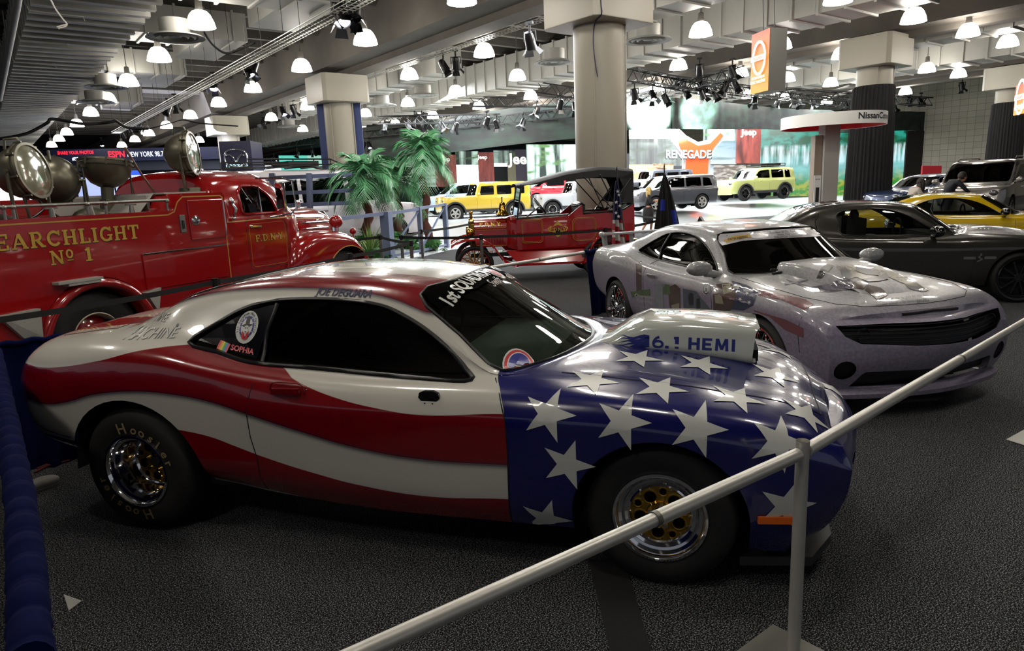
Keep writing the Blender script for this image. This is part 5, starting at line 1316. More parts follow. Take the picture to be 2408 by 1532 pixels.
    st = [S(1.90, [.93, .97, .98, .98, .97, .95, .90, .76, .46, 0], [.70, .85, 1.1, 1.4, 1.56, 1.64, 1.82, 2.03, 2.14, 2.16]),
          S(1.98, [.95, .99, 1.0, 1.0, .99, .97, .93, .80, .50, 0], [.70, .85, 1.1, 1.4, 1.56, 1.64, 1.87, 2.10, 2.21, 2.235]),
          S(2.30, [.95, 1.0, 1.01, 1.01, 1.0, .98, .945, .82, .52, 0], [.70, .85, 1.1, 1.4, 1.56, 1.64, 1.89, 2.14, 2.245, 2.27]),
          S(2.80, [.95, 1.0, 1.01, 1.01, 1.0, .98, .945, .82, .52, 0], [.70, .85, 1.1, 1.4, 1.56, 1.64, 1.89, 2.13, 2.24, 2.265]),
          S([3.12, 3.12, 3.12, 3.12, 3.12, 3.12, 3.10, 3.10, 3.22, 3.28], [.95, 1.0, 1.01, 1.01, 1.0, .98, .94, .80, .50, 0], [.70, .85, 1.1, 1.4, 1.56, 1.64, 1.86, 2.07, 2.16, 2.18]),
          S([3.30, 3.30, 3.30, 3.30, 3.30, 3.30, 3.28, 3.26, 3.46, 3.53], [.94, .98, .99, .99, .98, .96, .92, .84, .50, 0], [.70, .85, 1.1, 1.4, 1.55, 1.63, 1.74, 1.86, 1.90, 1.90]),
          S([3.48, 3.48, 3.48, 3.48, 3.48, 3.48, 3.47, 3.47, 3.66, 3.74], [.88, .92, .93, .92, .90, .88, .85, .80, .46, 0], [.70, .85, 1.1, 1.38, 1.52, 1.60, 1.625, 1.64, 1.68, 1.69]),
          S([3.66, 3.66, 3.66, 3.66, 3.66, 3.68, 3.70, 3.74, 3.80, 3.84], [.64, .64, .64, .64, .63, .61, .55, .42, .24, 0], [.70, .85, 1.1, 1.36, 1.50, 1.58, 1.635, 1.68, 1.71, 1.72]),
          S(4.1, [.58, .58, .58, .58, .57, .55, .48, .36, .2, 0], [.80, .9, 1.1, 1.34, 1.47, 1.55, 1.62, 1.67, 1.70, 1.71]),
          S(4.6, [.50, .50, .50, .50, .49, .47, .40, .30, .17, 0], [.80, .9, 1.1, 1.32, 1.45, 1.53, 1.60, 1.65, 1.68, 1.685]),
          S(4.84, [.46, .46, .46, .46, .45, .42, .36, .26, .14, 0], [.80, .9, 1.1, 1.30, 1.42, 1.49, 1.55, 1.59, 1.61, 1.615])]
    B = Body(st, nx=4, sec=4, bulge=(.05, .03))
    win = rpoly([(2.34, 1.66), (2.34, 1.93), (2.42, 2.03), (2.72, 2.03), (2.90, 1.90), (3.02, 1.66)], .07, 4)
    gw = glass('window_glass', (.62, .66, .62), .05)
    for s, g in each_side(B.stamp(win, (0, 2), lambda f: abs(f.calc_center_median().y) > .6)): B.take(g, 'side_window', gw, root, .02)
    for s in (-1, 1):
        wsd = rpoly([(s * .04, 2.10), (s * .40, 2.09), (s * .70, 1.98), (s * .78, 1.74), (s * .74, 1.70), (s * .04, 1.745)], .05, 3)
        B.take(B.stamp(wsd, (1, 2), lambda f: f.normal.x > .25 and f.calc_center_median().z > 1.6), 'windshield', gw, root, .01)
    D = MB()
    P = slab_polys('F.D.N.Y.', .092); w0 = max(p[0] for q in P for p in q) - min(p[0] for q in P for p in q)
    for i, q in enumerate(P):
        for dx, dz, off, m in ((.004, -.005, .002 + i % 5 * .0003, 2), (0, 0, .005 + i % 7 * .0003, 1)):
            wrap(D, [(p[0] * .56 / w0 + dx, p[1] + dz, 0) for p in q], [tuple(range(len(q)))], frame((2.78, -1.5, 1.285), (1, 0, 0), (0, 0, 1)), B.bvh, off, .2, m)
    for q in ribbon([(1.95, 1.575), (2.6, 1.58), (3.3, 1.58)], .013) + ribbon([(3.72, 1.535), (4.3, 1.51), (4.80, 1.47)], .013):
        wrap(D, [(p[0], p[1], 0) for p in q], [(0, 1, 2, 3)], frame((0, -1.5, 0), (1, 0, 0), (0, 0, 1)), B.bvh, .003, .1, 3, 1.4)
    B.finish('cab', [FRED, LEAF, mat('shadow_ink', '#160403', .5), LEAFLINE], root, decals=D)
    T = Gap('window_rim', FRED, root, 60); B.line(win, (0, 2), -1, .02, T, 0, True, .05, .004); B.line(win, (0, 2), 1, .02, T, 0, True, .05, .004)
    T = Gap('door_gap', GAP, root)
    dr = rpoly([(2.36, 1.60), (2.36, .92), (3.13, .92), (3.13, 1.50), (3.08, 1.56)], .08, 4)
    for s in (-1, 1): B.line(dr[4:] if False else dr, (0, 2), s, .004, T, 0, True, .08)
    T = Gap('door_line', LEAFLINE, root); B.line(rpoly([(2.40, .95), (3.09, .95), (3.09, 1.535), (2.40, 1.525)], .06, 3), (0, 2), -1, .0025, T, 0, True, .08, .002)
    m = MB(); m.bar((2.40, -1.035, 1.50), (2.60, -1.035, 1.49), .02, .025); m.ell((2.42, -1.03, 1.50), (.03, .02, .02), 10, 6); m.done('door_handle', [CHROME], root, smooth=40)
    m = MB(); m.tube([(2.72, -.96, 1.66), (2.73, -.93, 2.02)], .012, 6); m.done('window_post', [CHROME], root)
    m = MB(); m.tube([(2.70, -.92, 2.13), (2.9, -1.22, 2.12), (3.05, -1.26, 2.08), (3.06, -1.28, 1.70), (2.98, -1.24, 1.63), (2.80, -1.02, 1.60)], .014, 8)
    m.box((2.86, -1.20, 1.86), (.05, .14, .40)); m.done('side_mirror', [CHROME], root, bevel=.01, smooth=30)
    for x in (2.13, 2.13):
        pass
    m = MB(); m.ell((2.12, -1.03, 1.84), (.035, .04, .05), 12, 8); m.tube([(2.12, -1.03, 1.82), (2.15, -1.06, 1.74), (2.14, -1.03, 1.64)], [.02, .03, .02], 8); m.ell((2.14, -1.02, 1.62), (.03, .03, .03), 10, 6); m.done('cab_lamp', [CHROME], root, smooth=60)
    m = MB()
    for z, x1 in ((1.455, 4.78), (1.36, 4.72)):
        pts = [B.on((3.95 + (x1 - 3.95) * i / 8, -2, z - .002 * i), (0, 1, 0), .008)[0] for i in range(9)]; m.tube([p for p in pts if p], .012, 6)
    m.done('hood_trim_bar', [CHROME], root)
    m = MB(); p, n = B.on((4.42, -2, 1.44), (0, 1, 0))
    def bulldog(m, p, s, k=1):
        m.ell(p + Vector((0, 0, .03)) * k, (.035 * k, .02 * k, .028 * k), 10, 7); m.ell(p + Vector((.035, 0, .05)) * k, (.02 * k, .016 * k, .02 * k), 10, 7)
        for dx in (-.022, .025): m.cyl(p + Vector((dx, 0, -.015)) * k, p + Vector((dx, 0, .02)) * k, .009 * k, seg=8)
    bulldog(m, p, 1, .9); m.done('side_emblem', [CHROME], root, smooth=60)
    m = MB(); bulldog(m, Vector((4.62, 0, 1.72)), 1, 1.5); m.cyl((4.62, 0, 1.68), (4.62, 0, 1.72), .02, seg=10); m.done('hood_ornament', [CHROME], root, smooth=60)
    m = MB(); v, f = text_bm('Mack', .075, .02, .3); m.add([(4.68 + a, -.505, 1.475 + b) for a, b, c in v], f); m.done('maker_script', [CHROME], root)
    m = MB(); m.box((4.87, 0, 1.2), (.04, .72, .62)); m.tube([(4.87, -.42, .85), (4.88, -.44, 1.4), (4.87, -.3, 1.58), (4.87, .3, 1.58), (4.88, .44, 1.4), (4.87, .42, .85)], .03, 8, 1)
    for i in range(9): m.box((4.90, -.3 + .075 * i, 1.2), (.02, .02, .6), 1)
    m.done('radiator_grille', [DARK, CHROME], root, smooth=40)
    # front fenders
    from_c = (4.15, .62)
    for s in (-1, 1):
        out = [(3.02, .70), (3.05, .95), (3.17, 1.17), (3.42, 1.30), (3.75, 1.345), (4.07, 1.335), (4.4, 1.29), (4.66, 1.19), (4.81, 1.04), (4.86, .85), (4.84, .70)]
        out = [crom(out, i / 3) for i in range(31)]
        arc = [(4.33 - .60 * math.cos(PI * i / 30), .52 + .54 * math.sin(PI * i / 30)) for i in range(31)]
        rows = []
        for k, y in ((1.0, .48), (1.0, .80), (.985, .95), (.95, 1.06), (.89, 1.13), (.82, 1.16)):
            rows.append([Vector((from_c[0] + (a - from_c[0]) * k, s * y, from_c[1] + (c - from_c[1]) * k)) for a, c in out])
        for k, y in ((.5, 1.17), (1.0, 1.165), (1.0, 1.10)):
            rows.append([Vector((rows[5][i].x * (1 - k) + arc[i][0] * k, s * y, rows[5][i].z * (1 - k) + arc[i][1] * k)) for i in range(31)])
        m = MB(); m.grid(rows); m.done('front_fender', [FRED], root, smooth=60)
        m = MB(); m.tube([(a, s * 1.168, c) for a, c in arc], .008, 6); m.done('fender_line', [LEAFLINE], root)
        m = MB(); m.box((2.95, s * 1.0, .66), (1.0, .36, .06)); m.done('running_board', [TREAD], root)
        m = MB(); m.cyl((4.55, s * .80, 1.27), (4.55, s * .80, 1.34), .03, seg=10, m=1); m.ell((4.54, s * .80, 1.44), (.12, .105, .105), 20, 12); m.done('headlight', [FRED, CHROME], root, smooth=60)
        m = MB(); m.cyl((4.70, s * 1.0, 1.14), (4.70, s * 1.0, 1.24), .012, seg=8); m.ell((4.70, s * 1.0, 1.27), (.055, .055, .055), 14, 10); m.done('marker_lamp', [FRED], root, smooth=60)
    m = MB(); m.bar((5.0, -1.1, .66), (5.0, 1.1, .66), .06, .2); m.done('front_bumper', [FRED], root, bevel=.02)
    # cab interior
    m = MB(); m.box((2.65, 0, 1.25), (1.2, 1.7, .1)); m.box((2.15, 0, 1.45), (.2, 1.6, .5)); m.box((3.2, 0, 1.5), (.2, 1.6, .2), 1)
    m.tube([(2.86 + .06 * math.sin(t * PI / 10), -.30 + .21 * math.cos(t * PI / 10), 1.70 + .17 * math.sin(t * PI / 10)) for t in range(20)], .014, 6, 2, True); m.done('cab_interior', [mat('seat_grey', '#3a3c3e', .6), FRED, mat('wheel_cream', '#8d8a7a', .4)], root)
    # beacon
    m = MB(); c = Vector((2.55, 0, 2.26)); m.lathe([(.11, 0), (.12, .03), (.105, .04), (.10, .20), (.108, .21)], 28, Matrix.Translation(c), 0); m.lathe([(.10, .20), (.105, .28), (.09, .38), (.05, .44), (.001, .455)], 28, Matrix.Translation(c), 1)
    for i in range(14): a = 2 * PI * i / 14; m.cyl(c + Vector((.108 * math.cos(a), .108 * math.sin(a), .04)), c + Vector((.108 * math.cos(a), .108 * math.sin(a), .20)), .009, seg=6)
    m.done('beacon', [CHROME, mat('red_dome', '#5a060b', .12, coat=1)], root, smooth=50)
    m = MB(); m.tube([(1.62, -.30, 1.97), (1.40, -.34, 2.25), (1.22, -.38, 2.52)], [.013, .013, .016], 6, 0); m.tube([(1.52, -.05, 1.97), (1.42, -.12, 2.3)], .006, 6, 0); m.done('whip_pole', [mat('wood_pole', '#6b4a34', .5)], root)
    # the four searchlights
    MI = root_inv(root); Rw = MI.to_3x3(); e = MI @ EYE
    def pt(u, v, y):
        d = Rw @ ray(u, v); t = (y - e.y) / d.y; return e + d * t
    F2 = Vector((_f.x, _f.y, 0)).normalized(); R2 = Vector((_r.x, _r.y, 0)).normalized()
    def slight(u, v, y, rad, dirn, base_z, name='searchlight', yoke=True, up=None, depth=1.0, ped=False):
        c = pt(u, v, y); n = Rw @ (R2 * dirn[0] + F2 * dirn[1] + Vector((0, 0, dirn[2]))); n.normalize()
        M = Matrix.Translation(c) @ n.to_track_quat('Z', 'Y').to_matrix().to_4x4()
        h = MB(); r = rad; d = depth
        h.lathe([(.001, -r * 1.0 * d), (r * .30, -r * .98 * d), (r * .62, -r * .80 * d), (r * .86, -r * .45 * d), (r * .95, -r * .12), (r * .97, r * .02), (r * 1.04, r * .03), (r * 1.05, r * .12), (r * .99, r * .13), (r * .99, r * .20), (r * 1.03, r * .21), (r * 1.02, r * .30), (r * .93, r * .31), (r * .92, r * .26)], 40, M, 0)
        for i in range(8):
            a = 2 * PI * i / 8 + .2; q = M @ Vector((r * 1.05 * math.cos(a), r * 1.05 * math.sin(a), r * .0)); q2 = M @ Vector((r * 1.05 * math.cos(a), r * 1.05 * math.sin(a), r * .28)); h.cyl(q, q2, r * .045, seg=6)
        o = h.done(name, [LAMPG], root, smooth=45)
        h = MB(); h.lathe([(r * .92, r * .27), (r * .7, r * .33), (r * .4, r * .37), (.001, r * .39)], 32, M, 0); h.done('lens', [LENS], o, smooth=60)
        h = MB(); h.tube([M @ Vector((0, r * .9, -r * .5)), M @ Vector((0, r * 1.25, -r * .4)), M @ Vector((0, r * 1.22, r * .05)), M @ Vector((0, r * 1.02, r * .1))], r * .05, 6); h.done('carry_handle', [LAMPG], o, smooth=50)
        sd = n.cross(Vector((0, 0, 1)))
        if sd.length < .3: sd = Vector((1, 0, 0))
        sd.normalize()
        h = MB()
        for k in (-1, 1):
            a = c + sd * k * r * 1.10; b = Vector((a.x, a.y, base_z + r * .25)) - sd * k * r * .15; g = Vector((c.x, c.y, base_z + .02)) + sd * k * r * .45
            h.tube([a + Vector((0, 0, .02)), (a + b) / 2 + sd * k * .01, b, g], r * .065 if not ped else r * .04, 8)
            h.cyl(c + sd * k * r * .92, c + sd * k * r * 1.2, r * .07, seg=10)
        h.cyl((c.x, c.y, base_z - .02), (c.x, c.y, base_z + .05), r * .6, r * .55, 24)
        h.done('yoke', [LAMPG], o, smooth=50)
        if ped:
            q = c - n * r * .9; h = MB(); h.cyl(q, q - n * r * .6, r * .26, r * .24, 16); h.bar(q - n * r * .5, q - n * r * 1.05, r * .46, r * .46); h.done('lamp_socket', [LAMPG], o, bevel=.006)
        return o
    slight(440, 362, -.62, .265, (.98, .12, .04), 1.98)
    slight(62, 405, -.75, .27, (.97, .05, .14), 1.50)
    slight(124, 426, -.05, .265, (-.55, .78, .1), 1.50)
    slight(250, 392, -.20, .275, (.05, .10, 1), 1.46, depth=.9, ped=True)
    # machinery on deck
    m = MB()
    for x, y, z, a, b, c in ((.05, -.2, 1.5, .5, .5, .3), (.7, .1, 1.52, .45, .6, .32), (-.6, .2, 1.5, .5, .6, .3), (-1.2, -.3, 1.5, .4, .5, .3)): m.box((x, y, z), (a, b, c))
    m.ell((.62, -.45, 1.72), (.20, .2, .12), 16, 10); m.ell((-.45, -.5, 1.72), (.22, .22, .1), 16, 10); m.done('deck_machinery', [LAMPG], root, bevel=.015, smooth=30)
    for x, y in ((.82, -.85), (.30, -.9), (-.15, -.95), (1.25, .6), (.95, .6)):
        m = MB(); z = 1.77 if y < 0 else 1.42; z = 1.76 if y < 0 else 1.96; m.cyl((x, y if y < 0 else .9, z), (x, y if y < 0 else .9, z + .09), .03, .02, 10); m.bar((x - .07, y if y < 0 else .9, z + .09), (x + .06, y if y < 0 else .9, z + .09), .02, .018); m.done('deck_fitting', [STEEL], root, smooth=40)
    m = MB(); m.box((.95, .98, 1.86), (.9, .1, .20)); m.done('far_coaming', [FRED], root, bevel=.01)
    m = MB(); pts = [(-.05, -.3, 1.72), (.12, -.28, 1.78), (.28, -.26, 1.90), (.30, -.26, 2.05), (.22, -.25, 2.10), (.20, -.26, 1.92), (.35, -.3, 1.75)]; m.tube([crom(pts, i / 4) for i in range(25)], .012, 6); pts = [(-.7, -.4, 1.62), (-.4, -.5, 1.80), (-.1, -.45, 1.66), (.2, -.55, 1.74), (.5, -.4, 1.64)]; m.tube([crom(pts, i / 4) for i in range(17)], .014, 6); m.done('power_cable', [TRIM], root, smooth=60)
    return root
def model_t():
    root = thing('antique_fire_touring_car', 'antique red open touring car with black folding top and brass bell', 'car', (10.293, 10.484, 0), 2.57)
    BRASS = mat('brass', '#a8843a', .15, 1); WOODB = mat('black_enamel', '#0c0c0d', .25, coat=1); TOP = mat('black_canvas', '#141516', .6, bump=.15, nscale=60)
    # radiator and bonnet
    m = MB(); P = [(-.25, .70), (-.25, 1.16), (-.16, 1.25), (0, 1.28), (.16, 1.25), (.25, 1.16), (.25, .70)]
    m.prism(P, 0, .10, frame((2.50, 0, 0), (0, 1, 0), (0, 0, 1))); m.cyl((2.55, 0, 1.27), (2.55, 0, 1.37), .035, .03, 16); m.ell((2.55, 0, 1.39), (.045, .045, .03), 12, 8)
    rd = m.done('radiator', [BRASS], root, smooth=40, bevel=.006)
    m = MB(); m.box((2.605, 0, .98), (.01, .40, .44)); m.done('radiator_core', [DARK], rd)
    m = MB(); rows = [[Vector((x, y * k, z)) for y, z in [(-.25, .68), (-.25, 1.04), (-.22, 1.16), (-.12, 1.245), (0, 1.265), (.12, 1.245), (.22, 1.16), (.25, 1.04), (.25, .68)]] for x, k in ((2.50, 1.0), (2.2, 1.04), (1.83, 1.10))]
    m.grid(rows); m.done('bonnet', [FRED], root, smooth=35)
    for i in range(8): 
        l = MB(); l.ell((2.32 - .055 * i, .268 + .0035 * i, .82), (.012, .014, .09), 8, 8); l.done('bonnet_louvre', [FRED], root, smooth=60)
    # cowl + tub
    m = MB(); sec = lambda w, z0, z1: [Vector((0, y, z)) for y, z in [(-w, z0), (-w - .02, (z0 + z1) / 2), (-w, z1), (w, z1), (w + .02, (z0 + z1) / 2), (w, z0)]]
    rows = []
    for x, w, z0, z1 in ((1.83, .30, .66, 1.25), (1.76, .42, .64, 1.27), (1.66, .53, .62, 1.285)):
        rows.append([Vector((x, y, z)) for y, z in [(-w, z0), (-w, z1 - .2), (-w * .9, z1 - .05), (-w * .5, z1 + .01), (0, z1 + .02), (w * .5, z1 + .01), (w * .9, z1 - .05), (w, z1 - .2), (w, z0)]])
    m.grid(rows); m.done('cowl', [FRED], root, smooth=40)
    for s in (1, -1):
        m = MB()
        P = [(1.66, .62), (1.66, 1.22), (1.0, 1.245), (.60, 1.26), (.42, 1.40), (.32, 1.47), (.30, 1.27), (-.30, 1.29), (-.55, 1.33), (-.74, 1.45), (-.76, .95), (-.70, .72), (-.1, .62)]
        rows = []
        for dy in (0, .03):
            rows.append([(a, s * (.56 + dy + (.02 if c < 1 else 0)), c) for a, c in P])
        n = len(P); m.add(rows[0] + rows[1], [tuple(range(n)), tuple(range(2 * n - 1, n - 1, -1))] + [(i, (i + 1) % n, n + (i + 1) % n, n + i) for i in range(n)])
        o = m.done('tub_side', [FRED], root)
        m = MB(); P2 = [(1.64, 1.25), (1.0, 1.27), (.60, 1.29)]; m.tube([(a, s * .58, c) for a, c in P2], .018, 8)
        m.tube([(a, s * .58, c) for a, c in [(.30, 1.30), (-.30, 1.31), (-.55, 1.35), (-.74, 1.46)]], .02, 8); m.done('leather_edge', [WOODB], root, smooth=60)
    m = MB(); m.box((-.74, 0, 1.1), (.05, 1.15, .7)); m.done('tub_back', [FRED], root, bevel=.02)
    m = MB(); m.box((.4, 0, .68), (2.5, 1.1, .08)); m.done('floor_pan', [WOODB], root)
    for x in (.42, -.55):
        m = MB(); m.box((x + .22, 0, 1.0), (.5, 1.08, .20)); rows = [[Vector((x - .12 - .05 * math.sin(b * 1.2) + .02 * math.cos(a * 9), -.5 + a, .95 + .52 * b)) for a in [i / 18 for i in range(19)]] for b in (0, .3, .6, .85, 1.0)]
        m.grid(rows); m.box((x - .12, 0, 1.2), (.12, 1.05, .5)); m.ell((x - .12, 0, 1.46), (.09, .53, .07), 16, 10); m.done('seat', [mat('black_leather', '#0e0e10', .3, bump=.2, nscale=20)], root, bevel=.02, smooth=40)
    # gold lines and crest
    y = .618
    for x0, x1 in ((1.14, 1.56), (.05, .53)):
        for q in (0, .022):
            m = MB(); P = rpoly([(x0 + q, .755 + q), (x1 - q, .755 + q), (x1 - q, 1.215 - q), (x0 + q, 1.215 - q)], .07 if x0 > 1 else .12, 4)
            m.tube([(a, y + .004, c) for a, c in P], .003 if q else .005, 5, 0, True); m.done('gold_line', [LEAFLINE], root)
    for P in ([(2.47, .72), (2.47, 1.03), (1.86, 1.03), (1.86, .70)], [(2.46, 1.07), (1.86, 1.07), (1.86, 1.2), (2.46, 1.2)]):
        m = MB(); m.tube([(a, .262 + (2.5 - a) * .035 - (.0 if c < 1.1 else .05), c) for a, c in P], .005, 5, 0, True); m.done('gold_line', [LEAFLINE], root)
    m = MB()
    def flat(P, off, mi): m.add([(.83 - a, y + off, 1.0 + c) for a, c in P], [tuple(range(len(P)))], mi)
    flat([(-.21, .03), (-.15, .07), (-.10, .06), (-.07, .11), (-.03, .13), (0, .19), (.03, .13), (.07, .11), (.10, .06), (.15, .07), (.21, .03), (.18, -.04), (.10, -.05), (.06, -.11), (0, -.16), (-.06, -.11), (-.10, -.05), (-.18, -.04)], .003, 0)
    flat([(-.18, .025), (-.12, .05), (0, .09), (.12, .05), (.18, .025), (.16, -.025), (0, -.02), (-.16, -.025)], .005, 1)
    flat([(-.05, .03), (.05, .03), (.045, -.07), (0, -.11), (-.045, -.07)], .007, 2)
    m.done('crest', [LEAF, FRED, WOODB], root)
    def slab(s, cx, z, h, width, M, name):
        P = slab_polys(s, h); w0 = max(p[0] for q in P for p in q) - min(p[0] for q in P for p in q); k = width / w0; g = MB()
        for i, q in enumerate(P): g.add([M @ Vector((p[0] * k, p[1], .0004 * (i % 7))) for p in q], [tuple(range(len(q)))])
        g.done(name, [LEAF], root)
    slab('FDNY', 0, 0, .07, .34, frame((.83, y + .009, .965), (-1, 0, 0), (0, 0, 1)), 'gold_lettering')
    slab('F.D.N.Y.', 0, 0, .075, .46, frame((2.16, .285, 1.11), (-1, -.03, 0), (0, -.35, 1)), 'gold_lettering')
    # windshield frame and glass
    m = MB()
    for s in (-1, 1): m.tube([(1.64, s * .52, 1.22), (1.53, s * .52, 1.92)], .018, 8)
    m.tube([(1.64, -.52, 1.26), (1.64, .52, 1.26)], .014, 8); m.tube([(1.53, -.52, 1.90), (1.53, .52, 1.90)], .014, 8); m.tube([(1.58, -.52, 1.58), (1.58, .52, 1.58)], .012, 8)
    wf = m.done('windshield_frame', [WOODB], root, smooth=50); g = MB(); g.add([(1.635, -.5, 1.28), (1.635, .5, 1.28), (1.535, .5, 1.88), (1.535, -.5, 1.88)], [(0, 1, 2, 3)]); g.done('windshield', [glass('clear_glass', (.9, .93, .92), .05)], wf)
    m = MB(); m.tube([(1.45, .30, 1.24), (1.15, .30, 1.46)], .014, 8); C = Vector((1.14, .30, 1.47)); q = Vector((-.3, 0, .22)).normalized().to_track_quat('Z', 'Y').to_matrix()
    m.tube([C + q @ Vector((.19 * math.cos(t * PI / 12), .19 * math.sin(t * PI / 12), 0)) for t in range(24)], .013, 6, 0, True)
    for k in range(4): a = k * PI / 2; m.tube([C, C + q @ Vector((.19 * math.cos(a), .19 * math.sin(a), 0))], .009, 6)
    m.done('steering_wheel', [WOODB], root, smooth=60)
    # folding top
    m = MB(); T = [(1.64, 1.93, 1.90), (1.34, 1.985, 1.90), (.95, 2.07, 1.94), (.64, 2.14, 1.96), (.3, 2.18, 1.98), (-.05, 2.21, 2.0), (-.4, 2.19, 1.98), (-.74, 2.15, 1.9)]
    def cs(x, zt, zl, w=.60): return [Vector((x, yy, z)) for yy, z in [(-w, zl), (-w, zt - .07), (-w * .85, zt - .02), (-w * .5, zt), (0, zt + .01), (w * .5, zt), (w * .85, zt - .02), (w, zt - .07), (w, zl)]]
    rows = [cs(x, a, b) for x, a, b in T]; m.grid(rows)
    m.grid([[Vector((-.74, yy, z)) for yy in (-.60, -.3, 0, .3, .60)] for z in (2.08, 1.8, 1.45)]); m.add([rows[-1][4], Vector((-.74, -.6, 2.08)), Vector((-.74, .6, 2.08))], [(0, 1, 2)])
    for s in (-1, 1): m.add([(-.74, s * .6, 2.08), (-.74, s * .6, 1.45), (-.35, s * .6, 1.50), (-.55, s * .6, 1.75), (-.45, s * .6, 1.96)], [(0, 1, 2, 3, 4)])
    o = m.done('folding_top', [TOP], root, smooth=50)
    for s in (-1, 1):
        for a, b in (((-.35, 1.30), (.28, 2.02)), ((-.40, 1.32), (-.05, 2.05)), ((-.45, 1.32), (-.60, 1.9)), ((-.2, 1.32), (-.68, 1.95))):
            m = MB(); m.tube([(a[0], s * .61, a[1]), (b[0], s * .61, b[1])], .013, 6); m.done('top_bow', [WOODB], root)
        m = MB(); m.ell((-.30, s * .62, 1.33), (.09, .04, .05), 12, 8); m.done('top_bracket', [WOODB], root, smooth=60)
    # fenders, boards, wheels
    for s in (1, -1):
        P = [(3.0, .77), (2.86, .85), (2.70, .90), (2.50, .905), (2.34, .87), (2.20, .78), (2.08, .64), (1.96, .46), (1.80, .37), (1.68, .34)]
        P = [crom(P, i / 3) for i in range(28)]; m = MB()
        m.grid([[Vector((a, s * yy, c + dz)) for a, c in P] for yy, dz in ((.50, -.06), (.53, -.005), (.66, .012), (.80, .0), (.84, -.045))]); m.done('front_fender', [FRED], root, smooth=60)
        P = [(.36, .33), (.26, .46), (.18, .66), (.06, .82), (-.12, .89), (-.32, .86), (-.48, .74), (-.56, .58)]; P = [crom(P, i / 3) for i in range(22)]; m = MB()
        m.grid([[Vector((a, s * yy, c + dz)) for a, c in P] for yy, dz in ((.50, -.06), (.53, -.005), (.66, .012), (.80, .0), (.84, -.045))]); m.done('rear_fender', [FRED], root, smooth=60)
        m = MB(); m.box((1.03, s * .69, .335), (1.36, .30, .035)); m.add([(1.9, s * .56, .62), (.22, s * .56, .62), (.36, s * .82, .36), (1.68, s * .82, .36)], [(0, 1, 2, 3)]); m.done('running_board', [FRED], root)
        for x in (2.54, 0):
            M = WM(x, s * .72, .38, s); t = MB(); t.lathe([(.38 - .045 + .045 * math.cos(a), .045 * math.sin(a)) for a in [i * PI / 6 for i in range(13)]], 40, M); tw = t.done('wheel', [RUBBER], root, smooth=60)
            t = MB(); t.lathe([(.285, -.03), (.30, -.03), (.30, .03), (.285, .03)], 36, M, 1)
            for i in range(12): a = i * PI / 6; t.cyl(M @ Vector((.03 * math.cos(a), .03 * math.sin(a), 0)), M @ Vector((.29 * math.cos(a), .29 * math.sin(a), 0)), .014, seg=6)
            t.cyl(M @ Vector((0, 0, -.06)), M @ Vector((0, 0, .07)), .05, .035, 16, 2); t.done('wooden_spokes', [mat('spoke_wood', '#8a5c1c', .35, coat=.5), FRED, BRASS], tw, smooth=40)
    m = MB(); m.box((1.0, 0, .52), (3.2, .5, .08)); m.bar((2.54, -.62, .38), (2.54, .62, .38), .05, .05); m.bar((0, -.62, .38), (0, .62, .38), .06, .06); m.done('chassis', [WOODB], root)
    # bell, lamps
    m = MB(); M = Matrix.Translation((1.90, .12, 1.34)) @ Matrix.Diagonal((1.35, 1.35, 1.2, 1)); m.lathe([(.001, .20), (.03, .20), (.045, .18), (.055, .10), (.07, .04), (.10, .0), (.105, -.015), (.09, -.01)], 28, M); m.cyl((1.90, .12, 1.55), (1.90, .12, 1.66), .012, seg=8); m.ell((1.90, .12, 1.67), (.018, .018, .02), 8, 6); m.tube([(1.90, -.02, 1.28), (1.90, -.02, 1.56), (1.90, .12, 1.58)], .012, 6); m.done('brass_bell', [BRASS], root, smooth=50)
    for s in (-1, 1):
        m = MB(); M = Matrix.Translation((2.62, s * .36, 1.0)) @ Matrix.Rotation(PI / 2, 4, 'Y'); m.lathe([(.001, -.10), (.06, -.09), (.085, -.03), (.09, .03), (.08, .04)], 20, M); m.tube([(2.6, s * .36, .9), (2.55, s * .30, .7)], .012, 6); m.done('headlamp', [BRASS], root, smooth=60)
    return root
# ------------------------------------------------------------------ the hall
def dep(u, v, D): return EYE + ray(u, v) * D
CONC = mat('concrete', '#7a746a', .85, noise=.25, nscale=3)
CEILM = mat('ceiling_concrete', '#4b4843', .9, noise=.2, nscale=2)
DUCT = mat('duct_paint', '#96958e', .5, noise=.08, nscale=2)
COLM = mat('column_paint', '#989385', .45)
BLACKM = mat('black_metal', '#0d0d0f', .5, .3)
NAVYCLOTH = mat('navy_cloth', '#080d30', 1.0, noise=.2, nscale=20, spec=.05)
def carpet(name, c1, c2, s=150):
    m, nt, b = nodes_of(name, .95); tc = N(nt, 'TexCoord')
    n = N(nt, 'TexNoise', {'Vector': tc.outputs['Object'], 'Scale': float(s), 'Detail': 1.0, 'Roughness': .9})
    n2 = N(nt, 'TexNoise', {'Vector': tc.outputs['Object'], 'Scale': 1.3, 'Detail': 3.0})
    k = N(nt, 'MapRange', {0: n.outputs[0], 1: .52, 2: .66})
    c = mixc(nt, k.outputs[0], c1, c2)
    c = mixc(nt, mth(nt, 'MULTIPLY', n2.outputs[0], .30), c, c1)
    nt.links.new(c, b.inputs['Base Color'])
    bp = N(nt, 'Bump', {'Strength': .12, 'Distance': .01, 'Height': n.outputs[0]}); nt.links.new(bp.outputs[0], b.inputs['Normal'])
    b.inputs['Specular IOR Level'].default_value = .15
    return m
def quadmesh(name, pts, m, **kw):
    o = MB(); o.add(pts, [tuple(range(len(pts)))]); return o.done(name, [m], **kw)
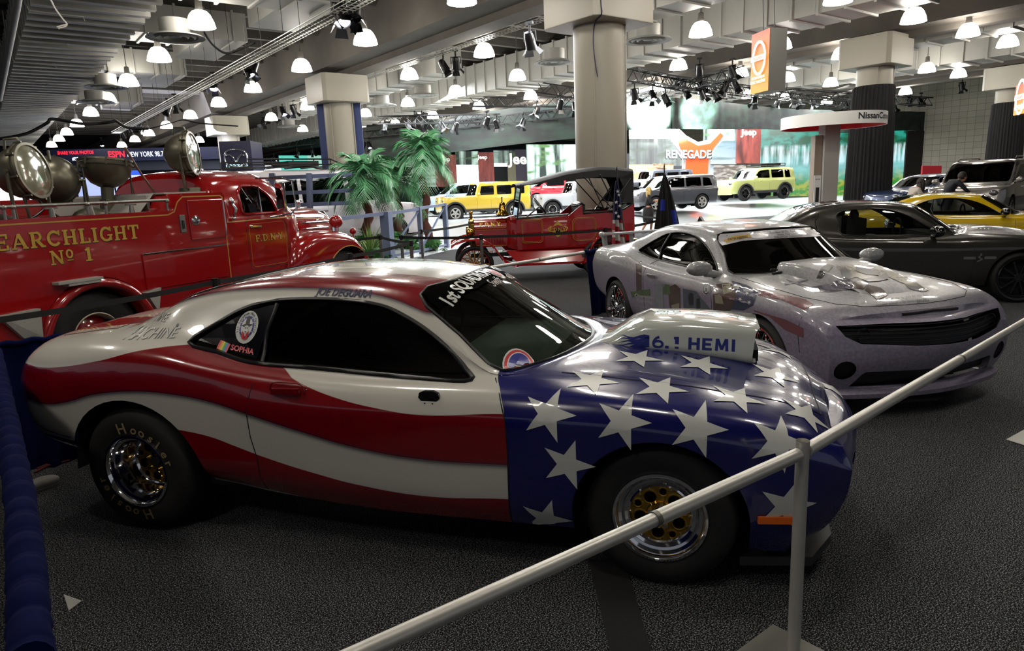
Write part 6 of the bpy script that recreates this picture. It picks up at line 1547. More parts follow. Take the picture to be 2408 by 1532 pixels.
def setting():
    m = MB(); m.grid([[(-40, -12, 0), (120, -12, 0)], [(-40, 120, 0), (120, 120, 0)]]); m.done('floor', [carpet('dark_carpet', '#0b0b0c', '#94969a')], kind='structure')
    # display floor of the far stand, a shallow white ramp
    F = [at_z(u, v, 0) for u, v in ((700, 640), (860, 625), (1000, 603), (1060, 588), (1250, 570), (1490, 547), (1700, 517))] + [Vector((45, 16.5, 0))]
    rows = [[], [], []]
    for p in F:
        d = Vector((p.x, p.y, 0)).normalized()
        if p.x > 40: d = Vector((.3, 1, 0)).normalized()
        rows[0].append(Vector((p.x, p.y, .006))); q = p + d * 7; rows[1].append(Vector((q.x, q.y, .45))); q = p + d * 45; rows[2].append(Vector((q.x, q.y, .45)))
    m = MB(); m.grid(rows); m.done('floor_white_stand', [mat('white_stand_floor', '#c4cacc', .25, coat=.4)], kind='structure')
    # ceiling slab with its ribs as one structure
    m = MB(); m.box((45, 45, 8.6), (150, 130, .3))
    y = 4.0
    while y < 70:
        m.box((30, y, 8.1), (90, .22, .75)); y += 1.55
    m.done('ceiling', [CEILM], kind='structure')
    mt, nt, b = nodes_of('tile_wall', .6); tc = N(nt, 'TexCoord'); sx = N(nt, 'SeparateXYZ', {0: tc.outputs['Object']})
    cb = N(nt, 'CombineXYZ', {0: sx.outputs[1], 1: sx.outputs[2]})
    bk = N(nt, 'TexBrick', {'Vector': cb.outputs[0], 'Color1': (*srgb('#9a9484'), 1), 'Color2': (*srgb('#8f897a'), 1), 'Mortar': (*srgb('#625e52'), 1), 'Scale': 1.0, 'Mortar Size': .012, 'Brick Width': .5, 'Row Height': .4}, offset=0.0)
    nt.links.new(bk.outputs[0], b.inputs['Base Color'])
    m = MB(); m.box((53.2, 12, 3.9), (.3, 60, 8.2)); m.done('wall_right', [mt], kind='structure')
    m = MB(); m.box((10, 96, 4), (150, .3, 9)); m.done('wall_back', [mat('far_wall', '#39404f', .8)], kind='structure')
    # beams
    for k, (x, lab) in enumerate(((11.9, 'long raw concrete beam crossing overhead from top centre down to the left'), (26.0, 'concrete beam running over the black draped column, past the hanging orange sign'), (40.0, 'farther concrete beam at upper right above the second draped column'))):
        m = MB(); m.box((x, 45, 7.4), (1.5, 110, 1.7)); m.box((x + .45, 45, 6.45), (.7, 110, .22)); o = m.done('concrete_beam', [mat('beam_concrete', '#57524b', .85, noise=.3, nscale=1.4)]); props(o, lab, 'beam')
    # columns
    def column(x, y, lab, drape=False, capc=COLM, zc=5.35):
        r = thing('column', lab, 'column', (x, y, 0)); m = MB(); m.cyl((0, 0, 0), (0, 0, zc + .1), .58, seg=48); m.done('shaft', [COLM], r, smooth=40)
        m = MB(); c = 1.5 / 2; P = [(-1.05, -.72), (-.55, -1.05), (.72, -1.05), (1.05, -.72), (1.05, .72), (.55, 1.05), (-.72, 1.05), (-1.05, .72)]
        P = [(-.95, -.78), (-.82, -.9), (.82, -.9), (.95, -.78), (.95, .78), (.82, .9), (-.82, .9), (-.95, .78)]
        m.prism(P, zc, zc + 1.0); m.done('capital', [capc], r, bevel=.02)
        m = MB(); m.tube([(.34, -.50, 0), (.34, -.50, zc)], .02, 8); m.tube([(-.50, -.34, 1.0), (-.50, -.34, zc)], .018, 8); m.done('conduit', [COLM], r, smooth=60)
        return r
    c1 = column(11.85, 11.75, 'pale round column in the middle of the photo, behind the antique car')
    m = MB(); pts = [(-.86, -.93, 6.3), (-.88, -.95, 5.6), (-.84, -.93, 5.35), (-.52, -.40, 5.30), (-.53, -.36, 4.9), (-.50, -.38, 4.5), (-.47, -.42, 4.2)]; m.tube([crom(pts, i / 4) for i in range(25)], .014, 6); m.done('loose_cable', [mat('cable_navy', '#14143a', .5)], c1, smooth=60)
    m = MB(); m.box((-.60, -.22, 1.25), (.1, .1, .14)); m.done('socket_box', [mat('white_plastic', '#bdbab2', .4)], c1, bevel=.005)
    c2 = column(11.9, 26.05, 'pale round column with blue banners on its sides, left of centre')
    for s in (-1, 1): m = MB(); m.box((s * .68 * .80, -s * .68 * .6, 2.9), (.06, .34, 5.0), rz=.9); m.done('blue_banner', [mat('banner_blue', '#2b3a6b', .6)], c2)
    column(11.9, 40.8, 'far pale column with a square capital above the dark logo tower')
    for x, y, lab in ((25.75, 12.0, 'column wrapped in black pleated drape, behind the round white stand sign'), (39.6, 12.1, 'far column in black pleated drape at the right edge')):
        r = column(x, y, lab, zc=5.45)
        rows = []
        for z, a, k in ((4.85, .62, .6), (4.78, .66, 1), (3.5, .70, 1), (.02, .78, 1.2)):
            rows.append([Vector(((a + .028 * k * math.sin(i * PI / 2 + .3 * math.sin(i))) * math.cos(2 * PI * i / 144), (a + .028 * k * math.sin(i * PI / 2 + .3 * math.sin(i))) * math.sin(2 * PI * i / 144), z)) for i in range(145)])
        m = MB(); m.grid(rows); m.done('black_drape', [mat('black_drape_cloth', '#101013', .9)], r, smooth=80)
    # ducts
    def duct(x0, x1, y0, y1, z0, z1, lab, step=.55, rib=.07, ribw=.10):
        m = MB(); m.box(((x0 + x1) / 2, (y0 + y1) / 2, (z0 + z1) / 2), (x1 - x0, y1 - y0, z1 - z0)); y = y0
        while y < min(y1, 62): m.box(((x0 + x1) / 2, y, (z0 + z1) / 2), (x1 - x0 + 2 * rib, ribw, z1 - z0 + 2 * rib)); y += step
        o = m.done('air_duct', [DUCT]); props(o, lab, 'duct')
    duct(1.8, 4.0, 9.0, 62, 6.35, 7.5, 'wide ribbed air duct filling the upper left corner', .68, .10, .20)
    duct(19.6, 21.35, 6.0, 62, 6.32, 7.6, 'long ribbed duct running down the middle bay right of the centre column', .8, .06, .07)
    duct(27.6, 28.9, 6.0, 50, 6.35, 7.6, 'ribbed duct between the hanging orange sign and the first draped column', .85, .06, .07)
    duct(34.2, 36.0, 6.0, 50, 6.35, 7.6, 'farther ribbed duct to the right of the draped column', .9, .06, .07)
    duct(14.9, 16.0, 23.5, 41, 6.35, 7.3, 'short ribbed duct hung close to the beam behind the centre column', 1.0, .05, .07)
    duct(15.0, 16.1, 9.2, 15, 6.35, 7.3, 'grey duct passing over the top of the centre column', .9, .05, .07)
    duct(6.9, 8.3, 11.5, 17.0, 6.5, 7.4, 'plain duct over the left bay near the top of the photo', 1.3, .05, .07)
    for y, x1, lab in ((17.6, 8.2, 'nearest'), (22.9, 7.4, 'second'), (29.6, 7.2, 'third'), (38.0, 7.2, 'fourth')):
        m = MB(); m.box(((4.1 + x1) / 2, y, 6.95), (x1 - 4.1, 1.3, .8)); x = 4.6
        while x < x1: m.box((x, y, 6.95), (.07, 1.4, .9)); x += .8
        m.box((x1 - .7, y + 1.7, 6.9), (1.3, 2.2, .7)); o = m.done('branch_duct', [DUCT]); props(o, lab + ' cross duct branching right from the wide ribbed duct', 'duct')
    # round diffusers
    dn = None; locs = [(413, 88, 5.3, 'nearest on the left'), (250, 205, 5.3, 'second on the left'), (225, 240, 5.3, 'third on the left'), (1303, 147, 5.3, 'just left of the centre column'), (1523, 95, 5.3, 'just right of the centre column'), (995, 225, 5.3, 'near the palm tops, to the right'), (898, 248, 5.3, 'near the banner column'), (680, 298, 5.3, 'smallest, far over the left stand')]
    for u, v, z, lab in locs:
        z = 5.95; p = at_z(u, v, z); r = thing('ceiling_diffuser', 'round ringed air diffuser under a duct, ' + lab, 'air vent', (p.x, p.y, z), group='round ceiling diffusers')
        if dn is None:
            m = MB(); m.cyl((0, 0, .05), (0, 0, .42), .36, seg=28); a = m.done('neck', [DUCT], r, smooth=40)
            m = MB(); m.lathe([(.66, .02), (.70, -.02), (.55, .0), (.50, .06), (.48, .0), (.44, -.03), (.38, .04), (.34, .07), (.32, .0), (.28, -.02), (.20, .06), (.12, .0), (.001, .02)], 40); b = m.done('rings', [DUCT], r, smooth=30); dn = [a, b]
        else:
            for q in dn: c = q.copy(); col.objects.link(c); c.parent = r
    # cable trays
    def tray(x, z, y0, y1, lab):
        r = thing('cable_tray', lab, 'cable tray', (x, 0, z)); m = MB()
        for dx in (-.18, -.06, .06, .18): m.bar((dx, y0, 0), (dx, y1, 0), .012, .012)
        for dx in (-.2, .2): m.bar((dx, y0, .06), (dx, y1, .06), .016, .016)
        y = y0
        while y < y1: m.bar((-.2, y, 0), (.2, y, 0), .012, .012); y += .16
        m.done('wire_basket', [STEEL], r)
        m = MB(); y = y0
        while y < y1: m.cyl((-.2, y, 0), (-.2, y, 2.2), .006, seg=5); m.cyl((.2, y, 0), (.2, y, 2.2), .006, seg=5); y += 2.6
        m.done('hanger_rods', [BLACKM], r)
    tray(6.25, 5.35, 8, 40, 'silver wire cable tray crossing the upper left bay'); tray(13.1, 6.35, 12.5, 34, 'wire cable tray just behind the long concrete beam')
    for k in range(9):
        y = 12.5 + 3.4 * k; m = MB(); m.tube([(1.60, y, 7.6), (1.58, y, 6.6), (1.66, y, 6.16), (2.5, y, 6.14), (2.7, y, 6.14), (2.72, y, 6.05)], .018, 6)
        o = m.done('sprinkler_pipe', [DUCT], smooth=60); props(o, ('nearest', 'second', 'third', 'fourth', 'fifth', 'sixth', 'seventh', 'eighth', 'farthest')[k] + ' thin pipe bent under the wide ribbed duct', 'pipe', 'pipes under the ribbed duct')
    m = MB(); p0 = at_z(40, 10, 5.6); m.tube([(p0.x - .1, p0.y - 5, 5.6), (p0.x, p0.y, 5.6), (p0.x + .1, p0.y + 14, 5.6)], .07, 12); o = m.done('ceiling_pipe', [DUCT], smooth=60); props(o, 'grey pipe along the top left edge of the photo', 'pipe')
    m = MB(); pts = [at_d(115, -10, 12), at_d(130, 20, 12), at_d(148, 45, 12), at_d(157, 56, 12), at_d(152, 63, 12), at_d(138, 66, 12)]; m.tube([crom(pts, i / 5) for i in range(26)], .012, 5); m.tube([at_d(157, 58, 12), at_d(146, 60, 12), at_d(134, 64, 12), at_d(140, 68, 12)], .012, 5)
    o = m.done('loose_wire', [mat('white_wire', '#c9c6bd', .5)], smooth=60); props(o, 'loose white wire dangling below the ribbed duct at upper left', 'wire')
    # power cables sagging over the left stand
    for nm, D, pts in (('thick black cable sagging across the far left under the lamps', 17, [(-20, 330), (60, 315), (110, 290), (125, 280), (200, 292), (262, 287), (272, 284), (300, 300), (350, 303)]), ('thin black cable hanging from the concrete beam at left', 24, [(350, 303), (400, 290), (430, 282), (470, 290), (560, 297)]), ('black cable looping between tray and diffuser', 15, [(480, 75), (500, 105), (530, 125), (560, 118), (600, 100)])):
        m = MB(); P = [at_d(u, v, D) for u, v in pts]; m.tube([crom(P, (len(P) - 1) * i / 40) for i in range(41)], .03 if 'thick' in nm else .02, 6); o = m.done('power_cable', [BLACKM], smooth=60); props(o, nm, 'cable')
setting()

# pendant lamps
SHADE = mat('lamp_shade_glow', '#f4efe4', .4, emit=LAMP_E, ecol='#fff8ee')
lampk = None
def lamps():
    global lampk
    XS = [(5.05, 'row over the red truck'), (9.4, 'row left of the long concrete beam'), (13.5, 'row right of the long beam'), (17.5, 'row over the ribbed middle duct'), (21.75, 'row left of the draped column'), (25.7, 'row over the draped column'), (29.25, 'row right of the draped column'), (33.0, 'eighth row toward the tiled wall'), (36.4, 'ninth row toward the tiled wall'), (41.0, 'tenth row by the tiled wall')]
    YA = [9.2, 13.6, 18.45, 23.2, 28.3, 33.1, 38.2, 43.6, 48.6, 53.3, 58.5]; YB = [9.15, 13.2, 17.4, 21.8, 26.15, 30.4, 35.0, 39.5, 44]
    ORD = ['nearest', 'second nearest', 'third nearest', 'fourth nearest', 'fifth nearest', 'sixth nearest', 'seventh nearest', 'eighth nearest', 'ninth nearest', 'tenth nearest', 'farthest']
    for x, rl in XS:
        ys = YA if x < 15 else YB
        ys = ys[:]
        if x > 28: ys = YB[:6]
        if x > 35: ys = YB[:4]
        for k, y in enumerate(ys):
            r = thing('pendant_lamp', 'white bell pendant lamp, ' + ORD[k] + ' in the ' + rl, 'lamp', (x, y, 5.98), group='bell pendant lamps'); r.scale = (1.02, 1.02, 1.02)
            if lampk is None:
                m = MB(); m.lathe([(.33, 0), (.325, .02), (.30, .13), (.24, .27), (.17, .35), (.12, .37)], 24); a = m.done('shade', [SHADE], r, smooth=60)
                m = MB(); m.lathe([(.12, .36), (.09, .42), (.075, .60), (.05, .62)], 16); m.cyl((0, 0, .6), (0, 0, 2.42), .014, seg=6); b = m.done('housing', [mat('lamp_housing', '#55534e', .5)], r, smooth=40); lampk = [a, b]
            else:
                for q in lampk: c = q.copy(); col.objects.link(c); c.parent = r
lamps()
for k, (x, y, lab) in enumerate(((-3.4, .6, 'above and behind the viewer, left'), (.8, 4.9, 'over the tail of the drag coupe'), (5.05, 4.9, 'over the nose of the drag coupe'), (9.4, 4.9, 'over the silver coupe'), (13.5, 4.9, 'over the grey coupe'), (.8, .6, 'straight above the viewer'), (5.05, .6, 'above the viewer to the right'), (9.4, .6, 'over the right hand aisle'), (.8, 9.2, 'over the rear of the red truck'), (17.5, 4.9, 'over the yellow coupe'), (-3.4, 9.2, 'left of the red truck'), (-3.4, 4.9, 'left of the drag coupe'))):
    r = thing('pendant_lamp', 'white bell pendant lamp ' + lab, 'lamp', (x, y, 5.98), group='bell pendant lamps'); r.scale = (1.02, 1.02, 1.02)
    for q in lampk: c = q.copy(); col.objects.link(c); c.parent = r
# ------------------------------------------------------------------ barriers, drapes, flags, plants, people, stands
ALU = mat('worn_aluminium', '#c4c2ba', .38, .5, noise=.12, nscale=12)
def barriers():
    # foreground rails and post
    top = at_z(1888, 1046, .93); r = thing('rail_post', 'upright aluminium post in front of the drag coupe, holding two rails', 'post', (top.x, top.y, 0))
    m = MB(); m.cyl((0, 0, 0), (0, 0, .945), .0235, seg=20, caps=False); m.cyl((0, 0, .0), (0, 0, .93), .018, seg=20); m.done('tube', [ALU], r, smooth=40)
    m = MB(); m.box((0, 0, .006), (.42, .42, .012)); m.cyl((0, 0, .01), (0, 0, .1), .026, seg=16); m.done('base_plate', [mat('plate_grey', '#8b8a84', .5, .5)], r, bevel=.004)
    def rail(a, b, lab, split=.6):
        d = (b - a).normalized(); r = thing('barrier_rail', lab, 'rail', a); m = MB(); L = (b - a)
        m.tube([Vector((0, 0, 0)), L * split], .0235, 16, 0); o = m.done('outer_tube', [ALU], r, smooth=50)
        m = MB(); m.tube([L * split * .98, L], .0205, 16, 0); m.done('inner_tube', [ALU], r, smooth=50)
        m = MB(); m.tube([L * (split - .003), L * (split + .003)], .0245, 16, 0); m.tube([L * 0 - d * .01, L * 0 + d * .012], .014, 12, 0); m.tube([L - d * .012, L + d * .015], .014, 12, 0); m.done('collar', [mat('worn_edge', '#6e6c64', .5, .7)], r, smooth=50)
    e = top.copy(); e.z = .90
    p = at_z(820, 1548, .90); d = (p - e); rail(e + d.normalized() * .03, e + d * 1.6, 'aluminium rail sloping down to the lower middle edge of the photo', .27)
    p = at_z(2408, 757, .90); d = (p - e); rail(e + d.normalized() * .03, e + d * 1.25, 'aluminium rail running off to the right edge past the silver coupe nose', .46)
    a = at_z(1165, 628, .92); b = at_z(1440, 583, .92); rail(b, a + (a - b) * .35, 'far aluminium rail between the drag coupe windshield and the navy drape', .5)
    # navy drapes over pipes
    def drape(pts, h, lab, amp=.05, fl=22, gather=.045, floor=0.0, seed=1):
        r = thing('navy_drape', lab, 'drape', (0, 0, 0)); rr = random.Random(seed)
        L = [0]
        for p, q in zip(pts, pts[1:]): L.append(L[-1] + (q - p).length)
        n = int(L[-1] * 45) + 10
        def along(t):
            s = t * L[-1]
            for i in range(len(pts) - 1):
                if s <= L[i + 1] + 1e-6: k = (s - L[i]) / max(1e-6, L[i + 1] - L[i]); return pts[i].lerp(pts[i + 1], k), (pts[i + 1] - pts[i]).normalized()
            return pts[-1], (pts[-1] - pts[-2]).normalized()
        ph = [rr.random() * 6 for _ in range(4)]
        rows = []
        for j in range(15):
            k = j / 14; row = []
            for i in range(n + 1):
                t = i / n; p, d = along(t); nn = Vector((d.y, -d.x, 0)).normalized(); s = t * L[-1]
                off = amp * (.3 + .9 * k) * (math.sin(s * fl + ph[0] + .5 * math.sin(s * 5 + ph[1])) + .4 * math.sin(s * fl * 2.3 + ph[2] + 2 * k)) + .06 * k
                row.append(Vector((p.x, p.y, (p.z + .01) * (1 - k) + floor * k)) + nn * off)
            rows.append(row)
        m = MB(); m.grid(rows); m.done('cloth', [NAVYCLOTH], r, smooth=80)
        m = MB(); q = []; rs = []
        for i in range(n * 2 + 1):
            t = i / (2 * n); p, d = along(t); s = t * L[-1]; q.append(p + Vector((0, 0, .006 * math.sin(s * 41)))); rs.append(gather * (1 + .05 * math.sin(s * 23 + 5 * math.sin(s * 7 + 2 * math.sin(s * 3.1))) + .045 * rr.uniform(-1, 1)))
        m.tube(q, rs, 14); m.done('gathered_sleeve', [NAVYCLOTH], r, smooth=80)
        return r
    drape([at_z(-120, 822, .93), at_z(0, 812, .93), at_z(150, 792, .93), at_z(352, 765, .93)], .9, 'navy drape behind the tail of the drag coupe', .03, 26, .022, seed=3)
    P = [at_z(-14, 830, .93), at_z(18, 1000, .93), at_z(48, 1180, .93), at_z(62, 1330, .93), at_z(72, 1560, .93)]
    drape(P, .9, 'navy drape gathered over a pipe along the lower left edge', .03, 24, .044, seed=5)
    drape([at_z(1376, 594, .92), at_z(1408, 589, .92), at_z(1442, 584, .92)], .9, 'short navy drape hanging beside the rear wheel of the silver coupe', .03, 30, .03, seed=8)
    # floor things
    pts = [at_z(u, v, .004) for u, v in ((1384, 1318), (1468, 1318), (1534, 1540), (1436, 1540))]  # flat dark strip set just above the carpet
    m = MB(); m.add(pts + [p + Vector((0, 0, .004)) for p in pts], [(4, 5, 6, 7), (0, 1, 5, 4), (1, 2, 6, 5), (2, 3, 7, 6), (3, 0, 4, 7)]); o = m.done('dark_strip', [mat('strip_black', '#0b0b0b', .8)]); props(o, 'black strip lying flat on the carpet beneath the foreground rail', 'floor strip')
    for lab, pp in (('white paper corner on the carpet beside the lower left drape', ((150, 1400), (192, 1415), (162, 1438))), ('white plate on the carpet at the far right edge', ((2366, 1035), (2408, 1012), (2420, 1022), (2420, 1052)))):
        pts = [at_z(u, v, .004) for u, v in pp]; n = len(pts); m = MB(); m.add([q + Vector((0, 0, h)) for h in (0, .004) for q in pts], [tuple(range(n)), tuple(range(n, 2 * n))] + [(i, (i + 1) % n, n + (i + 1) % n, n + i) for i in range(n)]); o = m.done('floor_plate', [mat('plate_white', '#a9aaa2', .5)]); props(o, lab, 'plate')
    p = at_z(100, 1152, .0); r = thing('shoe', 'white toed shoe poking out below the left drape', 'shoe', (p.x, p.y, 0), .3)
    m = MB(); m.ell((0, 0, .045), (.11, .045, .045), 20, 10); m.done('upper', [mat('shoe_white', '#a39f98', .6)], r, smooth=60); m = MB(); m.prism([(.11 * math.cos(t * PI / 10), .047 * math.sin(t * PI / 10)) for t in range(20)], 0, .02); m.done('sole', [mat('sole_grey', '#5b5955', .7)], r)
    p = at_z(126, 1095, .01); m = MB(); m.tube([p + Vector(q) for q in ((-.12, -.06, 0), (-.03, .0, .01), (.1, .03, 0), (.02, .06, .01), (-.1, -.02, .01))], .008, 6); o = m.done('red_strap', [mat('strap_red', '#5b1218', .7)], smooth=60); props(o, 'dark red strap lying on the carpet by the left drape', 'strap')
    # belt stanchions
    ST = [(1131, 552, 'in front of the antique car radiator'), (1424, 536, 'at the rear of the antique car, beside the striped flag'), (894, 553, 'nearest the front fender of the red truck'), (943, 553, 'left one of the pair in front of the blue gate'), (966, 566, 'right one of the pair in front of the blue gate'), (990, 540, 'behind the gate pair, tallest looking'), (1582, 510, 'beside the black flag'), (822, 596, 'showing just its top over the coupe roof by the truck tyre'), (505, 655, 'showing its top beside the truck door')]
    TP = []; proto = None
    for u, v, lab in ST:
        p = at_z(u, v, 1.0); TP.append(p); r = thing('belt_stanchion', 'steel belt stanchion ' + lab, 'stanchion', (p.x, p.y, 0), group='belt stanchions')
        if proto is None:
            m = MB(); m.cyl((0, 0, .02), (0, 0, .90), .032, seg=20); a = m.done('pole', [STEEL], r, smooth=40); m = MB(); m.lathe([(.17, 0), (.17, .015), (.05, .035), (.035, .05)], 28); b = m.done('base', [BLACKM], r, smooth=40)
            m = MB(); m.cyl((0, 0, .90), (0, 0, 1.0), .036, seg=20); m.box((0, 0, .955), (.09, .03, .06)); c = m.done('belt_head', [BLACKM], r, smooth=40); proto = [a, b, c]
        else:
            for q in proto: c = q.copy(); col.objects.link(c); c.parent = r
    def belt(a, b, lab):
        a = a.copy(); b = b.copy(); a.z = b.z = .955; d = (b - a).normalized(); n = Vector((d.y, -d.x, 0)); m = MB(); k = 12; rows = []
        for zz in (.027, -.027): rows.append([a.lerp(b, i / k) + Vector((0, 0, zz - .02 * math.sin(PI * i / k))) for i in range(k + 1)])
        m.grid(rows); m.grid([[p + n * .003 for p in q] for q in rows]); o = m.done('barrier_belt', [mat('belt_black', '#0a0a0b', .8)]); props(o, lab, 'belt', 'black barrier belts')
    far_l = at_z(-60, 762, .955)
    belt(far_l, TP[8], 'black belt crossing the rear wheel of the red truck'); belt(TP[8], TP[7], 'black belt along the truck running board above the coupe roof'); belt(TP[7], TP[4], 'black belt from the truck tyre to the blue gate')
    belt(TP[2] + Vector((-1.2, .3, 0)), TP[2], 'short black belt in front of the planting'); belt(TP[2], TP[4], 'black belt linking the fender stanchion to the gate pair'); belt(TP[3], TP[0], 'black belt from the blue gate to the antique car radiator'); belt(TP[3], TP[5], 'black belt joining the gate pair to the stanchion behind')
    belt(TP[0], TP[1], 'long black belt across the flank of the antique car'); belt(TP[5], at_z(1108, 527, .955), 'black belt running behind the antique car front fender'); belt(TP[1], at_z(1545, 520, .955), 'black belt behind the striped flag'); belt(at_z(1490, 507, .95), TP[6], 'black belt between the two flags')
barriers()

def flag(u0, v0, D, ht, foot_px, wbot, lab, kind):
    topp = at_d(u0, v0, D); b = at_d(foot_px[0], foot_px[1], D); r = thing('flag', lab, 'flag', (topp.x, topp.y, 0))
    m = MB(); o = Vector((topp.x, topp.y, 0)); lean = (Vector((b.x, b.y, 0)) - o); zt, zb_ = topp.z, b.z
    def pole(z): k = (zt - z) / max(.01, zt - zb_); return lean * k + Vector((0, 0, z))
    m.tube([pole(zt), pole(.02)], .014, 8, 0); m.lathe([(.001, .14), (.02, .06), (.012, .0)], 10, Matrix.Translation(pole(zt))); m.done('pole', [mat('dark_pole', '#1c1a18', .3, coat=.5)], r, smooth=60)
    rt = Vector((_r.x, _r.y, 0)); fw = Vector((_f.x, _f.y, 0)).normalized(); rows = []; H = zt - .15 - .35; n = 26; cols = 30
    for i in range(n + 1):
        k = i / n; row = []; wd = .05 + (wbot - .05) * min(1, k * 1.3) ** .8
        for j in range(cols + 1):
            q = j / cols; x = (q - .45) * wd if kind == 'b' else (-q * wd + .02); y = .05 * math.sin(q * 19 + k * 2) * (.3 + k)
            row.append(pole(zt - .12 - H * k) + rt * x + fw * y)
        rows.append(row)
    m = MB(); vs = [p for q in rows for p in q]; fs = []; ms = []
    for i in range(n):
        for j in range(cols):
            fs.append((i * (cols + 1) + j, i * (cols + 1) + j + 1, (i + 1) * (cols + 1) + j + 1, (i + 1) * (cols + 1) + j)); k = i / n; q = j / cols
            if kind == 'us': mi = 2 if k < .42 else (0 if int((k * 1.0 + q * .10) * 13) % 2 else 1)
            else: mi = 4 if (.33 < k < .50 and .12 < q < .42) or (.48 < k < .80 and .72 < q < .92 - .2 * (k - .48)) else 3
            ms.append(mi)
    m.v = [tuple(v) for v in vs]; m.f = fs; m.m = ms
    if kind == 'us':
        for a, b_ in ((.35, .18), (.7, .24), (.3, .30), (.75, .36), (.5, .12), (.55, .40)):
            c = rows[int(b_ * n)][int(a * cols)] - fw * .06; S = star(.035); M = frame(c, rt, (0, 0, 1)); m.add([M @ Vector((x, y, 0)) for x, y in S] + [M @ Vector((0, 0, 0))], [(i, (i + 1) % 10, 10) for i in range(10)], 1)
    m.done('cloth', [mat('flag_red', '#8c1a24', .7), mat('flag_white', '#b9b6b0', .7), mat('flag_navy', '#14193f', .7), mat('flag_black', '#08080a', .8), mat('flag_blue', '#1b2f9a', .7)], r, smooth=80)
    m = MB(); m.lathe([(.17, 0), (.17, .03), (.04, .06), (.03, .16)], 24, Matrix.Translation(pole(0) * 1.0)); m.done('stand', [mat('dark_pole', '#1c1a18')], r, smooth=40)
flag(1450, 408, 11.8, 2.4, (1472, 585), .26, 'furled red and white striped flag with starred navy canton by the antique car', 'us')
flag(1562, 398, 16.5, 2.4, (1568, 560), .62, 'black flag with blue blocks standing behind the silver coupe', 'b')

# planting with three palms
LEAFM = mat('palm_leaf', '#3f7148', .35, noise=.5, nscale=6); LEAF2 = mat('fern_leaf', '#2f6a2c', .5, noise=.4, nscale=8)
BARK = mat('palm_bark', '#4a2416', .9, noise=.4, nscale=25, bump=.6)
def frond(rr, L, az, el, droop, mb, w=.20, c=Vector((0, 0, 0)), n=26):
    h = Vector((math.cos(az), math.sin(az), 0)); pts = []
    for i in range(n + 1):
        t = i / n; pts.append(c + h * (L * t * math.cos(el) * (1 - .25 * t * t)) + Vector((0, 0, L * (math.sin(el) * t - droop * t * t))))
    mb.tube(pts[::3] + [pts[-1]], [.014 - .011 * k / len(pts[::3]) for k in range(len(pts[::3]))] + [.003], 4)
    s = Vector((-h.y, h.x, 0))
    for i in range(3, n + 1):
        t = i / n; d = (pts[i] - pts[i - 1]).normalized(); wl = L * w * 2.0 * math.sin(PI * min(1, t * .92 + .08)) ** .6 + .05
        for sg in (-1, 1):
            tip = pts[i] + s * sg * wl * .72 + d * wl * .75 + Vector((0, 0, -wl * (.35 + .3 * rr.random()))); mid = pts[i].lerp(tip, .5) + Vector((0, 0, wl * .10)); e = d * .021
            mb.add([pts[i] - e, pts[i] + e, mid + e * .9, mid - e * .9, tip], [(0, 1, 2, 3), (3, 2, 4)])
def palm(u, v, D, zc, L, n, lab, seed):
    p = at_d(u, v, D); rr = random.Random(seed); r = thing('palm_tree', lab, 'palm', (p.x, p.y, 0), group='palms by the blue gate'); zc = p.z
    m = MB(); pts = [(.06 * math.sin(i), .04 * math.cos(i * 1.3), zc * i / 14) for i in range(15)]; m.tube([(a, b, c) for a, b, c in pts], [.14 + .03 * (i % 2) - .004 * i for i in range(15)], 12); m.done('trunk', [BARK], r, smooth=50)
    for i in range(n):
        az = 2 * PI * i / n * 5.2 + rr.random() * .5; k = i / n
        m = MB(); frond(rr, L * (.8 + .35 * rr.random()), az, R(72 - 80 * k), .45 + .35 * k, m, c=Vector((.05, .03, zc - .02))); m.done('frond', [LEAFM], r)
palm(856, 418, 21.0, 0, 1.45, 26, 'palm nearest the red truck fender, wide pale green crown', 1)
palm(932, 425, 23.0, 0, 1.3, 22, 'middle palm, lower and half hidden between the other two', 2)
palm(992, 362, 22.5, 0, 1.45, 26, 'tallest palm, behind the blue gate frame', 3)
def atg(u, D): d = ray(u, 560); p = EYE + d * (D / math.hypot(d.x, d.y)); return p
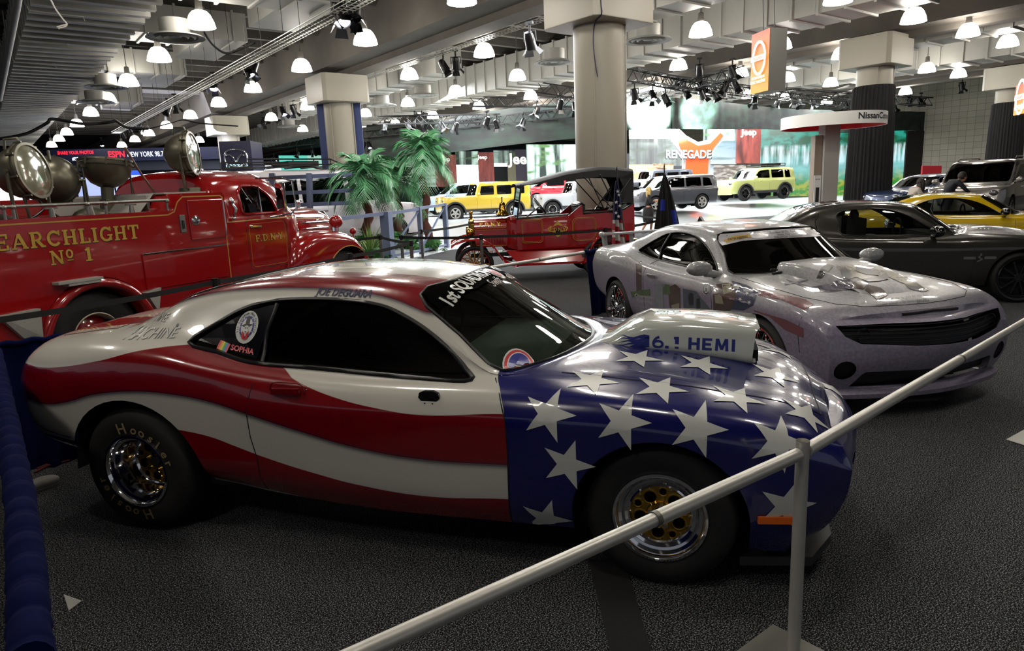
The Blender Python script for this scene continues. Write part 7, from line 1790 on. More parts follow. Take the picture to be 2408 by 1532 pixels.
for u, D, h, w_, n, lab, sp in ((800, 20.6, 1.5, .8, 26, 'tall leafy bush behind the truck headlight', False), (905, 22.0, 1.3, .8, 24, 'leafy bush behind the thick blue gate post', False), (868, 20.0, 1.15, .5, 60, 'spiky pale green plant beside the truck fender', True), (950, 21.8, .9, .8, 22, 'low bush behind the gate frame', False), (878, 19.4, .5, .9, 22, 'low grey green ground bush at the foot of the gate post', False), (1012, 21.4, .55, .6, 18, 'small bush at the foot of the tallest palm', False)):
    rd = ray(u, 560); pp = EYE + rd * (D / math.hypot(rd.x, rd.y))
    def _mk(pp=pp, h=h, w_=w_, n=n, lab=lab, sp=sp, u=u):
        rr = random.Random(u); r = thing('spiky_plant' if sp else 'leafy_bush', lab, 'plant', (pp.x, pp.y, 0), group='planting by the blue gate'); m = MB()
        for i in range(n):
            az = rr.random() * 2 * PI; el = R(25 + 60 * rr.random()); L = h * (.6 + .5 * rr.random())
            if sp:
                hd = Vector((math.cos(az) * math.cos(el), math.sin(az) * math.cos(el), math.sin(el))); s = Vector((-math.sin(az), math.cos(az), 0)) * .022; b = Vector((0, 0, .1)); m.add([b - s, b + s, b + hd * L * .6 + s, b + hd * L * .6 - s, b + hd * L + Vector((0, 0, -.12 * L))], [(0, 1, 2, 3), (3, 2, 4)])
            else: frond(rr, L, az, el, .45, m, .16, Vector(((rr.random() - .5) * w_, (rr.random() - .5) * w_, .05)), 12)
        m.done('leaves', [mat('pale_spikes', '#7c9a55', .5, noise=.3) if sp else LEAF2], r)
        m = MB(); m.lathe([(.001, 0), (.16, 0), (.2, .16), (.19, .18), (.001, .17)], 16); m.done('root_ball', [mat('soil', '#1c130d', .9)], r)
    _mk()
# blue gate and rail
BLUEM = mat('blue_grey_metal', '#6a7590', .45, .2)
def gate():
    r = thing('blue_gate', 'blue grey metal gate and rail fencing off the planting', 'gate', (0, 0, 0))
    def P(u, v, D): return at_d(u, v, D)
    A = atg(905, 19.2); A.z = 0; ztop = at_d(905, 498, 19.2).z
    def post(u, D, vt, w_, name='gate_post'):
        p = at_d(u, vt, D); m = MB(); m.box((p.x, p.y, p.z / 2), (w_, w_, p.z), rz=.6); m.done(name, [BLUEM], r, bevel=.01); return p
    a = post(907, 19.2, 498, .26); b = post(985, 20.6, 487, .12); c = post(1045, 22.4, 478, .14); e = post(780, 17.6, 512, .10)
    def bar(p, q, dz, t=.07):
        m = MB(); m.bar(Vector((p.x, p.y, p.z + dz)), Vector((q.x, q.y, q.z + dz)), t, t); m.done('gate_bar', [BLUEM], r)
    bar(e, a, -.05, .09); bar(a, b, -.06, .08); bar(b, c, -.04, .08)
    for p, q in ((a, b), (b, c)): bar(Vector((p.x, p.y, .14)), Vector((q.x, q.y, .14)), 0, .07); bar(Vector((p.x, p.y, .2)), Vector((q.x, q.y, q.z - .1)), 0, .04)
gate()

# people
def person(loc, face, lab, J, R_, cloth, hair, scale=1.0, extra=None):
    r = thing('person', lab, 'person', loc, face); r.scale = (scale,) * 3
    names = list(J); E = [('pelvis', 'waist'), ('waist', 'chest'), ('chest', 'neck'), ('neck', 'head0'), ('chest', 'ls'), ('chest', 'rs'), ('ls', 'le'), ('le', 'lw'), ('rs', 're'), ('re', 'rw'), ('pelvis', 'lh'), ('pelvis', 'rh'), ('lh', 'lk'), ('lk', 'la'), ('rh', 'rk'), ('rk', 'ra'), ('la', 'lt'), ('ra', 'rt')]
    def skin(nm, edges, mt, k=1.0, over=None):
        used = []
        for e in edges:
            for x in e:
                if x not in used: used.append(x)
        me = bpy.data.meshes.new(nm); me.from_pydata([J[x] for x in used], [(used.index(a), used.index(b)) for a, b in edges], []); me.materials.append(mt)
        o = bpy.data.objects.new(nm, me); col.objects.link(o); o.parent = r
        md = o.modifiers.new('skin', 'SKIN'); md.use_smooth_shade = True
        for i, x in enumerate(used): q = (over or {}).get(x, R_[x]) * k; me.skin_vertices[0].data[i].radius = (q, q); me.skin_vertices[0].data[i].use_root = (i == 0)
        o.modifiers.new('sub', 'SUBSURF').levels = 2; o.modifiers['sub'].render_levels = 2
        return o
    # five fingers on each hand grow from the wrist
    for w_, e in (('lw', 'le'), ('rw', 're')):
        d = (Vector(J[w_]) - Vector(J[e])).normalized(); s = d.orthogonal().normalized(); palm_ = Vector(J[w_]) + d * .07; J[w_ + 'p'] = tuple(palm_); R_[w_ + 'p'] = .030; E.append((w_, w_ + 'p'))
        for k in range(5):
            q = palm_ + s * (.02 * (k - 2)) + d * (.075 if k else .02); 
            if k == 0: q = palm_ + s * -.055 - d * .0
            J[w_ + 'f%d' % k] = tuple(q); R_[w_ + 'f%d' % k] = .009; E.append((w_ + 'p', w_ + 'f%d' % k))
    skin('body', E, mat('skin', '#a9765a', .5))
    cl, cl2 = cloth
    skin('jacket', [('pelvis', 'waist'), ('waist', 'chest'), ('chest', 'ls'), ('chest', 'rs'), ('ls', 'le'), ('rs', 're'), ('le', 'lw2'), ('re', 'rw2')], cl, 1.14)
    if extra == 'skirt':
        m = MB(); P = Vector(J['pelvis']); k1 = (Vector(J['lk']) + Vector(J['rk'])) / 2
        m.lathe([(.15, .08), (.19, -.06), (.20, -.28), (.17, -.45)], 20, Matrix.Translation(P)); m.done('skirt', [cl2], r, smooth=60)
    else: skin('trousers', [('pelvis', 'lh'), ('pelvis', 'rh'), ('lh', 'lk'), ('lk', 'la'), ('rh', 'rk'), ('rk', 'ra')], cl2, 1.16)
    h = Vector(J['head']); m = MB(); m.ell(h, (.095, .078, .12), 20, 14); m.ell(h + Vector((.095, 0, -.01)), (.018, .014, .02), 8, 6)
    for s in (-1, 1): m.ell(h + Vector((.0, s * .08, -.005)), (.018, .01, .028), 8, 6); m.ell(h + Vector((.082, s * .03, .012)), (.014, .016, .009), 8, 6, 1)
    m.ell(h + Vector((.085, 0, -.055)), (.012, .026, .008), 8, 6, 2); m.done('head', [MATS['skin'], mat('eye_dark', '#15100e', .3), mat('lip', '#7a3a34', .5)], r, smooth=60)
    m = MB(); m.ell(h + Vector((-.02, 0, .03)), (.105, .095, .115), 18, 12)
    if hair[1]: m.ell(h + Vector((-.06, 0, -.10)), (.06, .10, hair[1]), 16, 12); m.ell(h + Vector((.0, .085, -.08)), (.05, .03, hair[1] * .8), 12, 8); m.ell(h + Vector((.0, -.085, -.08)), (.05, .03, hair[1] * .8), 12, 8)
    m.done('hair', [hair[0]], r, smooth=60)
    for a, t in (('la', 'lt'), ('ra', 'rt')):
        m = MB(); p = (Vector(J[a]) * .35 + Vector(J[t]) * .65); m.ell(Vector((p.x, p.y, p.z + .0)), (.13, .048, .042), 14, 8); m.done('shoe', [mat('shoe_black', '#0b0b0c', .35)], r, smooth=60)
    return r
RD = dict(pelvis=.125, waist=.105, chest=.13, neck=.055, head0=.06, ls=.065, rs=.065, le=.043, re=.043, lw=.028, rw=.028, lw2=.036, rw2=.036, lh=.095, rh=.095, lk=.06, rk=.06, la=.038, ra=.038, lt=.03, rt=.03)
def pose(**k):
    J = dict(pelvis=(0, 0, .93), waist=(0, 0, 1.10), chest=(.01, 0, 1.32), neck=(.02, 0, 1.46), head0=(.03, 0, 1.53), head=(.04, 0, 1.60), ls=(0, .17, 1.40), rs=(0, -.17, 1.40), le=(-.02, .23, 1.14), re=(-.02, -.23, 1.14), lw=(.08, .20, .92), rw=(.08, -.20, .92), lh=(0, .09, .88), rh=(0, -.09, .88), lk=(.06, .10, .50), rk=(-.02, -.10, .50), la=(.02, .10, .08), ra=(-.12, -.10, .10), lt=(.16, .10, .035), rt=(.02, -.10, .04))
    J.update(k)
    for s in 'lr': e, w_ = Vector(J[s + 'e']), Vector(J[s + 'w']); J[s + 'w2'] = tuple(e.lerp(w_, .85))
    return J
face_l = math.atan2(-_r.y, -_r.x)
p = at_z(1524, 545, 0)
person((p.x * .93, p.y * .93, 0), face_l + PI, 'person with long blond hair in black jacket and skirt, walking by the flags', pose(lw=(.26, .06, 1.22), le=(.06, .22, 1.16), re=(.04, -.24, 1.15), rw=(.25, -.08, 1.20), lk=(.16, .09, .52), la=(.10, .09, .10), lt=(.24, .09, .05), rk=(-.06, -.09, .50), ra=(-.24, -.09, .18), rt=(-.14, -.09, .09)), dict(RD), (mat('black_jacket', '#101014', .8), mat('black_skirt', '#0c0c0e', .8)), (mat('blond_hair', '#b79a5c', .6), .17), .98, 'skirt')
p = at_d(2140, 470, 21.5)
person((p.x, p.y, 0), face_l + PI, 'person with long dark hair and white top, bent beside the blue car', pose(chest=(.12, 0, 1.30), neck=(.20, 0, 1.42), head0=(.23, 0, 1.47), head=(.28, 0, 1.53), ls=(.10, .17, 1.37), rs=(.10, -.17, 1.37), le=(.22, .22, 1.14), re=(.22, -.22, 1.14), lw=(.36, .16, .95), rw=(.36, -.16, .95)), dict(RD), (mat('white_top', '#b9b0a6', .8), mat('dark_trousers', '#17171b', .8)), (mat('dark_hair', '#1d1310', .6), .20), 1.0)
p = at_d(2222, 470, 22.5)
person((p.x, p.y, .12), face_l + PI, 'person in dark blue suit leaning into the blue car', pose(waist=(.06, 0, 1.09), chest=(.22, 0, 1.27), neck=(.32, 0, 1.36), head0=(.36, 0, 1.40), head=(.42, 0, 1.45), ls=(.20, .17, 1.34), rs=(.20, -.17, 1.34), le=(.36, .24, 1.14), re=(.36, -.24, 1.14), lw=(.52, .2, 1.02), rw=(.52, -.2, 1.02)), dict(RD), (mat('navy_suit', '#10131f', .8), mat('navy_trousers', '#0f111b', .8)), (mat('dark_hair', '#1d1310', .6), 0), 1.05)
# ------------------------------------------------------------------ far stands
def mural(name, kind, em=1.0):
    if name in MATS: return MATS[name]
    m, nt, b = nodes_of(name, .6); tc = N(nt, 'TexCoord'); sx = N(nt, 'SeparateXYZ', {0: tc.outputs['Object']})
    X = mth(nt, 'ADD', sx.outputs[0], mth(nt, 'MULTIPLY', sx.outputs[1], .7)); Z = sx.outputs[2]
    def noise(sxv, szv, det=4.0, dist=0.0):
        cb = N(nt, 'CombineXYZ', {0: mth(nt, 'MULTIPLY', X, sxv), 1: mth(nt, 'MULTIPLY', Z, szv)}); return N(nt, 'TexNoise', {'Vector': cb.outputs[0], 'Scale': 1.0, 'Detail': det, 'Distortion': dist}).outputs[0]
    def ss(v, a, b_): return N(nt, 'MapRange', {0: v, 1: a, 2: b_}).outputs[0]
    if kind == 'forest': c = mixc(nt, ss(noise(5, .15), .42, .6), '#16211f', '#9fb8ae'); c = mixc(nt, ss(noise(2.5, 2.5), .5, .68), c, '#3d5a33')
    elif kind == 'bark': c = mixc(nt, ss(noise(7, .5), .35, .7), '#3a1414', '#8a4038')
    elif kind == 'wood': c = mixc(nt, ss(noise(.6, 9, 3.0, 1.5), .4, .6), '#9c8450', '#c2a868')
    elif kind == 'rock': c = mixc(nt, ss(noise(5, 5, 8.0), .4, .62), '#2e2018', '#b09072')
    elif kind == 'shop': c = mixc(nt, ss(noise(6, 7, 6.0), .45, .6), '#8f7f74', '#e8e2da')
    elif kind == 'snow': c = mixc(nt, ss(Z, 2.6, 4.2), '#d8e8ee', '#7fb6d2'); c = mixc(nt, ss(noise(.8, 2.0), .5, .65), c, '#5f8a8c')
    elif kind == 'fall':
        g = ss(Z, 1.2, 2.8); c = mixc(nt, ss(noise(1.2, 1.6, 6.0), .42, .6), '#145a3a', '#2a9a86'); low = mixc(nt, ss(noise(2.2, 3.0, 6.0), .45, .6), '#2c8a2a', '#a0a832'); c = mixc(nt, g, low, c)
        band = mth(nt, 'MULTIPLY', ss(Z, 2.4, 2.7), mth(nt, 'SUBTRACT', 1.0, ss(Z, 3.7, 3.9))); fall = mth(nt, 'MULTIPLY', band, ss(noise(3.5, .3), .42, .58)); c = mixc(nt, mth(nt, 'MULTIPLY', fall, .9), c, '#dff4fb')
        c = mixc(nt, mth(nt, 'MULTIPLY', ss(noise(1.6, 1.6, 6.0), .55, .66), ss(Z, 3.5, 3.9)), c, '#0c3a28'); mist = mth(nt, 'SUBTRACT', 1.0, mth(nt, 'ABSOLUTE', mth(nt, 'SUBTRACT', Z, 2.3)), None, True); c = mixc(nt, mth(nt, 'MULTIPLY', mist, .55), c, '#9fe6f2')
    elif kind == 'leafband': c = mixc(nt, ss(noise(1.4, 2.2, 5.0), .42, .66), '#0a1210', '#1d3128')
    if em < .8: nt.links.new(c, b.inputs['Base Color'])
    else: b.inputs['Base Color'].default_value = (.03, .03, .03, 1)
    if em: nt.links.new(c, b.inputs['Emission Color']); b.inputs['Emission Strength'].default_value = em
    return m
def panel(name, lab, cat, u0, v0, u1, v1, D0, D1, mt, t=.12, parent=None, v0b=None, v1b=None, group=None):
    """upright board standing between two sight lines; D is the distance ahead of the lens"""
    a, b = dep(u0, v0, D0), dep(u1, v0 if v0b is None else v0b, D1); c, d = dep(u0, v1, D0), dep(u1, v1 if v1b is None else v1b, D1)
    n = Vector(((b - a).y, -(b - a).x, 0)).normalized(); n = n if n.dot(EYE - a) < 0 else -n
    P = [Vector((a.x, a.y, c.z)), Vector((b.x, b.y, d.z)), Vector((b.x, b.y, b.z)), Vector((a.x, a.y, a.z))]; Q = [p + n * t for p in P]
    m = MB(); m.add(P + Q, [(0, 1, 2, 3), (4, 7, 6, 5), (0, 4, 5, 1), (1, 5, 6, 2), (2, 6, 7, 3), (3, 7, 4, 0)]); o = m.done(name, [mt])
    if parent: o.parent = parent
    else: props(o, lab, cat, group)
    return o, P, (P[1] - P[0]).normalized(), -n
def board_text(o, P, ex, n, s, fx, fz, size, mt, bold=.03, shear=0, name='lettering', ftilt=0, sx=1.0, italic=0):
    """raised lettering on a board; fx, fz are fractions of its width and height"""
    w_ = (P[1] - P[0]).length; base = P[0].lerp(P[1], fx); h = P[3].z - P[0].z
    up = Vector((0, 0, 1)); c = Vector((base.x, base.y, P[0].z + (P[1].z - P[0].z) * fx + h * fz)) + n * .015
    v, f = text_bm(s, size, bold, shear); m = MB(); m.add([c + ex * (p[0] * sx) + up * (p[1] + ftilt * p[0]) for p in v], f); q = m.done(name, [mt]); q.parent = o; return q
WT = mat('white_letter', '#e6e6e2', .5, emit=.5)
def trusses():
    def truss(a, b, w_, lab):
        m = MB(); d = (b - a); L = d.length; d.normalize(); s = Vector((d.y, -d.x, 0)).normalized(); u = s.cross(d); h = w_ / 2
        C = [s * h + u * h, s * -h + u * h, s * -h - u * h, s * h - u * h]
        for c in C: m.bar(a + c, b + c, .05, .05)
        n = max(2, int(L / w_)); 
        for i in range(n):
            for k in range(4):
                p, q = C[k], C[(k + 1) % 4]; t0, t1 = (i / n, (i + 1) / n); m.bar(a + d * L * t0 + (p if i % 2 else q), a + d * L * t1 + (q if i % 2 else p), .025, .025)
        o = m.done('lighting_truss', [BLACKM]); props(o, lab, 'truss'); return o
    T = [((845, 318, 44), (1372, 262, 33), 'long black truss running along the top of the green curtain'), ((885, 283, 38), (1372, 275, 36), 'black truss in front of the green curtain above the palms'), ((1108, 240, 34), (1372, 240, 32), 'short black truss hung left of the centre column'), ((1268, 206, 30), (1372, 222, 29), 'highest black truss left of the centre column'), ((985, 262, 38), (985, 300, 38.4), 'upright truss end above the tallest palm'),
         ((1487, 175, 26), (1720, 222, 33), 'black truss from the centre column to the right over the stand'), ((1487, 238, 34), (1740, 168, 27), 'black truss rising right toward the hanging orange sign'), ((1560, 190, 29), (2000, 245, 38), 'long black truss passing behind the hanging orange sign'), ((1840, 218, 35), (2185, 240, 39), 'black truss ending by the tiled wall'), ((560, 352, 60), (760, 330, 55), 'small distant truss between the logo tower and banner column'), ((590, 330, 64), (770, 310, 58), 'second distant truss between logo tower and banner column')]
    for a, b, lab in T: truss(dep(*a), dep(*b), .42, lab)
    F = {'the trusses above the green curtain': [(1040, 296, 36, 1), (1072, 298, 36, 1), (1145, 285, 34, 0), (1168, 292, 34, 1), (1230, 288, 34, 1), (1318, 246, 31, 1), (1352, 252, 31, 0), (855, 342, 43, 1), (868, 342, 43, 1), (905, 300, 38, 0), (960, 298, 38, 0), (1262, 262, 33, 0)],
         'the trusses right of the centre column': [(1492, 222, 28, 0), (1535, 225, 29, 1), (1565, 232, 29, 1), (1612, 214, 30, 1), (1650, 200, 30, 0), (1652, 222, 30, 1), (1682, 222, 31, 1), (1706, 204, 28, 1), (1722, 168, 27, 0), (1600, 190, 31, 0), (1730, 200, 30, 0), (1775, 236, 33, 0), (1830, 238, 38, 1), (1868, 236, 39, 1), (1878, 240, 39, 0), (1912, 240, 40, 1), (1990, 248, 42, 1), (1645, 165, 28, 0)],
         'the truss by the tiled wall': [(2103, 252, 45, 1), (2140, 236, 45, 0), (2165, 236, 46, 0), (2262, 203, 40, 1)],
         'the cable tray at upper left': [(832, 22, 13.5, 0), (802, 36, 13.5, 1), (583, 166, 22, 1), (598, 156, 22, 0), (503, 200, 27, 2), (412, 246, 32, 0), (395, 256, 33, 1), (322, 290, 40, 0), (306, 302, 42, 1), (330, 300, 42, 0), (240, 338, 55, 1), (292, 318, 48, 0)],
         'the tray behind the concrete beam': [(1246, 96, 18, 0), (1043, 155, 24, 1), (1072, 150, 24, 1), (665, 262, 34, 2), (690, 258, 34, 2), (620, 285, 38, 0), (640, 275, 38, 0)],
         'the far stand under the banner column': [(645, 375, 60, 2), (600, 372, 58, 0), (700, 362, 56, 0), (735, 358, 55, 1)]}
    protos = {}
    L1 = mat('stage_lens', '#ffffff', .3, emit=6, ecol='#e9f0ff'); L2 = mat('stage_lens_hot', '#ffffff', .3, emit=60, ecol='#cfc8ff'); L0 = mat('lens_off', '#20232a', .08, coat=1)
    ON = ['first', 'second', 'third', 'fourth', 'fifth', 'sixth', 'seventh', 'eighth', 'ninth', 'tenth', 'eleventh', 'twelfth', 'thirteenth', 'fourteenth', 'fifteenth', 'sixteenth', 'seventeenth', 'eighteenth']
    rr = random.Random(3)
    for where, lst in F.items():
        for k, (u, v, D, st) in enumerate(sorted(lst)):
            p = dep(u, v, D); r = thing('stage_light', 'black stage light, ' + ON[k] + ' from the left on ' + where, 'stage light', p, rr.random() * 6, group='stage lights on ' + where)
            if st not in protos:
                m = MB(); m.tube([(-.17, 0, 0), (-.17, 0, .22), (.17, 0, .22), (.17, 0, 0)], .022, 6); m.cyl((0, 0, .22), (0, 0, .42), .03, seg=8); m.box((0, 0, .45), (.2, .1, .08)); a = m.done('yoke', [BLACKM], r)
                q = Matrix.Rotation(R(28), 4, 'X'); m = MB(); m.lathe([(.001, .24), (.10, .22), (.13, .10), (.14, -.12), (.16, -.20), (.15, -.20)], 18, q)
                for i in range(4): c, s_ = math.cos(i * PI / 2), math.sin(i * PI / 2); m.add([q @ Vector(x) for x in ((c * .15 - s_ * .1, s_ * .15 + c * .1, -.2), (c * .15 + s_ * .1, s_ * .15 - c * .1, -.2), (c * .26 + s_ * .14, s_ * .26 - c * .14, -.34), (c * .26 - s_ * .14, s_ * .26 + c * .14, -.34))], [(0, 1, 2, 3)])
                b = m.done('barrel', [mat('lamp_black', '#0b0b0d', .3)], r, smooth=40); m = MB(); m.lathe([(.145, -.17), (.08, -.19), (.001, -.20)], 18, q); c = m.done('lens', [(L0, L1, L2)[st]], r, smooth=60); protos[st] = [a, b, c]
            else:
                for q in protos[st]: c = q.copy(); col.objects.link(c); c.parent = r
trusses()
def stand():
    GC = mural('green_leaf_curtain', 'leafband', 0)
    pts = [(850, 300, 380, 44), (1020, 281, 362, 40), (1200, 255, 340, 36), (1370, 236, 322, 33.5), (1500, 228, 302, 33), (1578, 229, 302, 32.5)]
    top = [dep(u, a, D) for u, a, b, D in pts]; bot = [Vector((t.x, t.y, dep(u, b, D).z)) for t, (u, a, b, D) in zip(top, pts)]
    def curtain(top, bot, lab):
        rows = []; n = 90
        for k in range(7):
            row = []
            for i in range(n + 1):
                s = i / n * (len(top) - 1); a = Vector(crom([tuple(x) for x in top], s)); b = Vector(crom([tuple(x) for x in bot], s)); d = (top[-1] - top[0]); nn = Vector((d.y, -d.x, 0)).normalized(); row.append(a.lerp(b, k / 6) + nn * .02 * math.sin(i * 2.6))
            rows.append(row)
        m = MB(); m.grid(rows); m.grid([[p + Vector((.05, .12, 0)) for p in q] for q in (rows[0], rows[-1])]); o = m.done('green_curtain', [GC], smooth=70); props(o, lab, 'curtain')
    curtain(top, bot, 'dark green printed curtain hanging left of the bright corner, over the stand')
    pts = [(1580, 229, 302, 32.5), (1700, 240, 303, 35), (1845, 255, 304, 39), (2000, 260, 312, 43), (2130, 262, 306, 46), (2175, 263, 308, 47)]
    top = [dep(u, a, D) for u, a, b, D in pts]; bot = [Vector((t.x, t.y, dep(u, b, D).z)) for t, (u, a, b, D) in zip(top, pts)]
    curtain(top, bot, 'dark green printed curtain running right from the bright corner')
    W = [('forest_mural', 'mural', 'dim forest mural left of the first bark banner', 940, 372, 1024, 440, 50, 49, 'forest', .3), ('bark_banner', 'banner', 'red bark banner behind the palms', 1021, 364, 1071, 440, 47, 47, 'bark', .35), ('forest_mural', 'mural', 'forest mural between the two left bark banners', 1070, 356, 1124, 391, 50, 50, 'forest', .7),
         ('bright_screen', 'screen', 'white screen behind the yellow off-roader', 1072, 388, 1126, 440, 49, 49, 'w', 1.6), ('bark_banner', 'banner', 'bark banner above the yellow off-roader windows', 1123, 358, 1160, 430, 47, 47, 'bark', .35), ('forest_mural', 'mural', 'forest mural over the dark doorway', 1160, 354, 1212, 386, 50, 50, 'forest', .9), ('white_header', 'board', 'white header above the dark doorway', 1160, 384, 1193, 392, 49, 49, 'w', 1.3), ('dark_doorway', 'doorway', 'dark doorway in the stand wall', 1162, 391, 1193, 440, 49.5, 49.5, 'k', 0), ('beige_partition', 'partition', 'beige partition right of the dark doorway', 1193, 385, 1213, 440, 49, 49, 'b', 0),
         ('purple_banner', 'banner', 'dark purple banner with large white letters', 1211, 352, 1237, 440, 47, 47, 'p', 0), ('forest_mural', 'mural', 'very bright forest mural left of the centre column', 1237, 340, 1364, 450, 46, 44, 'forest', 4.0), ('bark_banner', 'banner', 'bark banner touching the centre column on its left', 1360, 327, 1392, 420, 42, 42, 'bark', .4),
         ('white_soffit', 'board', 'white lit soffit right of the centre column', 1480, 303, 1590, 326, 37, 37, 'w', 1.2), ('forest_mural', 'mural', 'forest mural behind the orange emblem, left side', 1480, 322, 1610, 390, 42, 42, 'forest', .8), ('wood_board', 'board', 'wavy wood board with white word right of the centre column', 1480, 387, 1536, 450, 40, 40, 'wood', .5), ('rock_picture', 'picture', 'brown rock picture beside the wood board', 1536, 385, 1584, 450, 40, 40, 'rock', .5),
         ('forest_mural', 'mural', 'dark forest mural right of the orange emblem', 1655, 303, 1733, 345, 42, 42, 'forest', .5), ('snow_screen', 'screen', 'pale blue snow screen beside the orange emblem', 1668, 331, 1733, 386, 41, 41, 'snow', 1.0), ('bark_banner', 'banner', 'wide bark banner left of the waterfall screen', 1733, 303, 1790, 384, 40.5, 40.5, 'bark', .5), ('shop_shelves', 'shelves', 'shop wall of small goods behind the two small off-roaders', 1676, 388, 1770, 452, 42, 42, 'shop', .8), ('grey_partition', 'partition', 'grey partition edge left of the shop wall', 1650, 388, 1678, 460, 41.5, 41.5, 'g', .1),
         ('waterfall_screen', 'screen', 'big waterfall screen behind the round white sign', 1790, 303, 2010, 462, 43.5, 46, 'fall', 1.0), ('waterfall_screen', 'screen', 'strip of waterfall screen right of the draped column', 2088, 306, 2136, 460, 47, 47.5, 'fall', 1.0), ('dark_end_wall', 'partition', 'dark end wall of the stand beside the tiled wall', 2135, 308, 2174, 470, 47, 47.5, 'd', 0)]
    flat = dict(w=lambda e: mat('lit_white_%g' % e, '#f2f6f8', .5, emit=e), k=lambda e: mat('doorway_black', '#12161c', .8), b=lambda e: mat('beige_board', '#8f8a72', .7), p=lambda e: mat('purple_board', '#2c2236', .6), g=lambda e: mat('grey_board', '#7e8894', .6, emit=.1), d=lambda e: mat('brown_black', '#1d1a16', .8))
    B = {}
    for nm, cat, lab, u0, v0, u1, v1, D0, D1, k, e in W:
        mt = flat[k](e) if k in flat else mural('%s_%g' % (k, e), k, e)
        B[lab] = panel(nm, lab, cat, u0, v0, u1, v1, D0, D1, mt, group=None)
    for lab, fx, fz, sz in (('bark banner above the yellow off-roader windows', .3, .78, .38), ('dark purple banner with large white letters', .55, .62, 1.0), ('wide bark banner left of the waterfall screen', .5, .82, .52), ('wavy wood board with white word right of the centre column', .45, .72, .50), ('red bark banner behind the palms', .5, .8, .4)):
        o, P, ex, n = B[lab]; board_text(o, P, ex, n, 'Jeep', fx, fz, sz, WT, .03)
    # orange emblem
    c0 = dep(1636, 375, 39); ex = B['wide bark banner left of the waterfall screen'][2]; nn = B['wide bark banner left of the waterfall screen'][3]; s = 39 / 1605
    r = thing('orange_emblem', 'giant orange Y shaped emblem with a silver outline and model word', 'sign', (0, 0, 0))
    def X(P, z0, z1, mt, name):
        m = MB(); M = frame(c0, ex, (0, 0, 1)); m.prism([((a - 1636) * s, (375 - b) * s) for a, b in P], z0, z1, M @ Matrix.Diagonal((1, 1, -1 if (M.to_3x3() @ Vector((0, 0, 1))).dot(nn) < 0 else 1, 1))); o = m.done(name, [mt], r); return o
    outl = [(1574, 316), (1590, 306), (1608, 322), (1636, 336), (1664, 330), (1686, 304), (1698, 308), (1700, 326), (1676, 352), (1668, 372), (1668, 442), (1604, 442), (1604, 368), (1590, 352), (1576, 334)]
    X(outl, 0, .3, mat('emblem_silver', '#b9bcc0', .3, .5, emit=.15), 'outline'); X([(1583, 318), (1592, 314), (1606, 330), (1636, 345), (1664, 340), (1686, 316), (1693, 322), (1672, 350), (1662, 370), (1662, 440), (1610, 440), (1610, 366), (1596, 352)], .3, .36, mat('emblem_orange', '#d9481a', .5, emit=.55), 'face')
    v, f = text_bm('RENEGADE', .62, .04); m = MB(); m.add([c0 + ex * (p[0] * .82 - .55) + Vector((0, 0, p[1] + .05)) + nn * .5 for p in v], f, 0); m.add([c0 + ex * (p[0] * .84 - .53) + Vector((0, 0, p[1] + .01)) + nn * .44 for p in v], f, 1); m.done('lettering', [mat('emblem_silver', '#b9bcc0'), mat('letter_dark', '#1c1c20', .5)], r)
    # round white sign kiosk
    c = dep(1958, 288, 20.0); rz = math.atan2(_r.y, _r.x); r = thing('round_sign_kiosk', 'round white ring sign on a square pillar in front of the black draped column', 'sign', (c.x, c.y, 0), rz)
    m = MB(); m.lathe([(1.40, -.17), (1.42, -.17), (1.42, .17), (1.40, .17), (1.40, -.17)], 64, Matrix.Translation((0, 0, c.z + .02))); m.done('ring', [mat('sign_white', '#d6d4ce', .4, emit=.12)], r, smooth=40)
    m = MB(); m.lathe([(1.39, -.16), (1.39, .16), (.2, .17)], 64, Matrix.Translation((0, 0, c.z + .02))); m.done('red_lining', [mat('sign_red', '#b0101c', .5, emit=.1)], r, smooth=40)
    m = MB(); v, f = text_bm('NissanConnect', .26, .02)
    m.add([(1.43 * math.sin((p[0] + .98 - .15) / 1.43), -1.43 * math.cos((p[0] + .98 - .15) / 1.43), c.z - .03 + p[1] * .9) for p in v], f); m.done('lettering', [mat('letter_dark', '#1c1c20', .5)], r)
    m = MB(); m.box((-.08, .0, c.z / 2), (.44, .44, c.z)); m.done('pillar', [mat('pillar_grey', '#a3a09a', .5)], r, bevel=.01)
    m = MB(); m.box((-.42, .05, 1.5), (.22, .30, 3.0)); m.done('side_pillar', [mat('pillar_brown', '#8b7c6e', .5)], r, bevel=.01)
    m = MB(); m.box((-.42, -.12, 1.1), (.2, .03, 1.5)); m.box((-.42, -.14, 1.25), (.10, .02, .5), 1); v, f = text_bm('THE FUTURE', .05, .02); m.add([(-.42 + p[0] * .5, -.14, 1.72 + p[1]) for p in v], f, 1); m.done('info_panel', [mat('panel_white', '#c3c1bc', .4, emit=.1), mat('letter_dark', '#1c1c20', .5)], r)
    # hanging orange signs
    def hsign(px, D, lab, w_=.72):
        a, b, c, d = [dep(u, v, D_) for (u, v), D_ in zip(px, (D, D * .955, D * .955, D))]; r = thing('hanging_sign', lab, 'sign', (0, 0, 0)); zt, zb_ = (a.z + b.z) / 2, (c.z + d.z) / 2
        P = [Vector((a.x, a.y, zb_)), Vector((b.x, b.y, zb_)), Vector((b.x, b.y, zt)), Vector((a.x, a.y, zt))]; ex = (P[1] - P[0]).normalized(); n = Vector((ex.y, -ex.x, 0)); n = n if n.dot(EYE - P[0]) > 0 else -n
        dpt = Vector((_r.x, _r.y, 0)) * 0 - n * .42
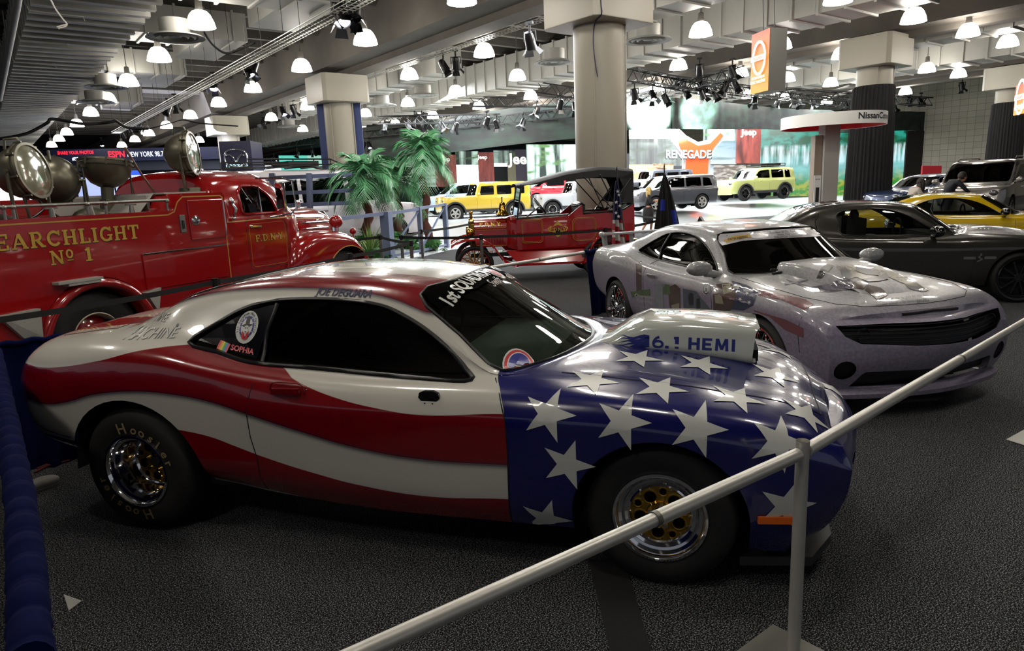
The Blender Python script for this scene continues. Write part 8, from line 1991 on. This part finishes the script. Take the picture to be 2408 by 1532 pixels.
        m = MB(); Q = [p + dpt for p in P]; m.add(P + Q, [(4, 7, 6, 5), (0, 4, 5, 1), (1, 5, 6, 2), (2, 6, 7, 3), (3, 7, 4, 0)]); m.done('box', [mat('sign_steel', '#8f8d86', .4, .6, bump=.1, nscale=40)], r)
        m = MB(); m.add([p + n * .01 for p in P], [(0, 1, 2, 3)]); mt, nt, b_ = nodes_of('orange_glow_face', .5) if 'orange_glow_face' not in MATS else (MATS['orange_glow_face'], None, None)
        if nt:
            tc = N(nt, 'TexCoord'); sx = N(nt, 'SeparateXYZ', {0: tc.outputs['Generated']}); cc = mixc(nt, sx.outputs[2], '#e08a1c', '#cf3a18'); nt.links.new(cc, b_.inputs['Base Color']); nt.links.new(cc, b_.inputs['Emission Color']); b_.inputs['Emission Strength'].default_value = .8
        m.done('face', [mt], r); ctr = (P[0] + P[1] + P[2] + P[3]) / 4 + n * .03; W_ = (P[1] - P[0]).length; H = zt - zb_; m = MB()
        M = frame(ctr + Vector((0, 0, H * .07)), ex, (0, 0, 1)); sg = 1 if (M.to_3x3() @ Vector((0, 0, 1))).dot(n) > 0 else -1
        rr = W_ * .36; m.lathe([(rr * .84, 0), (rr, 0), (rr, .02), (rr * .84, .02)], 40, M @ Matrix.Diagonal((1, 1.45, sg, 1))); m.prism([(-rr * 1.12, -rr * .22), (rr * 1.12, -rr * .22), (rr * 1.12, rr * .22), (-rr * 1.12, rr * .22)], .021, .03, M @ Matrix.Diagonal((1, 1, sg, 1)))
        m.done('ring_emblem', [mat('emblem_white', '#efece4', .4, emit=1.0)], r, smooth=40); v, f = text_bm('NISSAN', rr * .42, .02); m = MB(); m.add([M @ Vector((p[0] * .95, p[1] - rr * .15, sg * .04)) for p in v], f); m.done('lettering', [mat('letter_orange', '#c4521c', .5)], r)
        m = MB()
        for s_, z in (('Innovation', -.34), ('that excites', -.41)): v, f = text_bm(s_, W_ * .17, .02); m.add([M @ Vector((p[0], p[1] + H * z, sg * .02)) for p in v], f)
        m.done('motto', [mat('emblem_white', '#efece4')], r); m = MB()
        for p in (P[2] * .8 + P[3] * .2, P[3] * .8 + P[2] * .2): m.cyl(p - n * .2, Vector((p.x, p.y, 8.2)), .01, seg=5)
        m.done('hanger', [BLACKM], r)
    hsign([(1769, 88), (1812, 60), (1815, 207), (1771, 221)], 15.5, 'hanging orange sign box with white ring emblem, right of the centre column')
    hsign([(2390, 203), (2422, 190), (2422, 262), (2391, 273)], 26, 'second hanging orange sign box cut by the right edge')
    # logo tower, led band, pale walls at far left
    NV = mat('tower_navy', '#23233f', .4); o, P, ex, n = panel('logo_tower', 'dark purple logo tower below the far square capital', 'sign', 514, 333, 588, 520, 34, 34, NV, t=1.6, v0b=331)
    m = MB(); cc = (P[0] + P[1]) / 2; cc.z = dep(551, 372, 34).z; M = frame(cc + n * .04, ex, (0, 0, 1)); rw = .50
    pts = [(1.12 * rw * math.copysign(abs(math.cos(t)) ** .75, math.cos(t)), .86 * rw * math.copysign(abs(math.sin(t)) ** .75, math.sin(t)), 0) for t in [2 * PI * i / 40 for i in range(40)]]; m.tube([M @ Vector(p) for p in pts], .05, 8, 0, True)
    for s_ in (-1, 1): m.tube([M @ Vector(p) for p in ((s_ * 1.05 * rw, .25 * rw, 0), (s_ * .55 * rw, .32 * rw, 0), (s_ * .25 * rw, .05 * rw, 0), (0, -.45 * rw, 0))], .045, 8)
    q = m.done('emblem', [CHROME], smooth=60); q.parent = o; board_text(o, P, ex, n, 'mazda', .5, (dep(551, 393, 34).z - P[0].z) / (P[3].z - P[0].z), .36, mat('letter_cyan', '#bfeaf2', .4, emit=1.2), .05, sx=1.25)
    o, P, ex, n = panel('led_banner', 'dark led banner with red and white words over the far left stand', 'sign', 118, 352, 510, 382, 42, 40, mat('led_navy', '#10152e', .4, emit=.08), t=.5, v0b=345, v1b=374)
    RL = mat('led_red', '#e01c2c', .4, emit=2.0); WL = mat('led_white', '#e8ecff', .4, emit=1.6)
    for s_, fx, fz, sz, mt, sx_ in (('SHARE YOUR PHOTOS', .155, .60, .27, RL, .92), ('#ESPNAutoShow', .20, .12, .27, WL, .85), ('ESPN', .405, .30, .50, RL, 1.05), ('NEW YORK 98.7 FM', .60, .30, .42, WL, .80)): board_text(o, P, ex, n, s_, fx, fz, sz, mt, .03, sx=sx_)
    panel('dark_band', 'dark header under the led banner', 'board', 100, 384, 515, 404, 42.5, 40.5, mat('stand_dark', '#141722', .6), v0b=376, v1b=398)
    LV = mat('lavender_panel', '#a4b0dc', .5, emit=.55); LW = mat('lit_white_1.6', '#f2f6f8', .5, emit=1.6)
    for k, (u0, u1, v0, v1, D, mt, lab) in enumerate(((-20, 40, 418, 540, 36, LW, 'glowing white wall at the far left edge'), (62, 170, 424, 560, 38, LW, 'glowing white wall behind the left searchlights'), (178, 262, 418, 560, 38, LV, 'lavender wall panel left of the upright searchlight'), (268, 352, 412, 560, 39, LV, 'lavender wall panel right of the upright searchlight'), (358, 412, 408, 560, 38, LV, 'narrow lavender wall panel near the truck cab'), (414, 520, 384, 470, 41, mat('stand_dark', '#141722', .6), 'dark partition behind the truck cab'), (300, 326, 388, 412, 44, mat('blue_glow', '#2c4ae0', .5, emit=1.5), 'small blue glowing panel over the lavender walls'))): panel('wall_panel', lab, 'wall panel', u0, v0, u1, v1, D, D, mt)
    TL = mat('teal_glow', '#58c8b4', .5, emit=.8)
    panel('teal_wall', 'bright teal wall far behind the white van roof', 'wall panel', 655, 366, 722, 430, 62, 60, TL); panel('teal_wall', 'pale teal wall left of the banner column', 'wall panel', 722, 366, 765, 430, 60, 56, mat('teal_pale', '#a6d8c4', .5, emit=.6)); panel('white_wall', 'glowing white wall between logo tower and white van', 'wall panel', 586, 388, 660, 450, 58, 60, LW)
    panel('teal_wall', 'teal wall right of the banner column behind the palms', 'wall panel', 838, 378, 945, 440, 52, 50, mat('teal_dark', '#2f6f68', .5, emit=.2))
    panel('red_board', 'low red board behind the blue car', 'board', 2170, 390, 2215, 440, 33, 33, mat('board_red', '#8f121c', .5, emit=.1))
stand()
WH = mat('white_paint', '#c8ccd0', .25, coat=1); WHEEL_W = (.24, mat('pale_rim', '#c9c9c6', .3, .3), 'five'); WHEEL_B = (.24, mat('black_rim', '#101012', .2, coat=1), 'five'); WHEEL_C = (.22, CHROME, 'spoke')
SUVW = [[(-.62, 1.12), (-.5, 1.5), (-.08, 1.54), (-.08, 1.12)], [(.04, 1.12), (.04, 1.55), (.90, 1.57), (.90, 1.12)], [(1.0, 1.12), (1.0, 1.57), (1.68, 1.54), (2.2, 1.16), (2.15, 1.12)]]
BOXW = [[(-.55, 1.2), (-.55, 1.62), (-.05, 1.62), (-.05, 1.2)], [(.12, 1.2), (.12, 1.62), (.85, 1.62), (.85, 1.2)], [(1.0, 1.2), (1.0, 1.62), (1.62, 1.62), (1.72, 1.2)]]
D_SUV = (.95, 0, 1.84, .30, 1.08, 1.70, 3.45, 1.75, 2.45, 1.02, 2.65, .36)
D_BOX = (.85, 0, 1.80, .45, 1.16, 1.80, 3.45, 1.70, 1.90, 1.18, 2.95, .41)
def put(u, v, D, side=.8): 
    p = dep(u, v, D); return p
def far_cars():
    def car(name, lab, u, v, D, hd, paint, wins, dims, wheel, near=1, sc_=1.0, rearwheel=True, **k):
        """u, v: photo pixel where the nearer rear (or front) tyre meets the floor"""
        p = dep(u, v, D); h = R(hd); fx = Vector((math.cos(h), math.sin(h), 0)); ly = Vector((-math.sin(h), math.cos(h), 0)); w2 = (dims[2] / 2 - .05) * sc_
        o = p - ly * w2 * near - (fx * dims[10] * sc_ if not rearwheel else Vector((0, 0, 0)))
        return wagon(name, lab, (o.x, o.y), h, paint, wins, dims, wheel, z0=p.z, scale=sc_, **k)
    GP = mat('gunmetal_paint', '#60636a', .3, .5, coat=1)
    r, _ = car('yellow_offroader', 'yellow boxy off-roader with spare wheel, in front of the bark banners', 1072, 523, 34, 161.6, mat('pale_yellow_paint', '#d8b93c', .3, coat=1), BOXW, D_BOX, WHEEL_W, 1, 1.06, False, cladding='boxy')
    m = MB(); M = Matrix.Translation((-1.0, 0, 1.05)) @ Matrix.Rotation(-PI / 2, 4, 'Y'); tyre(m, M, .38, .2, .22); m.cyl((-1.08, 0, 1.05), (-.95, 0, 1.05), .2, seg=20, m=0); m.done('spare_wheel', [RUBBER], r, smooth=40)
    car('grey_suv', 'grey compact suv seen from the rear quarter behind the black flag', 1650, 492, 33, 163, GP, SUVW, D_SUV, WHEEL_W, 1, .98, True)
    r, _ = car('small_green_offroader', 'small pale green off-roader with roof basket in front of the waterfall screen', 1843, 468, 38, 165, mat('pale_green_paint', '#b9c078', .3, coat=1), [[(-.42, 1.12), (-.36, 1.5), (-.05, 1.52), (-.05, 1.12)], [(.06, 1.12), (.06, 1.53), (.85, 1.54), (.85, 1.12)], [(.98, 1.12), (.98, 1.54), (1.62, 1.5), (1.95, 1.14)]], (.75, 0, 1.80, .38, 1.08, 1.66, 3.35, 1.62, 2.1, 1.08, 2.57, .38), WHEEL_B, 1, 1.06, True, cladding='soft')
    m = MB()
    for s in (-1, 1): m.tube([(-.3, s * .55, 1.74), (1.3, s * .55, 1.74)], .02, 6); m.tube([(-.3, s * .55, 1.84), (1.3, s * .55, 1.84)], .02, 6)
    for x in (-.3, .1, .5, .9, 1.3): m.tube([(x, -.55, 1.84), (x, -.55, 1.70), (x, .55, 1.70), (x, .55, 1.84)], .018, 6)
    m.box((.5, 0, 1.80), (1.3, .8, .14)); m.done('roof_basket', [BLACKM], r)
    m = MB(); m.lathe([(.001, 0), (.12, 0), (.12, .01)], 16, WM(.0, -.93, .38, -1)); 
    car('pale_blue_suv', 'pale blue suv parked behind the yellow off-roader hood', 1040, 508, 38, 158, mat('pale_blue_paint', '#8fa3b4', .3, .3, coat=1), SUVW, D_SUV, WHEEL_C, 1, 1.05, False)
    car('red_suv', 'bright red suv glimpsed through the antique car windshield', 1262, 486, 41, 150, mat('bright_red_paint', '#b81420', .3, coat=1), SUVW, D_SUV, WHEEL_C, 1, 1.05, False)
    car('red_offroader', 'bright red boxy off-roader beside the centre column', 1330, 480, 42.5, 150, MATS['bright_red_paint'], BOXW, D_BOX, WHEEL_B, 1, 1.0, False, cladding='boxy')
    car('white_offroader', 'white boxy off-roader seen through the antique car body opening', 1300, 512, 35, 155, WH, BOXW, D_BOX, WHEEL_C, 1, 1.0, False, cladding='boxy')
    r, _ = car('white_offroader', 'white boxy off-roader with spare wheel just right of the centre column', 1488, 494, 37, 100, WH, BOXW, D_BOX, WHEEL_C, 1, .9, True, cladding='boxy')
    m = MB(); M = Matrix.Translation((-1.0, 0, 1.05)) @ Matrix.Rotation(-PI / 2, 4, 'Y'); tyre(m, M, .38, .2, .22); m.done('spare_wheel', [RUBBER], r, smooth=40)
    car('grey_offroader', 'grey boxy off-roader behind the grey compact suv roof', 1600, 472, 37.5, 160, mat('slate_paint', '#4c525c', .3, coat=1), BOXW, D_BOX, WHEEL_B, 1, .95, True, cladding='boxy')
    # white van with guard rails, behind the truck cab
    p = dep(640, 480, 22.0); r, _ = wagon('white_van', 'big white van with roof rack behind the red truck hood', (p.x, p.y), R(8), mat('van_white', '#b9b3b6', .35, coat=.6), [[(-1.0, 1.34), (-1.0, 2.05), (.3, 2.05), (.3, 1.34)], [(.4, 1.34), (.4, 2.05), (1.7, 2.05), (1.7, 1.34)], [(1.85, 1.34), (1.85, 2.05), (2.6, 1.9), (2.95, 1.4)]], (1.4, 0, 2.0, .35, 1.28, 2.25, 4.3, 2.7, 3.2, 1.25, 3.3, .40), WHEEL_C, z0=0, scale=1.2)
    m = MB()
    for s in (-1, 1): m.tube([(-.9, s * .8, 2.38), (2.2, s * .8, 2.38)], .02, 6); m.tube([(-.9, s * .8, 2.52), (1.4, s * .8, 2.52), (1.9, s * .8, 2.34), (2.6, s * .75, 2.28)], .02, 6)
    for x in (-.9, -.3, .3, .9, 1.4): m.tube([(x, -.8, 2.52), (x, -.8, 2.34), (x, .8, 2.34), (x, .8, 2.52)], .016, 6)
    m.box((.8, 0, 2.42), (.9, .9, .14)); m.done('roof_rack', [BLACKM], r)
    bpy.context.view_layer.update(); inv = Matrix.Translation(r.location) @ Matrix.Rotation(r.rotation_euler[2], 4, 'Z') @ Matrix.Diagonal((*r.scale, 1))
    ms = mat('rail_slate', '#4a5068', .5)
    def hold(o): o.parent = r; o.matrix_parent_inverse = inv.inverted()
    for v in (415, 452, 481):
        m = MB(); m.bar(dep(634, v + 4, 20.0), dep(830, v - 4, 19.6), .09, .11); hold(m.done('guard_rail', [ms]))
    for u, D in ((640, 20), (727, 19.8)):
        m = MB(); m.bar(dep(u, 408, D), dep(u + 2, 490, D), .16, .10); hold(m.done('guard_post', [ms], bevel=.01))
    # blue car with open top by the tiled wall
    p = dep(2190, 470, 24); root, _ = wagon('blue_car', 'slate blue low car parked by the red board, partly hidden by the silver suv', (p.x + 1.4, p.y - .4), R(158), mat('slate_blue_paint', '#2c3a5a', .28, .4, coat=1), [[(.3, 1.0), (.5, 1.25), (1.2, 1.32), (1.2, 1.0)], [(1.3, 1.0), (1.3, 1.32), (1.7, 1.25), (2.1, 1.0)]], (.9, 0, 1.84, .26, .95, 1.38, 3.35, 1.55, 2.2, .88, 2.6, .34), WHEEL_C, z0=.30, scale=1.05)
    # silver suv on its low stage
    SILV = mat('silver_paint', '#8d8a86', .25, .6, coat=1)
    wagon('silver_suv', 'silver family suv with black roof rails behind the yellow coupe', (25.28, 7.78), R(-174.85), SILV, [[(-.6, 1.14), (-.5, 1.5), (-.05, 1.56), (-.05, 1.14)], [(.05, 1.14), (.05, 1.57), (.95, 1.6), (.95, 1.14)], [(1.05, 1.14), (1.05, 1.6), (1.75, 1.58), (2.35, 1.18), (2.3, 1.14)]], (1.0, 0, 1.92, .28, 1.10, 1.77, 3.75, 1.95, 2.72, 1.05, 2.9, .37), (.25, CHROME, 'five'), z0=.34, rails=TRIM)
    m = MB(); m.box((24.6, 7.6, .17), (7.5, 6.6, .33)); o = m.done('display_stage', [mat('stage_grey', '#3c3b39', .5)], bevel=.02); props(o, 'low grey stage under the silver suv', 'stage')
far_cars()
camaro(); mustang(); yellow(); truck(); model_t()
